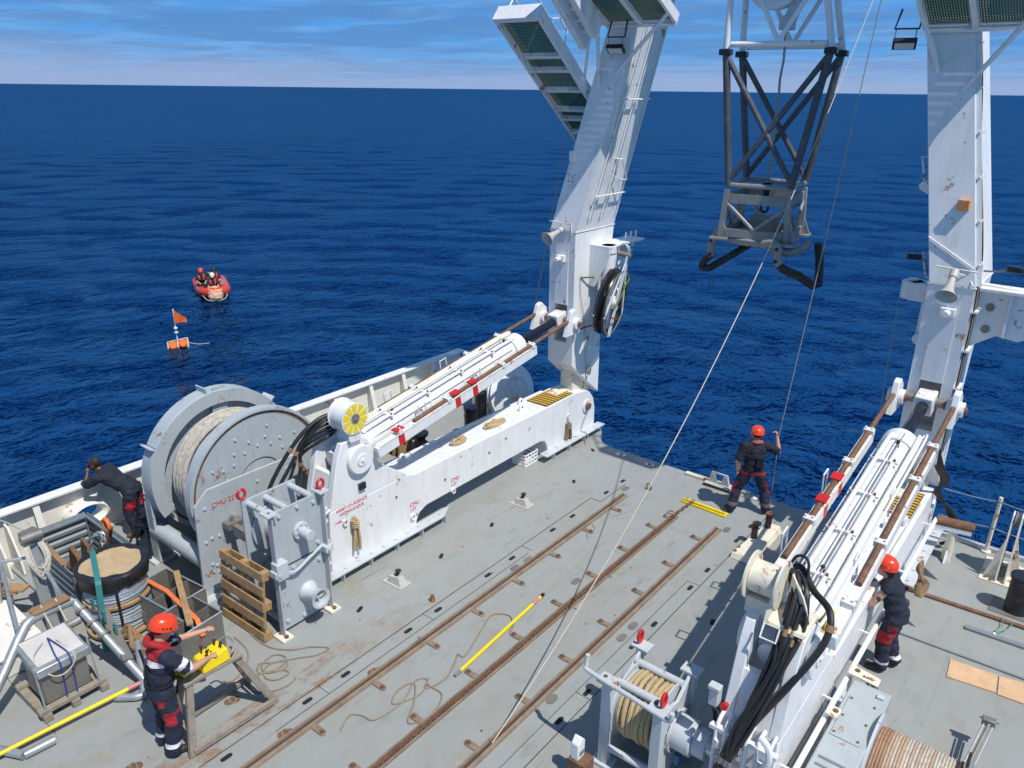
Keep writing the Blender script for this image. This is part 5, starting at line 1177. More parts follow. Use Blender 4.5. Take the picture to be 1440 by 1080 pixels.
# starboard pipes outboard of the hoses, valve gear, emergency box
MB().tube(spline([(-1.72, 6.16, 1.35), (-1.62, 6.14, 1.28), (-1.60, 6.14, 1.1), (-1.70, 6.15, .85), (-1.66, 6.15, .5)], 5), .035, 8).build('white_elbow', WHITE, skR)
single('control_box', MB().box((-2.28, 6.33, 1.42), (.10, .12, .20)).box((-2.28, 6.30, 1.55), (.13, .10, .05)), GREY2, 'small grey control box with cables on the starboard ram foot', 'control box', bevel=.01)
single('stop_button', MB().cyl((-2.14, 6.30, 1.40), (-2.14, 6.24, 1.42), .03, seg=14).cyl((-2.14, 6.24, 1.42), (-2.14, 6.22, 1.425), .042, seg=14), RED, 'red stop button beside the starboard hose bundle', 'button', bevel=.004)
yb = thing('yellow_chock', (-1.86, 8.6, 1.2), 'bright yellow bracket on top of the starboard skid', 'bracket')
MB().bb(-1.93, -1.79, 8.35, 8.75, 1.21, 1.23).build('base', YELLOW, yb); MB().bb(-1.93, -1.915, 8.36, 8.74, 1.23, 1.40).build('side', YELLOW, yb); MB().bb(-1.80, -1.79, 8.36, 8.74, 1.23, 1.32).build('side', YELLOW, yb); MB().bb(-1.915, -1.80, 8.54, 8.56, 1.23, 1.36).build('rib', YELLOW, yb)
# flat lashing brackets hung on the hand rail
for y in (8.45, 7.62):
    g = thing('hook_stand', (-1.37, y, .75), 'cream steel hook plate on the starboard hand rail '+('nearest the sleeveless worker' if y > 8 else 'nearest the small rope winch'), 'bracket', 'hook plates on the hand rail')
    MB().hexa([(-1.45, y-.09, .78), (-1.10, y-.12, .78), (-1.10, y+.03, .78), (-1.45, y+.09, .78), (-1.45, y-.09, .81), (-1.10, y-.12, .81), (-1.10, y+.03, .81), (-1.45, y+.09, .81)]).build('plate', CREAM, g, bevel=.01)
    MB().bb(-1.43, -1.41, y-.06, y+.06, .5, .78).build('leg', CREAM, g); MB().bb(-1.16, -1.14, y-.08, y+.0, .55, .78).build('leg', STEELD, g)
    MB().cyl((-1.36, y, .81), (-1.36, y, .825), .03, seg=10).build('hole', RUST, g)
wt = thing('rope_strop', (-1.25, 8.3, 0), 'brown rope strops hanging from the hand rail above the grey cabinet', 'strap')
for k in range(3):
    MB().tube(spline([(-1.28+.04*k, 8.40, .82), (-1.20+.05*k, 8.36, .70), (-1.24+.03*k, 8.25-.06*k, .35), (-1.26+.03*k, 8.2-.05*k, .05)], 6), .018, 6).build('loop', TAPE, wt)
wt = thing('webbing_bundle', (-1.3, 11.4, .3), 'brown webbing bundle tied to the hand rail behind the sleeveless worker', 'strap')
for k in range(4):
    MB().tube(spline([(-1.33, 11.45+.03*k, .76), (-1.26-.03*k, 11.35+.05*k, .62), (-1.26+.03*k, 11.5+.03*k, .42), (-1.28+.02*k, 11.35, .3), (-1.30, 11.42+.05*k, .72)], 6, True), .016, 6, True).build('loop', TAPE, wt)

# ================================================================== small rope winch
def small_winch():
    t = thing('rope_winch', (-3.05, 6.42, 0), 'small grey winch frame holding a drum of tan rope', 'winch')
    for x, sg in ((-3.38, -1), (-2.74, 1)):
        fr = MB().prism([(5.98, .05), (6.88, .05), (6.82, 1.16), (6.72, 1.16), (6.45, .98), (6.3, 1.02), (6.10, 1.16), (6.0, 1.16)], 'x', x-.02, x+.02).build('side_frame', GREY2, t, bevel=.006)
        for y in (6.04, 6.79):
            MB().bb(x-.06, x+.06, y-.055, y+.055, .04, 1.155).build('corner_post', GREY2, fr, bevel=.006)
            tp = MB().bb(x-.12, x+.10, y-.085, y+.085, 1.165, 1.195).build('top_pad', GREY2, fr, bevel=.004)
            MB().cyl((x-.06, y+.02, 1.195), (x-.06, y+.02, 1.2), .026, seg=12).build('pad_hole', RUST, tp)
            MB().bb(x-.12, x+.12, y-.1, y+.1, .004, .04).build('foot', GREY2, fr)
    for y, z in ((6.62, 1.08), (6.22, 1.06), (6.85, .25), (6.05, .25)): MB().cyl((-3.36, y, z), (-2.76, y, z), .045, seg=16).build('tie_bar', GREY2, t)
    for x in (-3.32, -2.80): MB().lathe([(.0, -.012), (.43, -.012), (.43, .012), (0, .012)], (x, 6.42, .70), (1, 0, 0), 48).build('drum_flange', GREY2, t)
    MB().lathe([(.33, 0), (.36, 0), (.36, .015), (.33, .015)], (-3.305, 6.42, .70), (1, 0, 0), 40, True).build('flange_rib', GREY2, t)
    MB().cyl((-3.31, 6.42, .70), (-2.81, 6.42, .70), .2, seg=24).build('drum_core', GREY, t)
    mo = MB().cyl((-2.72, 6.42, .62), (-2.46, 6.42, .62), .20, seg=32).cyl((-2.46, 6.42, .62), (-2.30, 6.42, .62), .16, seg=28).build('gearbox', GREY2, t, bevel=.012)
    for i in range(14):
        a = 2*math.pi*i/14; MB().cyl((-2.72, 6.42+.225*math.cos(a), .62+.225*math.sin(a)), (-2.68, 6.42+.225*math.cos(a), .62+.225*math.sin(a)), .016, seg=6).build('gearbox_bolt', CREAM, mo)
    MB().lathe([(.24, 0), (.255, 0), (.255, .03), (.24, .03)], (-2.70, 6.42, .62), (1, 0, 0), 32, True).build('gearbox_ring', GREY2, mo)
    m2 = MB().cyl((-2.30, 6.42, .62), (-2.12, 6.42, .62), .10, 0.09, seg=10).box((-2.22, 6.36, .74), (.16, .12, .1)).build('motor', GREY, t, bevel=.01)
    MB().cyl((-2.6, 6.3, .42), (-2.6, 6.3, .30), .04, seg=12).build('blue_fitting', BLUE, t)
    MB().tube(spline([(-3.66, 6.02, 1.40), (-3.66, 6.0, 1.28), (-3.60, 5.97, 1.235), (-3.0, 5.92, 1.235), (-2.62, 5.88, 1.235), (-2.54, 5.87, 1.27), (-2.53, 5.87, 1.36)], 5), .028, 10).build('push_bar', GREY2, t)
    wr = thing('wound_rope', (-3.05, 6.42, .7), 'tan rope wound on the drum of the small grey winch', 'rope')
    for k in range(8):
        x = -3.25+.062*k; r = .365+rg.uniform(-.01, .012)
        pts = [(x+.012*math.sin(a*2+k), 6.42+r*math.cos(a), .70+r*math.sin(a)) for a in [2*math.pi*i/36 for i in range(36)]]
        MB().tube(pts, .031, 8, True).build('rope_turn', ROPE, wr)
    for x, y, w_ in ((-3.43, 6.80, 'farther'), (-2.72, 6.06, 'nearer')):
        single('lifting_shackle', MB().tube([(x, y+.05*math.sin(a), 1.285+.075*math.cos(a)) for a in [i*math.pi/8 for i in range(16)]], .021, 8, True), RED, 'red lifting shackle on the small rope winch, the '+w_+' of two', 'shackle')
small_winch()
wt = thing('coiled_hose', (-2.3, 6.6, .7), 'thin hoses coiled on the motor of the small rope winch', 'hose')
for k in range(4):
    MB().tube(spline([(-2.25, 6.38, .72), (-2.18, 6.42+.03*k, .95), (-2.30-.03*k, 6.62, 1.12-.04*k), (-2.42, 6.78, .9-.05*k), (-2.36, 6.65+.04*k, .72), (-2.25, 6.55, .98-.05*k), (-2.15, 6.40, 1.02)], 6), .016, 7).build('hose', (RUBBER, STEELD)[k % 2], wt)
t = thing('marker_lamp', (-3.50, 5.66, 0), 'little white peaked lamp housing beside the small rope winch', 'lamp')
MB().prism([(5.60, .30), (5.74, .30), (5.74, .52), (5.67, .60), (5.60, .52)], 'x', -3.56, -3.46).build('housing', PLASTW, t, bevel=.012); MB().bb(-3.459, -3.45, 5.63, 5.71, .36, .42).build('vent', GREYD, t); MB().bb(-3.58, -3.36, 5.58, 5.78, .003, .298).build('plinth', RUST, t)

# ================================================================== starboard deck gear
cb = thing('cabinet', (-1.13, 7.55, 0), 'low grey steel cabinet with a bolted lid on the starboard side', 'cabinet')
MB().bb(-1.36, -.93, 6.2, 8.30, .05, .80).build('cabinet_body', GREY, cb, bevel=.02)
ld = MB().bb(-1.31, -1.0, 7.25, 7.98, .802, .815).build('lid', GREY, cb, bevel=.004)
for x in (-1.28, -1.03):
    for y in (7.3, 7.6, 7.93): MB().cyl((x, y, .815), (x, y, .83), .014, seg=6).build('lid_bolt', RUST, ld)
MB().bb(-1.06, -1.055+.07, 8.12, 8.19, .802, .83).build('lid_catch', GREY2, cb)
for k in range(4): MB().bb(-1.30, -1.02, 6.5+k*.12, 6.53+k*.12, .802, .812).build('vent_slot', GREYD, cb)
MB().bb(-.929, -.85, 6.4, 7.3, .2, .55).build('side_box', GREY2, cb, bevel=.01)
for k in range(3): MB().bb(-.929, -.88, 7.4+.25*k, 7.5+.25*k, .45, .6).build('side_lug', GREY2, cb)
dr = thing('wire_drum', (-.5, 7.55, 0), 'drum wound with rust stained pale wire rope at the starboard edge', 'cable drum')
for x in (-.92, -.06): MB().lathe([(0, -.015), (.60, -.015), (.60, .015), (0, .015)], (x, 7.62, .30), (1, 0, 0), 48).build('flange', GREY2 if x < -.5 else BLACKW, dr)
MB().cyl((-.90, 7.62, .30), (-.08, 7.62, .30), .42, seg=40).build('drum_core', RUST, dr)
for x in (-1.0+.12, -.12): MB().bb(x-.03, x+.03, 7.0, 8.2, .003, .08).build('cradle', GREYD, dr)
WR = [mt('wire_rope_%d' % k, c_, .7, var=.3, scale=22, dirt=.4, dirtcol=(.28, .13, .06)) for k, c_ in enumerate(((.34, .20, .12), (.50, .44, .36), (.44, .32, .22), (.52, .48, .42)))]
for k in range(26):
    x = -.885+.031*k; r = .455+rg.uniform(-.006, .006)
    MB().tube([(x, 7.62+r*math.cos(a), .30+r*math.sin(a)) for a in [2*math.pi*i/40 for i in range(40)]], .0175, 6, True).build('wire_turn', WR[0] if k < 4 else WR[rg.choice((1, 2, 3, 1, 2))], dr)
tb = thing('turnbuckle', (-.02, 8.8, .1), 'steel turnbuckle with shackle standing beside the wire drum', 'turnbuckle')
MB().tube([(-.06, 8.35, .25), (.02, 9.05, .40)], .022, 8).build('screw', STEELD, tb); MB().tube([(-.10, 8.4, .25), (-.03, 9.0, .40)], .012, 6).build('side_bar', STEEL, tb); MB().tube([(-.01, 8.38, .25), (.06, 9.0, .40)], .012, 6).build('side_bar', STEEL, tb)
MB().box((.01, 9.07, .41), (.14, .09, .09), .1).build('jaw', STEELD, tb, bevel=.01); MB().cyl((-.09, 9.1, .42), (.11, 9.12, .42), .025, seg=10).build('jaw_pin', STEEL, tb); MB().bb(-.08, .0, 8.28, 8.4, .0, .3).build('stand', GREYD, tb)
def sheet(pts, z, m, label):
    single('plywood_sheet', MB().prism(pts, 'z', z, z+.012), m, label, 'plywood', 'plywood sheets on the starboard deck', smooth=0)
sheet([(-.60, 10.55), (-.04, 10.60), (-.005, 10.22), (-.57, 10.14)], .004, PLY, 'tan plywood sheet lying nearest the grey cabinet')
sheet([(-.02, 10.60), (.62, 10.74), (.68, 10.26), (.015, 10.20)], .005, PLY, 'tan plywood sheet cut off by the right edge of view')
single('flat_bar', MB().beam((-1.55, 11.90, .02), (.9, 12.02, .02), .075, .03), RUST, 'long rust brown bar across the starboard deck in front of the bollard', 'bar')
single('steel_channel', MB().beam((-.58, 11.45, .02), (.9, 11.53, .02), .09, .035), GREYD, 'dark steel channel lying on the deck beside a green cord', 'channel')
single('steel_bar', MB().beam((-1.36, 10.69, .014), (.9, 10.77, .014), .03, .02), GREYD, 'thin dark bar running behind the plywood sheets', 'bar')
single('green_cord', MB().tube(spline([(-.20, 11.98, .05), (-.16, 11.8, .05), (-.22, 11.55, .05), (-.1, 11.7, .06), (-.04, 11.98, .05)], 5), .006, 5), mt('green_cord', (.03, .3, .14), .7), 'thin green cord looped over the steel bars', 'cord')
single('cord_tag', MB().cyl((-.22, 11.5, .04), (-.22, 11.5, .055), .022, seg=12), PLASTW, 'small white disc on the dark steel channel', 'tag')
def bollard(x, y, r, h, m, label, grp=None, plate=True):
    t = thing('bollard', (x, y, 0), label, 'bollard', grp)
    MB().lathe([(r, .0), (r, h-.06), (r, h-.05)], (x, y, .003), (0, 0, 1), 36).build('post', m, t)
    MB().lathe([(r, h-.05), (r*1.13, h-.045), (r*1.15, h-.02), (r*1.12, h), (0, h+.004)], (x, y, .003), (0, 0, 1), 36).build('cap', BLACK, t)
    if plate: MB().prism([(x-r*2.0, y-r*1.4), (x+r*2.0, y-r*1.4), (x+r*2.0, y+r*1.4), (x-r*2.0, y+r*1.4)], 'z', .003, .014).build('base_plate', STEELD if m is BLACKW else BLACK, t)
    return t
bollard(-.06, 12.38, .165, .62, BLACKW, 'worn black bollard on the starboard deck')
bollard(-10.53, 11.75, .135, .74, BLACK, 'black bollard of the pair nearest the black capstan', 'pair of black bollards behind the skid')
bollard(-10.92, 12.55, .135, .74, BLACK, 'black bollard nearest the white spoked wheel', 'pair of black bollards behind the skid')
cp = thing('capstan', (-10.62, 10.28, 0), 'waisted black capstan behind the white skid', 'capstan')
MB().lathe([(.0, 0), (.20, 0), (.205, .12), (.17, .17), (.17, .20), (.195, .26), (.185, .34), (.11, .42), (.105, .47), (.15, .52), (.175, .56), (.17, .60), (0, .615)], (-10.62, 10.28, .003), (0, 0, 1), 40).build('drum', BLACK, cp)
MB().cyl((-10.62, 10.28, .62), (-10.62, 10.28, .645), .025, seg=10).build('cap_nut', STEEL, cp)
single('deck_line', MB().tube(spline([(-9.62, 7.9, .62), (-10.1, 9.0, .38), (-10.42, 10.1, .30), (-10.45, 11.0, .22), (-10.5, 11.62, .2)], 8), .018, 6), ROPEG, 'grey braided rope stretched low behind the skid past the capstan', 'rope')
wb = thing('wooden_stand', (-11.1, 10.2, 0), 'small wooden crate with teal strap beside the black capstan', 'crate')
for k in range(4): MB().box((-11.16+.02*k, 10.02+.11*k, .34), (.46, .075, .025), .1).build('slat', WOOD, wb)
for k in range(3): MB().box((-11.32+.17*k, 10.18, .16), (.05, .42, .32), .1).build('leg', WOOD, wb)
single('teal_sling', MB().beam((-11.05, 10.30, .37), (-10.85, 10.42, .37), .09, .015).beam((-11.05, 10.30, .36), (-11.1, 10.25, .2), .09, .015), TEAL, 'teal sling on the small wooden crate by the capstan', 'strap')
# white spoked wheel leaning behind the skid
def wheel():
    c = Vector((-10.35, 13.15, .70)); ax = Vector((.96, -.16, .22)).normalized(); u = ax.orthogonal().normalized(); w_ = ax.cross(u)
    t = thing('pulley', (c.x, c.y, 0), 'big white dished wheel leaning behind the aft end of the skid', 'pulley')
    MB().lathe([(.10, -.05), (.35, -.02), (.36, .0), (.10, -.02)], c, ax, 40, True).build('web', WHITE, t)
    MB().lathe([(.36, -.02), (.66, -.14), (.67, -.12), (.37, .01)], c, ax, 56, True).build('front_dish', WHITE, t)
    MB().lathe([(.36, -.22), (.66, -.26), (.66, -.24), (.36, -.19)], c, ax, 56, True).build('back_dish', WHITE, t)
    MB().cyl(c-ax*.2, c+ax*.06, .12, seg=24).build('hub', WHITE, t, bevel=.01)
    for i in range(5):
        a = 2*math.pi*i/5; e = u*math.cos(a)+w_*math.sin(a); MB().beam(c+e*.1+ax*.01, c+e*.6-ax*.1, .09, .03, ax).build('spoke', WHITE, t, bevel=.006)
    MB().beam((-10.2, 12.9, .003), (-10.2, 13.35, .003), .5, .02).build('stand', GREYD, t)
    MB().prism([(12.95, .01), (13.35, .01), (13.2, .75), (13.1, .75)], 'x', -10.23, -10.17).build('stand_leg', WHITE, t)
wheel()
tk = thing('vent_trunk', (-11.0, 13.2, 0), 'white square vent trunk behind the bollards', 'vent')
MB().bb(-11.55, -11.0, 12.95, 13.5, .003, .95).build('trunk', CREAMW, tk, bevel=.015); MB().bb(-11.6, -10.95, 12.9, 13.55, .952, 1.0).build('cover', WHITE, tk, bevel=.01); MB().box((-11.275, 12.94, .8), (.16, .02, .12)).build('yellow_plate', YELLOW, tk)
# stern fittings, starboard
ch = thing('sheave_chock', (-.35, 13.3, 0), 'tall white triangular chock with a sheave near the stern rail', 'chock')
for x in (-.43, -.31):
    MB().prism([(13.0, .02), (13.75, .02), (13.45, 1.10), (13.38, 1.15), (13.30, 1.10)], 'x', x-.012, x+.012).build('cheek', CREAM, ch, bevel=.004)
MB().prism([(-.62, .02), (-.44, .02), (-.44, .75)], 'y', 13.1, 13.12).build('gusset', CREAM, ch); MB().prism([(-.30, .02), (-.12, .02), (-.30, .75)], 'y', 13.3, 13.32).build('gusset', CREAM, ch)
MB().bb(-.66, -.08, 12.98, 13.78, .003, .02).build('base_plate', CREAM, ch); MB().lathe([(0, -.03), (.14, -.03), (.11, 0), (.14, .03), (0, .03)], (-.37, 13.40, 1.0), (1, 0, 0), 28).build('sheave', STEELD, ch)
for x, y in ((-.58, 13.06), (-.50, 13.02), (-.58, 13.22)): MB().cyl((x, y, .02), (x, y, .03), .03, seg=10).build('bolt', RUST, ch)
rp_ = thing('roller_post', (-1.17, 13.25, 0), 'white T shaped post with a rusty brown roller on top', 'post')
MB().cyl((-1.19, 13.25, .003), (-1.17, 13.27, .60), .075, seg=24).build('post', CREAM, rp_); MB().cyl((-1.44, 13.20, .68), (-.90, 13.30, .68), .085, seg=24).build('roller', RUST, rp_); MB().box((-1.17, 13.20, .62), (.52, .05, .12), .18).build('bracket', WHITE, rp_)
MB().prism([(13.05, .01), (13.22, .01), (13.22, .25)], 'x', -1.2, -1.17).build('gusset', WHITE, rp_)
def stanchion(x, y, h, lean, label):
    t = thing('stanchion', (x, y, 0), label, 'stanchion', 'guard rail stanchions at the stern'); MB().tube([(x, y, .03), (x+lean, y, h)], .032, 12).build('post', CREAM, t); MB().cyl((x, y, .003), (x, y, .035), .075, seg=16).build('foot', WHITE, t)
    for f in (.45, .92): MB().ball((x+lean*f, y, h*f), .036, 8, 6).build('wire_eye', STEELD, t)
stanchion(-.70, 13.93, 1.06, .02, 'white guard rail post at the stern beside the tall triangular chock'); stanchion(1.05, 13.93, 1.06, .02, 'white guard rail post past the triangular chock')
for f, w_ in ((.45, 'lower'), (.92, 'upper')):
    pts = sag((-1.49, 13.75, 1.06*f+.05), (-.69, 13.93, 1.06*f), .02, 6)+sag((-.69, 13.93, 1.06*f), (1.06, 13.93, 1.06*f), .05, 10)
    single('guard_wire', MB().tube(pts, .007, 5), STEEL, w_+' steel guard wire along the starboard stern edge', 'wire')
single('stern_kerb', MB().bb(-2.7, 1.65, 13.99, 14.06, .002, .07), GREY2, 'low grey kerb along the starboard stern edge', 'kerb')
wt = thing('cable_bundle', (-1.3, 13.5, 0), 'black cable hoses drooping from the starboard leg to the deck', 'cables')
for k in range(4):
    MB().tube(spline([(-1.66+.012*k, 12.86, 2.1), (-1.60+.03*k, 12.95, 1.75), (-1.50+.03*k, 13.15, 1.45), (-1.50-.02*k, 13.25, 1.15), (-1.36+.02*k, 13.45, .8), (-1.2+.02*k, 13.5, .45+.03*k), (-1.22, 13.58, .2), (-1.35, 13.62, .05)], 6), .03, 7).build('cable', RUBBER, wt)
# stern roller cradle and bar
sb = thing('stern_bar', (-5.4, 13.24, 0), 'white bar with a grey cradle bolted along the stern edge', 'fender bar')
MB().beam((-5.98, 13.25, .03), (-4.62, 13.25, .03), .10, .045).build('bar', CREAM, sb, bevel=.006)
cr = MB().beam((-5.50, 13.16, .04), (-4.95, 13.16, .04), .24, .06).build('cradle_base', HORN, sb, bevel=.006)
for x in (-5.36, -5.10): MB().prism([(x-.09, .07), (x+.09, .07), (x+.04, .26), (x-.04, .26)], 'y', 13.14, 13.20).build('cradle_arm', HORN, sb, bevel=.006)
MB().bb(-5.40, -5.06, 13.15, 13.19, .262, .29).build('cradle_top', HORN, sb, bevel=.005); MB().bb(-5.5, -4.95, 13.03, 13.04, .005, .05).build('rubber_strip', RUBBER, sb)
# twin deck bitts on a cream plate
bt = thing('twin_bitts', (-3.9, 11.9, 0), 'pair of short black pegs on a cream plate beside the starboard skid', 'bitts')
MB().hexa([(-4.02, 10.95, .003), (-3.62, 10.95, .003), (-3.62, 12.3, .003), (-3.90, 12.3, .003), (-4.0, 11.0, .10), (-3.66, 11.0, .12), (-3.66, 12.25, .14), (-3.88, 12.25, .14)]).build('plate', CREAM, bt, bevel=.01)
for x, y in ((-3.88, 11.62), (-3.82, 12.08)): MB().cyl((x, y, .10), (x, y, .40), .055, seg=16).cyl((x+.02, y, .40), (x+.02, y, .425), .075, seg=16).build('peg', BLACKW, bt)
for y in (11.05, 11.2): MB().cyl((-3.97, y, .09), (-3.97, y, .12), .03, seg=8).build('bolt', RUST, bt)
# deck lashing feet
for y, w_ in ((10.14, 'aft, by the long rail end'), (6.93, 'next to the capstan winch')):
    f = thing('lashing_wedge', (-7.8, y, 0), 'small beige wedge with a black knob on deck, '+w_, 'lashing wedge', 'wedge feet on the deck')
    MB().hexa([(-7.94, y-.09, .010), (-7.64, y-.08, .010), (-7.64, y+.09, .010), (-7.94, y+.05, .010), (-7.90, y-.07, .11), (-7.70, y-.05, .14), (-7.70, y+.05, .14), (-7.90, y+.03, .11)]).build('wedge', HORN, f, bevel=.006)
    MB().cyl((-7.80, y, .11), (-7.78, y+.02, .20), .035, seg=10).cyl((-7.78, y+.02, .2), (-7.78, y+.02, .215), .05, seg=10).build('knob', BLACK, f)
    MB().hexa([(-8.0, y-.13, .002), (-7.60, y-.11, .002), (-7.59, y+.13, .002), (-7.97, y+.07, .002), (-8.0, y-.13, .010), (-7.60, y-.11, .010), (-7.59, y+.13, .010), (-7.97, y+.07, .010)]).build('plate', HORN, f)
single('brass_cup', MB().lathe([(.0, 0), (.04, 0), (.045, .03), (.03, .05), (.035, .09), (0, .09)], (-7.03, 6.94, .003), (0, 0, 1), 16), mt('brass', (.42, .24, .07), .35, metal=.8), 'small brass fitting standing on the deck', 'fitting')
pe = thing('mooring_eyelet', (-6.24, 12.18, 0), 'brown ring bolt on the deck near the stern', 'ring bolt'); MB().bb(-6.29, -6.19, 12.14, 12.22, .003, .03).build('base', RUST, pe); MB().tube([(-6.24+.05*math.cos(a), 12.18, .075+.05*math.sin(a)) for a in [i*math.pi/6 for i in range(12)]], .014, 6, True).build('ring', RAILM, pe)

# white crate
def crate():
    x0, x1, y0, y1, h = -9.02, -8.66, 11.34, 11.78, .27; t = thing('plastic_crate', ((x0+x1)/2, (y0+y1)/2, 0), 'white slatted plastic crate under the long white skid', 'crate')
    for z in (.005, .09, .17, .245):
        MB().bb(x0, x1, y0, y0+.012, z, z+.028).bb(x0, x1, y1-.012, y1, z, z+.028).bb(x0, x0+.012, y0+.013, y1-.013, z, z+.028).bb(x1-.012, x1, y0+.013, y1-.013, z, z+.028).build('band', PLASTW, t)
    for k in range(5):
        x = x0+.012+(x1-x0-.05)*k/4; MB().bb(x, x+.025, y0+.003, y0+.01, .034, .244).build('upright', PLASTW, t)
        y = y0+.012+(y1-y0-.05)*k/4; MB().bb(x1-.01, x1-.003, y, y+.025, .034, .244).build('upright', PLASTW, t)
        MB().bb(x0+.003, x0+.01, y, y+.025, .034, .244).build('upright', PLASTW, t)
    MB().bb(x0+.013, x1-.013, y0+.013, y1-.013, .005, .012).build('bottom', PLASTW, t)
crate()
# coils of rope
def tangle(c, sx, sy, n, r, seed, turns=7):
    g = random.Random(seed); pts = []; c = Vector(c)
    for i in range(turns*6):
        a = i*2*math.pi/6+g.uniform(-.3, .3); k = g.uniform(.5, 1.0); pts.append(c+Vector((math.cos(a)*sx*k+g.uniform(-.02, .02), math.sin(a)*sy*k, r+abs(g.gauss(0, r*1.8)))))
    return MB().tube(spline(pts, 4), r, 6)
single('rope_hank', tangle((-8.87, 9.57, 1.16), .09, .22, 0, .016, 1, 8), ROPE, 'brown rope hank on the skid top nearest the pivot end', 'rope', 'rope hanks on the skid top')
single('rope_hank', tangle((-8.86, 10.62, 1.16), .10, .34, 0, .014, 2, 9), ROPE, 'tan rope hank spread on the skid top nearest the striped pad', 'rope', 'rope hanks on the skid top')
def hank(x, y, z0, z1, wd, seed, r=.013, nrm=1):
    g = random.Random(seed); pts = []
    for i in range(9):
        s_ = 1 if i % 2 else -1; pts += [Vector((x+nrm*(.03+g.uniform(0, .05)), y+s_*wd*g.uniform(.4, 1), z0+g.uniform(0, .05))), Vector((x+nrm*(.04+g.uniform(0, .06)), y+s_*wd*g.uniform(.2, .7), (z0+z1)/2)), Vector((x+nrm*.035, y+g.uniform(-.5, .5)*wd, z1+g.uniform(-.05, 0)))]
    return MB().tube(spline(pts, 5), r, 6).tube([Vector((x+.06+.055*math.cos(a), y+.06*math.sin(a), (z0+2*z1)/3+.006*a)) for a in [i*math.pi/6 for i in range(48)]], r, 6)
single('rope_hank', hank(-8.6, 6.78, .34, .98, .07, 3), ROPE, 'tan rope hank hanging on the skid face beside the capstan winch', 'rope')
single('rope_hank', hank(-8.6, 12.72, .06, .62, .10, 4), ROPEB, 'dark brown rope hank at the aft foot of the skid', 'rope')
single('thin_line', MB().tube(spline([(-8.50, 13.40, .66), (-8.55, 13.3, .4), (-8.55, 13.25, .22), (-8.35, 13.2, .19), (-8.3, 13.0, .01), (-8.45, 12.8, .02)], 6), .008, 5), ROPEG, 'thin line trailing from the rusty pin of the skid', 'rope')
# cord running about the deck
def cord(pts, r, m, label): single('cord', MB().tube(spline([(x, y, r+.003+(z if len(p) > 2 else 0)) for p in pts for (x, y, z) in [(p[0], p[1], p[2] if len(p) > 2 else 0)]], 7), r, 6), m, label, 'cord')
cord([(-6.10, 4.40), (-6.2, 4.62), (-6.08, 4.72), (-5.9, 4.78), (-5.86, 5.2), (-6.0, 5.55), (-5.9, 5.68), (-5.78, 5.45), (-5.92, 5.1), (-6.05, 5.3), (-5.98, 5.52), (-5.75, 5.30), (-5.55, 5.0), (-5.42, 5.25), (-5.55, 5.6), (-5.82, 5.62), (-5.9, 5.72), (-5.8, 5.55), (-5.72, 5.85), (-5.86, 6.2), (-5.92, 6.3), (-5.82, 6.35), (-6.0, 6.9), (-6.1, 7.25), (-5.9, 7.4), (-5.7, 7.25), (-5.65, 7.1), (-5.78, 7.5), (-5.82, 7.9), (-5.8, 8.15)], .009, ROPEB, 'brown cord snaking beside the yellow pole between the deck rails')
cord([(-5.81, 8.18, .01), (-6.0, 9.1), (-6.12, 9.8), (-6.2, 10.2), (-6.36, 10.35), (-6.30, 10.1), (-6.15, 9.95), (-6.30, 10.6), (-6.2, 10.9), (-6.12, 11.1), (-6.08, 11.3)], .008, ROPEG, 'grey cord trailing from the yellow pole toward the stern')
cord([(-5.80, 8.15, .01), (-5.85, 8.8), (-5.92, 9.5), (-5.96, 9.85)], .008, ROPEG, 'straight grey line at the aft tip of the yellow pole')
cord([(-8.55, 4.75), (-8.3, 4.72), (-8.0, 4.75), (-7.75, 4.9), (-7.6, 5.1), (-7.38, 5.25), (-7.4, 5.05), (-7.55, 4.85), (-7.72, 4.6), (-7.85, 4.45), (-7.7, 4.35), (-7.58, 4.55), (-7.68, 4.75), (-7.85, 4.68), (-7.8, 4.45), (-7.62, 4.42), (-7.52, 4.62), (-7.64, 4.72), (-7.74, 4.5), (-7.58, 4.35), (-7.42, 4.42), (-7.4, 4.6), (-7.55, 4.55), (-7.7, 4.25), (-7.5, 4.1), (-7.3, 4.25), (-7.22, 4.45), (-7.25, 4.6)], .010, ROPEB, 'brown cord tangled on the deck beside the trestle')
cord([(-8.6, 4.55), (-8.2, 4.5), (-7.95, 4.3), (-7.85, 4.05), (-7.95, 3.95)], .009, ROPEB, 'cord loop near the feet of the pallet')
def pole(a, b, r, label):
    a = Vector(a); b = Vector(b); d = (b-a).normalized(); t = thing('yellow_pole', a, label, 'pole', 'yellow poles on deck')
    MB().cyl(a+d*.12, b-d*.30, r, seg=14).build('shaft', YELLOW, t); MB().cyl(a, a+d*.12, r*.95, seg=14).build('end_grip', GREYD, t); MB().cyl(b-d*.30, b-d*.14, r*1.04, seg=14).build('red_label', mt('pink_label', (.6, .2, .2), .5), t); MB().cyl(b-d*.14, b-d*.08, r*1.02, seg=14).build('collar', YELLOW, t); MB().cyl(b-d*.08, b, r*1.15, seg=14).build('tip', BLACK, t)
pole((-5.65, 5.95, .028), (-5.80, 8.12, .028), .024, 'yellow pole with a black tip lying between the deck rails')
pole((-8.80, 1.2, .10), (-8.60, 3.36, .12), .026, 'yellow pole lying in the left foreground below the sample cage')

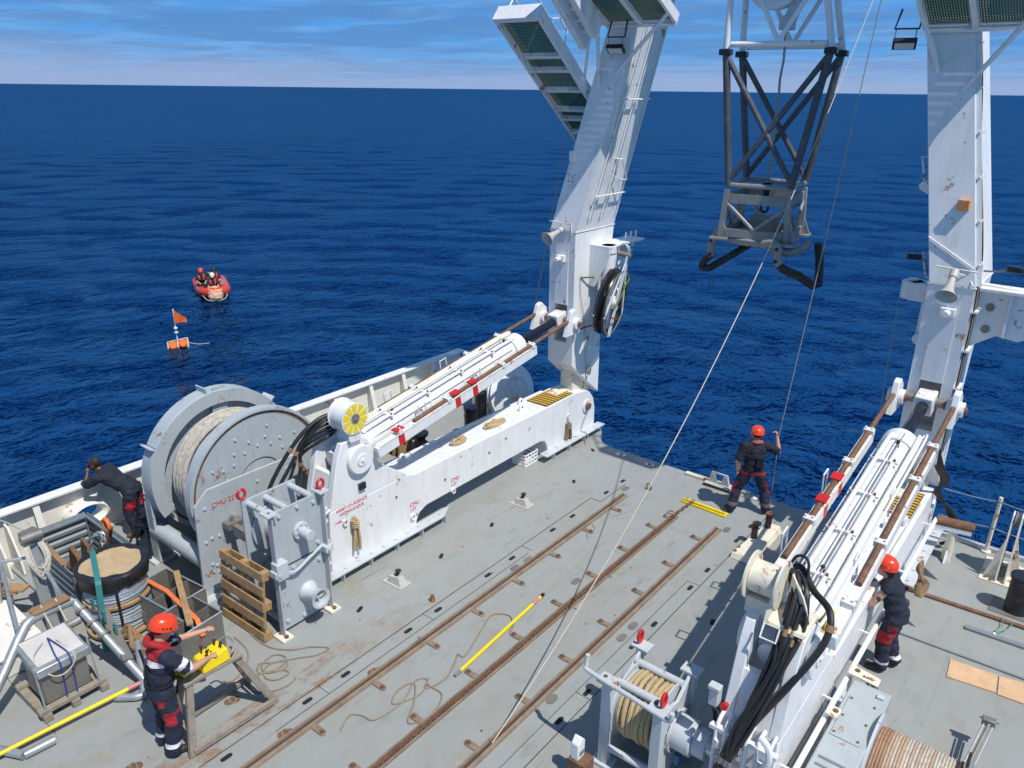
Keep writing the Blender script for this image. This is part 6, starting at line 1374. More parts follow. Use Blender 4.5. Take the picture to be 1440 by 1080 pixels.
# ================================================================== people
def remesh(mb, voxel, it=3, fold=0.0, fs=9.0, seed=0.0):
    me = mb.mesh('tmp'); o = bpy.data.objects.new('tmp', me); COL.objects.link(o)
    m = o.modifiers.new('r', 'REMESH'); m.mode = 'VOXEL'; m.voxel_size = voxel
    if it: k = o.modifiers.new('s', 'SMOOTH'); k.iterations = it; k.factor = .5
    dg = bpy.context.evaluated_depsgraph_get(); r = bpy.data.meshes.new_from_object(o.evaluated_get(dg)); bpy.data.objects.remove(o); bpy.data.meshes.remove(me)
    if fold:
        for v, n_ in zip(r.vertices, [x.vector.copy() for x in r.vertex_normals]):
            p = Vector((v.co.x*fs, v.co.y*fs, v.co.z*fs*1.5+seed)); v.co += n_*(fold*noise.noise(p)+fold*.5*noise.noise(p*2.3))
    r.polygons.foreach_set('use_smooth', [True]*len(r.polygons)); r.update(); return r
def limb(mb, pts, rs):
    for (a, b, r0, r1) in zip(pts[:-1], pts[1:], rs[:-1], rs[1:]): mb.cyl(a, b, r0, r1, seg=14); mb.ball(a, r0, 14, 10)
    mb.ball(pts[-1], rs[-1], 14, 10)
def person(loc, rz, J, label, skin=SKIN, top=NAVY, trousers=NAVY, sleeve='short', helmet=True, shoe=SHOE, paint_top=None, paint_tr=None, hair=True, vox=.0125, boat=False, extra=None):
    R = Matrix.Rotation(rz, 3, 'Z'); loc = Vector(loc); T = lambda p: Vector(p)
    t = thing('person', loc, label, 'person')
    def fin(me, name, mats, fn=None):
        idx = [fn(p.center, p.normal) for p in me.polygons] if fn else None
        me.transform(Matrix.Translation(loc)@R.to_4x4())
        me.materials.clear()
        for m in mats: me.materials.append(m)
        if idx: me.polygons.foreach_set('material_index', idx)
        o = bpy.data.objects.new(name, me); COL.objects.link(o); attach(o, t); return o
    j = {k: Vector(v) for k, v in J.items() if isinstance(v, tuple)}
    hd = j['head']; look = Vector(J.get('look', (0, 1, -.1))).normalized(); side = look.cross(Vector((0, 0, 1))).normalized(); upv = side.cross(look); H_ = Matrix((side, look, upv)).transposed()
    hp = lambda x, y, z: hd+H_@Vector((x, y, z))
    b = MB()
    b.ball(hp(0, -.01, .02), (.076, .095, .105), 18, 14, H_); b.ball(hp(0, .025, -.055), (.058, .066, .07), 14, 10, H_)
    b.cyl(hp(0, .09, .01), hp(0, .112, -.025), .012, .017, 8); b.ball(hp(0, .112, -.025), .017, 8, 6)
    b.ball(hp(0, .088, -.062), (.026, .012, .012), 8, 6, H_)
    for s in (-1, 1): b.ball(hp(s*.079, -.01, -.01), (.014, .026, .034), 8, 6, H_); b.ball(hp(s*.03, .075, .035), (.02, .014, .008), 8, 6, H_)
    limb(b, [hp(0, -.02, -.06), j['neck']], [.054, .062])
    limb(b, [j['neck']+Vector((0, 0, -.05)), j['chest'], j['hips']], [.075, .085, .085])
    arms = MB()
    for s in 'lr':
        sh, el, ha = j['sh_'+s], j['el_'+s], j['ha_'+s]
        limb(b, [sh, sh.lerp(el, .5), el, el.lerp(ha, .35), ha], [.058, .052, .040, .043, .028])
        d = (ha-el).normalized(); cu = Vector(J.get('curl_'+s, (0, .4, -1))); cu = (cu-d*cu.dot(d)).normalized(); w_ = d.cross(cu).normalized()
        palm = ha+d*.05
        for k in range(4): b.ball(ha+d*(.02+.02*k), .024 if k else .026, 8, 6)
        for k in range(-1, 2): b.ball(palm+w_*.022*k+d*.012, .021, 8, 6)
        curl = J.get('grip_'+s, .5)
        for k, ln in zip((-1.5, -.5, .5, 1.5), (.062, .076, .080, .070)):
            p0 = palm+w_*.019*k+d*.025; p1 = p0+d*ln*.45*(1-curl*.3)+cu*ln*.35*curl; p2 = p1+d*ln*.35*(1-curl*1.3)+cu*ln*.42*curl; p3 = p2+d*ln*.2*(.4-curl*1.5)+cu*ln*.25*curl
            limb(b, [p0, p1, p2, p3], [.0105, .0098, .009, .008])
        sg = 1 if s == 'l' else -1
        th = ha+d*.02+w_*.026*sg; limb(b, [th, th+w_*.022*sg+d*.03+cu*.012, th+w_*.016*sg+d*.055+cu*.03*curl], [.013, .011, .009])
        limb(b, [j['hp_'+s], j['kn_'+s], j['an_'+s]], [.085, .058, .042])
        an = j['an_'+s]; toe = j['to_'+s]; limb(b, [an+Vector((0, 0, -.03)), toe], [.035, .03])
    fin(remesh(b, min(vox, .009) if not boat else .014, 2), 'body', [skin])
    # shirt
    c = MB(); ch, hi = j['chest'], j['hips']; fwd = Vector((0, 1, 0))
    limb(c, [j['sh_l'], (j['sh_l']+j['sh_r'])/2+Vector((0, 0, .03)), j['sh_r']], [.078, .085, .078])
    ax = (ch-hi).normalized(); sx = (j['sh_r']-j['sh_l']).normalized(); fz = ax.cross(sx).normalized(); B_ = Matrix((sx, -fz if fz.y < 0 else fz, ax)).transposed()
    c.ball(ch+ax*.03, (.205, .145, .21), 18, 14, B_); c.ball(ch.lerp(hi, .5), (.185, .142, .19), 18, 14, B_); c.ball(hi+ax*.02, (.19, .148, .15), 18, 14, B_)
    for s in 'lr':
        sh, el, ha = j['sh_'+s], j['el_'+s], j['ha_'+s]
        if sleeve == 'short': limb(c, [sh, sh.lerp(el, .5), sh.lerp(el, .82)], [.088, .080, .077])
        elif sleeve == 'long': limb(c, [sh, el, el.lerp(ha, .85)], [.080, .060, .046])
    limb(c, [j['neck']+Vector((0, 0, -.03)), ch], [.075, .12])
    me = remesh(c, .014 if not boat else .022, 3, .016, 9, loc.x); mats, fn = paint_top(j) if paint_top else ([top], None)
    fin(me, 'shirt', mats, fn)
    c = MB(); c.ball(hi-ax*.02, (.188, .146, .13), 16, 12)
    for s in 'lr': limb(c, [j['hp_'+s]*.6+hi*.4, j['hp_'+s], j['kn_'+s], j['an_'+s]+Vector((0, 0, .02))], [.122, .116, .096, .090])
    me = remesh(c, .014 if not boat else .022, 3, .018, 8, loc.y); mats, fn = paint_tr(j) if paint_tr else ([trousers], None)
    fin(me, 'trousers', mats, fn)
    for s in 'lr':
        c = MB(); an, toe = j['an_'+s], j['to_'+s]; d = (toe-an); d.z = 0; d.normalize(); gz = toe.z
        limb(c, [an+Vector((0, 0, .01)), an+Vector((0, 0, -.035))-d*.02], [.052, .052]); limb(c, [an+Vector((0, 0, -.035))-d*.03, (an+toe)/2+Vector((0, 0, -.01)), toe], [.045, .047, .040])
        fin(remesh(c, .012, 2), 'shoe', [shoe])
    if helmet:
        c = MB(); prof = [(.133, -.012), (.128, .0), (.131, .03), (.122, .075), (.098, .115), (.058, .14), (0, .15)]
        me = MB().lathe(prof+[], (0, 0, 0), (0, 0, 1), 32).lathe([(.133, -.012), (.122, -.012), (.118, .03), (.0, .135)], (0, 0, 0), (0, 0, 1), 32).mesh('helmet')
        for v in me.vertices:
            v.co.y *= 1.17; v.co.x *= .96
            if v.co.y > .08 and v.co.z < .02: v.co.y += .022*(v.co.y-.08)/.07
        me.transform(Matrix.Translation(hp(0, -.008, .045))@H_.to_4x4()); me.polygons.foreach_set('use_smooth', [True]*len(me.polygons))
        h_ = fin(me, 'helmet', [helmet if helmet is not True else HELMET])
        if not boat:
            for k in range(5):
                a = -.9+.36*k; p = hp(math.sin(a)*.112, -math.cos(a)*.128-.006, .118-.012*abs(k-2)); st_ = MB().box(p, (.034, .018, .012), mat=H_); o = st_.build('helmet_stripe', HELMW, None); o.data.transform(Matrix.Translation(loc)@R.to_4x4()); attach(o, h_)
            for s in (-1, 1):
                for k in range(3):
                    st_ = MB().box(hp(s*.121, -.05+.04*k, .085), (.016, .020, .012), mat=H_); o = st_.build('helmet_vent', DARK, None); o.data.transform(Matrix.Translation(loc)@R.to_4x4()); attach(o, h_)
    if hair:
        c = MB(); c.ball(hp(0, -.025, .035), (.083, .092, .098), 16, 12, H_)
        if hair == 'long': limb(c, [hp(0, -.09, -.02), hp(0, -.10, -.10)], [.05, .035])
        fin(remesh(c, .012, 2), 'hair', [HAIR])
    if extra:
        for nm, mb, m in extra(j):
            me = mb.mesh(nm); me.polygons.foreach_set('use_smooth', [True]*len(me.polygons)); me.set_sharp_from_angle(angle=D(40)); fin(me, nm, [m])
    return t, lambda p: loc+R@Vector(p)

# --- man at the trestle
def p1_top(j):
    def fn(c, n):
        if c.z > j['neck'].z-.13 and abs(c.x) < .19: return 1
        for s in 'lr':
            sh, el = j['sh_'+s], j['el_'+s]; d = el-sh; k = (c-sh).dot(d)/d.length_squared
            if abs(c.x) > .2 and .50 < k < .68: return 2
        if j['neck'].z-.21 < c.z < j['neck'].z-.135 and abs(c.x) < .2 and n.y < .3: return 2
        return 0
    return [NAVY, REDC, REFL], fn
def p1_tr(j):
    def fn(c, n):
        if .17 < c.z < .235: return 2
        if .78 < c.z < .88 and abs(n.x) < .85 and abs(c.x) > .035 and n.y < .2: return 1
        if .50 < c.z < .68 and c.x > .15 and c.y < .16 and (c.z > .62 or c.y < .06): return 1
        return 0
    return [NAVY, REDC, REFL], fn
J1 = dict(hips=(0, 0, .95), chest=(0, .05, 1.27), neck=(0, .08, 1.50), head=(0, .14, 1.63), look=(.05, 1, -.38), sh_l=(-.19, .07, 1.43), sh_r=(.19, .07, 1.43), el_l=(-.25, .36, 1.24), el_r=(.27, .28, 1.17),
          ha_l=(-.16, .62, 1.27), ha_r=(.15, .54, 1.12), hp_l=(-.10, 0, .90), hp_r=(.10, 0, .90), kn_l=(-.12, .03, .50), kn_r=(.12, .05, .50), an_l=(-.13, -.02, .10), an_r=(.13, .0, .10), to_l=(-.15, .15, .04), to_r=(.15, .17, .04), grip_l=.45, grip_r=.6)
def vest(j):
    m = MB()
    for s in (-1, 1): m.tube(spline([(s*.10, -.10, 1.20), (s*.115, -.075, 1.42), (s*.105, .05, 1.535), (s*.10, .17, 1.45), (s*.10, .2, 1.2)], 6), .03, 8)
    m2 = MB().tube([(math.cos(a)*.185, math.sin(a)*.15+.02, 1.03) for a in [2*math.pi*i/24 for i in range(24)]], .018, 6, True)
    return [('life_vest', MB().tube(spline([(-.10, .17, 1.25), (-.115, .14, 1.42), (-.10, .03, 1.545), (0, -.045, 1.55), (.10, .03, 1.545), (.115, .14, 1.42), (.10, .17, 1.25)], 6), .042, 10), REDC), ('harness', m2.tube([(-.13, -.10, 1.05), (.10, -.105, 1.44)], .016, 6).tube([(.13, -.10, 1.05), (-.10, -.105, 1.44)], .016, 6), BLACK)]
person((-7.42, 2.96, 0), D(-8), J1, 'worker in navy and red overalls and orange helmet at a yellow control box', paint_top=p1_top, paint_tr=p1_tr, extra=vest)

# --- worker at the stern with the rope
RZ2 = math.atan2(.55, .83)
def p2_tr(j):
    def fn(c, n):
        if c.z > .82 and c.z < .88: return 1
        if .42 < c.z < .66 and abs(c.x) > .17+(.84-c.z)*.30 and abs(n.x) > .6: return 1
        return 2 if .17 < c.z < .24 else 0
    return [NAVY, REDC, mt('grey_reflective', (.10, .10, .11), .6)], fn
J2 = dict(hips=(0, 0, .90), chest=(0, -.01, 1.20), neck=(0, .0, 1.42), head=(0, .04, 1.545), look=(.15, 1, -.22), sh_l=(-.19, -.01, 1.36), sh_r=(.19, 0, 1.37), el_l=(-.30, -.05, 1.10), el_r=(.42, .05, 1.24),
          ha_l=(-.26, .02, .86), ha_r=(.38, .13, 1.50), hp_l=(-.10, 0, .86), hp_r=(.10, 0, .86), kn_l=(-.23, .05, .48), kn_r=(.25, .03, .48), an_l=(-.31, -.03, .10), an_r=(.31, -.02, .10), to_l=(-.36, .13, .04), to_r=(.36, .14, .04), grip_r=.95, grip_l=.4, curl_r=(-1, .3, 0))
def collar(j): return [('life_vest', MB().tube(spline([(-.09, .13, 1.28), (-.10, .08, 1.40), (-.07, -.04, 1.455), (0, -.075, 1.46), (.07, -.04, 1.455), (.10, .08, 1.40), (.09, .13, 1.28)], 6), .036, 10), mt('faded_red_cloth', (.34, .09, .08), .8)), ('harness', MB().tube([(-.12, -.125, .98), (.09, -.115, 1.36)], .02, 6).tube([(.12, -.125, .98), (-.09, -.115, 1.36)], .02, 6).box((.06, -.15, 1.08), (.12, .06, .16)), BLACK)]
_, W2 = person((-4.39, 12.58, 0), RZ2, J2, 'worker in orange helmet holding a rope at the stern, seen from behind', top=NAVY2, paint_tr=p2_tr, extra=collar, hair=True)

# --- sleeveless worker on the starboard skid
def p3_tr(j):
    def fn(c, n):
        if .16 < c.z < .21: return 2
        if .48 < c.z < .68 and n.x < -.1 and c.x < -.08: return 1
        if .72 < c.z < .80 and n.x < -.5 and c.y < .06: return 1
        return 0
    return [NAVY, REDC, REFL], fn
J3 = dict(hips=(0, .02, .89), chest=(0, .12, 1.17), neck=(0, .20, 1.37), head=(0, .275, 1.49), look=(.30, 1, .05), sh_l=(-.18, .17, 1.31), sh_r=(.18, .17, 1.31), el_l=(-.26, .30, 1.06), el_r=(.22, .32, 1.10),
          ha_l=(-.10, .43, 1.24), ha_r=(.04, .44, 1.24), hp_l=(-.10, .03, .85), hp_r=(.09, .03, .85), kn_l=(-.10, .10, .47), kn_r=(.10, .06, .47), an_l=(-.11, .06, .10), an_r=(.10, -.04, .10), to_l=(-.14, .22, .04), to_r=(.12, .13, .04), grip_l=.9, grip_r=.9)
person((-1.24, 9.80, 0), D(90), J3, 'sleeveless worker in orange helmet leaning on the white starboard skid', top=NAVY2, sleeve='none', paint_tr=p3_tr, hair='long',
       extra=lambda j: [('tattoo', MB().ball(j['sh_l'].lerp(j['el_l'], .55)+Vector((-.048, -.01, 0)), (.006, .03, .04), 8, 6), mt('tattoo_ink', (.06, .05, .06), .6))])

# --- bareheaded man at the port bulwark
RZ4 = math.atan2(.80, -.60)
J4 = dict(hips=(0, .02, .90), chest=(0, .30, 1.09), neck=(0, .47, 1.22), head=(0, .57, 1.33), look=(-.1, 1, -.06), sh_l=(-.20, .43, 1.17), sh_r=(.20, .43, 1.17), el_l=(-.22, .66, 1.03), el_r=(.20, .66, 1.03),
          ha_l=(-.05, .68, 1.19), ha_r=(-.05, .72, 1.04), hp_l=(-.10, 0, .87), hp_r=(.10, 0, .87), kn_l=(-.12, .05, .47), kn_r=(.12, .0, .47), an_l=(-.12, -.05, .10), an_r=(.13, -.06, .10), to_l=(-.14, .12, .04), to_r=(.15, .11, .04), grip_l=.9, grip_r=.9)
def p4_tr(j):
    return [NAVY, REDC], lambda c, n: 1 if .56 < c.z < .74 and n.y < .1 and abs(c.x) > .05 else 0
person((-12.27, 5.06, 0), RZ4, J4, 'bareheaded man in a dark shirt leaning on the port bulwark, looking out to sea', skin=SKIND, top=NAVY2, helmet=False, paint_tr=p4_tr, shoe=mt('brown_shoe', (.12, .075, .045), .7))
ck = thing('folding_stand', (-11.75, 5.05, 0), 'black tubular stand between the leaning man and the big winch', 'stand')
MB().tube([(-11.95, 4.85, .01), (-11.85, 4.95, .95), (-11.5, 5.15, .95), (-11.4, 5.10, .01)], .02, 8).build('back_frame', BLACK, ck); MB().tube([(-11.85, 4.6, .01), (-11.65, 4.75, .5), (-11.45, 4.85, .5), (-11.3, 4.75, .01)], .02, 8).build('front_frame', BLACK, ck)
MB().box((-11.62, 4.95, .52), (.34, .32, .04), .5).build('seat', BLACK, ck, bevel=.01); MB().box((-11.62, 5.08, .82), (.34, .03, .16), .5).build('backrest', BLACK, ck, bevel=.01)

# ================================================================== trestle and control box
tr = thing('trestle', (-7.3, 3.6, 0), 'paint spattered wooden trestle beside the worker with the control box', 'trestle')
MB().beam((-7.30, 3.14, .93), (-7.26, 3.86, .93), .24, .045).build('top_board', WOODG, tr, bevel=.006)
for a, b in (((-7.22, 3.20, .90), (-7.12, 3.06, .0)), ((-7.20, 3.80, .90), (-7.10, 4.18, .0)), ((-7.38, 3.20, .90), (-7.62, 3.12, .0)), ((-7.36, 3.80, .90), (-7.66, 4.20, .0))): MB().beam(a, b, .085, .05, (1, 0, 0)).build('leg', WOODG, tr, bevel=.004)
for a, b in (((-7.10, 3.08, .07), (-7.08, 4.14, .07)), ((-7.64, 3.14, .07), (-7.68, 4.18, .07)), ((-7.13, 3.10, .28), (-7.60, 3.14, .28)), ((-7.13, 4.08, .28), (-7.60, 4.10, .28))): MB().beam(a, b, .05, .06).build('stretcher', WOODG, tr)
for k in range(3): MB().beam((-7.165-.02*k, 3.90+.11*k, .64-.22*k), (-7.42-.06*k, 3.91+.11*k, .64-.22*k), .03, .05).build('rung', WOODG, tr)
cbx = thing('control_box', (-7.28, 3.5, .955), 'yellow remote control box with black joysticks on the trestle', 'control box')
MB().hexa([(-7.42, 3.36, .956), (-7.16, 3.36, .956), (-7.16, 3.72, .956), (-7.42, 3.72, .956), (-7.40, 3.38, 1.09), (-7.18, 3.38, 1.09), (-7.18, 3.70, 1.13), (-7.40, 3.70, 1.13)]).build('case', YELLOW, cbx, bevel=.02)
for x, y in ((-7.35, 3.46), (-7.23, 3.46), (-7.34, 3.62), (-7.24, 3.64)): q = MB().cyl((x, y, 1.09), (x, y+.01, 1.17), .010, seg=8).ball((x, y+.01, 1.185), .022, 10, 8).build('joystick', BLACK, cbx)
for k in range(4): MB().cyl((-7.38+.05*k, 3.54, 1.10), (-7.38+.05*k, 3.54, 1.118), .012, seg=8).build('knob', BLACK, cbx)
MB().tube(spline([(-7.44, 3.72, 1.06), (-7.38, 3.80, 1.12), (-7.2, 3.80, 1.12), (-7.14, 3.72, 1.06)], 5), .012, 6).build('guard_bar', STEEL, cbx)
yf = thing('yellow_case', (-7.42, 3.22, .956), 'small rounded yellow case on the near end of the trestle', 'case'); MB().box((-7.36, 3.24, 1.02), (.17, .15, .13), .2).build('shell', YELLOW, yf, bevel=.03); MB().tube(spline([(-7.42, 3.18, 1.07), (-7.42, 3.20, 1.14), (-7.34, 3.26, 1.14), (-7.32, 3.30, 1.07)], 5), .012, 6).build('handle', YELLOW, yf)
single('tether', MB().tube(spline([(-7.50, 3.30, 1.0), (-7.52, 3.25, .8), (-7.50, 3.22, .6), (-7.46, 3.24, .75), (-7.42, 3.30, .95)], 6), .012, 6), BLACK, 'black tether cable hanging from the trestle by the worker', 'cable')

# ================================================================== coring gear, foreground left
sc_ = thing('sample_cage', (-9.3, 2.55, 0), 'grey sample box with white lid tied with blue cord on wooden runners', 'sample box')
MB().bb(-9.58, -9.06, 2.28, 2.82, .17, .62).build('box', STEELD, sc_, bevel=.01)
MB().hexa([(-9.66, 2.24, .66), (-9.0, 2.24, .60), (-9.0, 2.86, .60), (-9.66, 2.86, .66), (-9.66, 2.24, .78), (-9.0, 2.24, .72), (-9.0, 2.86, .72), (-9.66, 2.86, .78)]).build('lid', STEEL, sc_, bevel=.015)
MB().hexa([(-9.60, 2.28, .785), (-9.06, 2.28, .732), (-9.06, 2.82, .732), (-9.60, 2.82, .785), (-9.60, 2.28, .80), (-9.06, 2.28, .745), (-9.06, 2.82, .745), (-9.60, 2.82, .80)]).build('lid_top', mt('dirty_white_lid', (.56, .54, .52), .6, var=.12, dirt=.4, dirtcol=(.3, .27, .23)), sc_)
for y in (2.22, 2.55, 2.90): MB().beam((-9.85, y, .055), (-8.95, y+.02, .055), .10, .10).build('runner', WOODG, sc_, bevel=.008)
for x in (-9.7, -9.02): MB().beam((x, 2.16, .135), (x, 2.96, .135), .09, .06).build('cross_runner', WOODG, sc_, bevel=.006)
for x, y in ((-8.99, 2.24), (-8.99, 2.88)): MB().tube([(x, y, .16), (x-.1, y, .78)], .014, 6).build('edge_rod', STEEL, sc_)
for y in (2.5, 2.62): MB().tube(spline([(-9.45, 2.56, .80), (-9.1, y, .765), (-8.985, y, .70), (-9.02, y+.01, .4), (-9.01, y, .17)], 5), .010, 6).build('blue_cord', ROPEBL, sc_)
MB().tube(spline([(-9.40, 2.48, .80), (-9.2, 2.30, .78), (-8.98, 2.38, .60), (-8.97, 2.55, .55), (-9.0, 2.68, .70), (-9.35, 2.62, .80)], 6), .008, 6).build('white_cord', ROPEW, sc_)
pa = thing('pipe_stand', (-9.8, 2.6, 0), 'galvanised pipe stand bent over the sample box', 'pipe stand')
MB().tube(spline([(-9.05, 1.30, .06), (-9.45, 1.95, .50), (-9.70, 2.34, .82), (-9.78, 2.50, .92), (-9.82, 2.70, .92), (-9.84, 3.05, .90)], 8), .062, 16).build('bent_pipe', STEEL, pa)
MB().tube([(-9.85, 3.06, .88), (-8.62, 3.28, .12)], .055, 16).build('sloping_pipe', STEEL, pa)
for f in (.12, .28, .44):
    p = Vector((-9.85, 3.06, .88)).lerp(Vector((-8.62, 3.28, .12)), f); d = (Vector((-8.62, 3.28, .12))-Vector((-9.85, 3.06, .88))).normalized()
    MB().cyl(p-d*.02, p+d*.02, .085, seg=16).build('collar', STEELD, pa); MB().box(p+Vector((.02, .14, .03)), (.05, .03, .16)).build('teal_clip', TEAL, pa)
MB().beam((-9.78, 3.36, .60), (-8.86, 3.22, .34), .13, .035, (0, .2, 1)).build('slotted_plate', STEELD, pa)
MB().tube(spline([(-9.15, 3.48, .30), (-8.9, 3.38, .22), (-8.50, 3.20, .07), (-8.46, 3.12, .06), (-8.62, 2.96, .06), (-8.68, 2.92, .06)], 4), .05, 12).build('pipe_foot', STEEL, pa)
MB().tube([(-8.98, 1.62, .06), (-8.58, 1.82, .06)], .05, 12).build('pipe_foot', STEEL, pa); MB().tube([(-8.58, 1.82, .06), (-8.55, 2.14, .06)], .05, 12).build('pipe_foot', STEEL, pa)
MB().box((-9.84, 2.78, .99), (.16, .46, .05), .05).build('padding', TAPE, pa, bevel=.015)
for y in (2.68, 2.86): MB().tube(spline([(-9.92, y, .90), (-9.84, y, 1.03), (-9.74, y, .92), (-9.6, y, .80)], 4), .010, 6).build('lashing', ROPEW, pa)
ms = thing('gear_mast', (-10.85, 3.05, 0), 'leaning galvanised mast hung with a hank of white rope', 'mast')
MB().beam((-10.62, 3.02, .02), (-10.98, 3.06, 1.40), .20, .05, (1, 0, .2)).build('channel_web', STEEL, ms); MB().beam((-10.60, 2.94, .02), (-10.96, 2.98, 1.40), .03, .12, (1, 0, .2)).build('channel_flange', STEEL, ms); MB().beam((-10.60, 3.12, .02), (-10.96, 3.15, 1.40), .03, .12, (1, 0, .2)).build('channel_flange', STEEL, ms)
MB().box((-10.96, 3.06, 1.42), (.16, .22, .20), .2).cyl((-10.9, 2.92, 1.45), (-10.9, 3.2, 1.45), .07, seg=14).build('mast_head', STEELD, ms, bevel=.01)
MB().tube([(-10.55, 2.8, .06), (-10.6, 3.32, .06)], .05, 12).build('foot_bar', STEEL, ms)
hk_ = MB(); g = random.Random(9)
for k in range(7): w_ = g.uniform(.05, .12); lo_ = g.uniform(.85, 1.05); hk_.tube(spline([(-10.86, 3.05-w_, 1.35), (-10.74, 3.05-w_*1.2, 1.15), (-10.70, 3.05+g.uniform(-.04, .04), lo_), (-10.74, 3.05+w_*1.2, 1.15), (-10.86, 3.05+w_, 1.35)], 5), .012, 6)
single('white_rope_hank', hk_, ROPEW, 'hank of white rope on the leaning galvanised mast', 'rope')
af = thing('pipe_trestle', (-10.6, 2.8, 0), 'slim galvanised bars sloping down to the sample box', 'frame')
for a, b in (((-11.35, 2.74, 1.0), (-9.80, 2.36, .86)), ((-11.12, 3.14, 1.0), (-9.78, 2.96, .90)), ((-11.38, 2.72, 1.0), (-11.10, 3.18, 1.0)), ((-11.38, 2.72, 1.0), (-11.45, 2.6, .02)), ((-11.12, 3.16, 1.0), (-11.2, 3.3, .02))): MB().tube([a, b], .026, 10).build('bar', STEEL, af)
wc = thing('white_chest', (-11.0, 2.55, 0), 'flat white equipment chest behind the pipe stand', 'chest'); MB().bb(-11.7, -10.15, 2.0, 2.72, .003, .30).build('chest_body', CREAMW, wc, bevel=.02); MB().bb(-11.74, -10.11, 1.97, 2.75, .302, .34).build('lid', CREAMW, wc, bevel=.012)
for k in range(4): MB().bb(-11.4+.4*k, -11.3+.4*k, 2.752, 2.76, .2, .31).build('catch', RUST, wc)
for k in range(4):
    single('timber_offcut', MB().beam((-12.1+.12*k, 2.3+.1*k, .36+.05*k), (-11.5+.1*k, 2.75+.06*k, .38+.05*k), .16, .035), WOOD, ('lowest', 'second lowest', 'second highest', 'topmost')[k]+' timber offcut of the pile by the white chest', 'timber', 'timber pile by the white chest')
single('timber_stack', MB().bb(-12.3, -11.8, 2.2, 2.9, .003, .33), WOODG, 'grey wooden box under the timber offcuts', 'box', bevel=.01)
tp_ = MB()
g = random.Random(12)
for k in range(5): tp_.tube(spline([(-9.42+g.uniform(-.1, .1), 3.40+g.uniform(-.08, .08), .30), (-9.3+g.uniform(-.1, .1), 3.5, .42+g.uniform(-.05, .05)), (-9.15, 3.48+g.uniform(-.08, .08), .30), (-9.05, 3.5, .12+g.uniform(0, .1))], 5), .03, 7)
single('brown_sling', tp_, TAPE, 'crumpled brown sling between the pipe stand and the steel tub', 'sling')
fr_ = thing('bulwark_chock', (-12.5, 3.3, 0), 'white welded chock plates against the bulwark', 'chock')
for k in range(2): MB().prism([(-12.9, .02), (-12.45, .02), (-12.5, .3), (-12.75, .75), (-12.9, .78)], 'y', 3.1+.18*k, 3.13+.18*k).build('plate', CREAMW, fr_)
single('cleat_line', MB().tube(spline([(-12.85, 2.95, 1.02), (-12.8, 3.05, 1.06), (-12.85, 3.15, 1.03), (-12.8, 3.1, .9), (-12.2, 3.08, 1.2), (-11.0, 3.06, 1.48)], 6), .012, 6), ROPEW, 'white line from the bulwark rail to the mast head', 'rope')

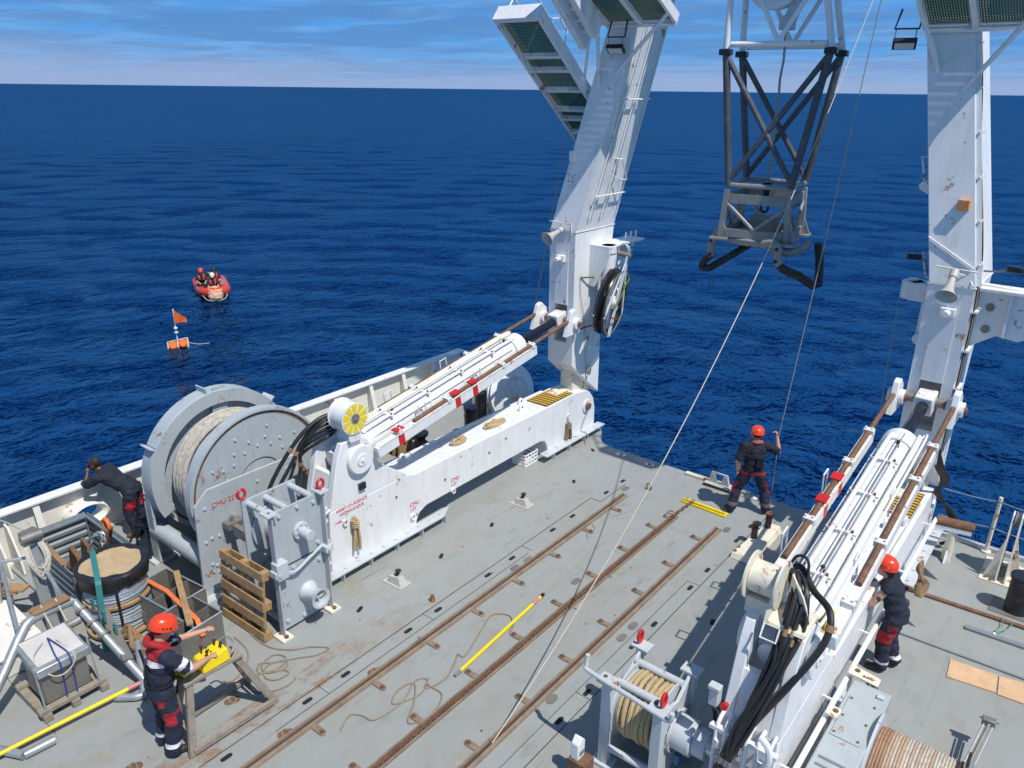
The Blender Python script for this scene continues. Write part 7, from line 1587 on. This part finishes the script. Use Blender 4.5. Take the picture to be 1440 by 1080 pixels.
# ================================================================== inflatable and marker buoy
def boat():
    c = Vector((-36.6, 20.9, -2.8)); f = Vector((.90, -.44, 0)).normalized(); s = Vector((.44, .90, 0)).normalized()
    Q = lambda a, b, z: c+(s*a+f*b+Vector((0, 0, z)))*.86
    t = thing('inflatable_boat', c, 'red inflatable boat with a crew out on the water', 'boat')
    path = spline([Q(-.74, -2.2, .32), Q(-.74, -.6, .32), Q(-.70, .7, .36), Q(-.48, 1.5, .46), Q(0, 1.85, .52), Q(.48, 1.5, .46), Q(.70, .7, .36), Q(.74, -.6, .32), Q(.74, -2.2, .32)], 6)
    MB().tube(path, .23, 16).build('tube', TUBER, t)
    MB().tube([p+Vector((0, 0, .02))+(p-c).normalized()*.0 for p in [q+((q-c)-Vector((0, 0, (q-c).z))).normalized()*.22 for q in path]], .03, 6).build('rubbing_strake', BLACK, t)
    MB().hexa([Q(-.6, -2.1, .08), Q(.6, -2.1, .08), Q(.45, 1.3, .12), Q(-.45, 1.3, .12), Q(-.6, -2.1, .14), Q(.6, -2.1, .14), Q(.45, 1.3, .18), Q(-.45, 1.3, .18)]).build('floor', GREYD, t)
    MB().hexa([Q(-.5, -2.1, -.25), Q(.5, -2.1, -.25), Q(.1, 1.7, .0), Q(-.1, 1.7, .0), Q(-.7, -2.1, .1), Q(.7, -2.1, .1), Q(.45, 1.6, .3), Q(-.45, 1.6, .3)]).build('hull', BLACK, t)
    MB().hexa([Q(-.6, -2.0, .1), Q(.6, -2.0, .1), Q(.6, -1.92, .1), Q(-.6, -1.92, .1), Q(-.6, -2.05, .6), Q(.6, -2.05, .6), Q(.6, -1.97, .6), Q(-.6, -1.97, .6)]).build('transom', GREYD, t)
    for sg in (-1, 1): MB().beam(Q(sg*.70, -1.6, .55), Q(sg*.68, .3, .58), .20, .03).build('grip_pad', GREYD, t)
    m = MB().box(Q(0, -2.2, .62), (.3, .4, .45), math.atan2(f.y, f.x)).build('outboard_motor', BLACK, t, bevel=.08)
    b = MB(); b.ball(Q(0, 1.65, .50), (.46, .46, .26), 18, 12); b.ball(Q(0, 1.95, .28), (.36, .36, .26), 16, 10)
    me = remesh(b, .03, 2, .05, 7, 1.0); me.materials.clear(); me.materials.append(mt('peach_net', (.62, .36, .24), .9, var=.3, scale=20)); o = bpy.data.objects.new('bow_bundle', me); COL.objects.link(o)
    tag(o, 'peach coloured net bundle heaped over the bow of the inflatable', 'bundle')
    MB().tube(spline([Q(-.75, 1.4, .4), Q(-.5, 2.05, .15), Q(0, 2.25, .08), Q(.5, 2.05, .15), Q(.78, 1.3, .45)], 6), .018, 6).build('bow_line', ROPEW, t)
    rz = math.atan2(f.y, f.x)-math.pi/2
    def sit(a, b_, dz, look, label, hm, hh=.98):
        J = dict(hips=(0, 0, .12), chest=(0, .10, .42), neck=(0, .14, .62), head=(0, .18, .76), look=look, sh_l=(-.19, .12, .55), sh_r=(.19, .12, .55), el_l=(-.26, .25, .32), el_r=(.26, .25, .32), ha_l=(-.14, .48, .25), ha_r=(.14, .48, .25),
                 hp_l=(-.1, .05, .10), hp_r=(.1, .05, .10), kn_l=(-.14, .45, .14), kn_r=(.14, .45, .14), an_l=(-.14, .50, -.27), an_r=(.14, .50, -.27), to_l=(-.15, .66, -.33), to_r=(.15, .66, -.33))
        person(Q(a, b_, dz), rz, J, label, helmet=hm, boat=True, hair=False, vox=.014, extra=lambda j: [('life_vest', MB().tube(spline([(-.09, .24, .36), (-.11, .22, .52), (-.07, .08, .66), (.07, .08, .66), (.11, .22, .52), (.09, .24, .36)], 5), .05, 8), TUBER)])
    sit(-.55, -.1, .52, (.2, 1, -.1), 'crew member in orange helmet sitting highest on the side of the inflatable', HELMET)
    sit(.0, .75, .38, (.1, 1, -.3), 'crew member in pale helmet kneeling behind the bow bundle of the inflatable', HELMW)
    sit(.22, -.6, .42, (.3, 1, 0), 'crew member in dark helmet sitting farthest aft in the inflatable', BLACK)
    single('fuel_can', MB().box(Q(.45, -.2, .42), (.32, .25, .32), .4), ORANGE, 'red orange fuel can on the floor of the inflatable', 'can', bevel=.04)
boat()
ORANGEM = mt('faded_orange', (.80, .13, .012), .7, var=.1)
def buoy():
    c = Vector((-29.66, 15.09, -2.8)); f = Vector((.89, -.45, 0)).normalized(); s = Vector((.45, .89, 0)).normalized(); u = Vector((0, 0, 1))
    n = (f*.8+u*.6).normalized(); v = (u*.8-f*.6).normalized(); s2 = (s+u*.13).normalized()
    t = thing('marker_buoy', c, 'orange marker buoy with a flag floating in front of the inflatable', 'buoy')
    o = c+u*.10; s2 = s2*.78; v = v*.85
    for k in (-.25, .25): MB().lathe([(0, -.08), (.13, -.09), (.17, -.05), (.17, .05), (.13, .09), (0, .08)], o+s2*k, n, 28).build('float', ORANGEM, t)
    for a, b in ((s2*-.50+v*.24, s2*.50+v*.24), (s2*-.50-v*.24, s2*.50-v*.24), (s2*-.50+v*.24, s2*-.50-v*.24), (s2*.50+v*.24, s2*.50-v*.24), (v*.24, v*-.24)):
        MB().beam(o+a, o+b, .05, .06, n).build('frame_bar', STEELD, t)
    MB().hexa([o+s2*-.48+v*.22-n*.05, o+s2*.48+v*.22-n*.05, o+s2*.48-v*.22-n*.05, o+s2*-.48-v*.22-n*.05, o+s2*-.48+v*.22-n*.02, o+s2*.48+v*.22-n*.02, o+s2*.48-v*.22-n*.02, o+s2*-.48-v*.22-n*.02]).build('back_board', ORANGEM, t)
    MB().tube([o+v*.1, c+u*1.62], .025, 8).build('mast', PLASTW, t)
    for z in (.62, .80): MB().cyl(c+u*z, c+u*(z+.035), .08, seg=12).build('mast_collar', PLASTW, t)
    fl = MB(); P_ = []
    for i in range(9):
        for k in range(6):
            a = i/8; h = (k/5); e = .56*(1-a*.55)*h+.02; P_.append(c+u*(1.60-.56*h-(1-h)*.40*a-.03*a)+s*(.46*a*(1 if True else 1))+f*.06*math.sin(a*5+h))
    F_ = [(i*6+k, (i+1)*6+k, (i+1)*6+k+1, i*6+k+1) for i in range(8) for k in range(5)]
    off = f*.006; n0 = len(P_); fl.add(P_, F_); fl.add([p+off for p in P_], F_); fl.build('flag', ORANGEM, t)
    single('buoy_line', MB().tube(spline([o+s2*.5, c+s*.8+u*.03, c+s*1.2+u*.03], 5), .012, 5), ROPEW, 'pale line trailing from the marker buoy', 'line')
buoy()
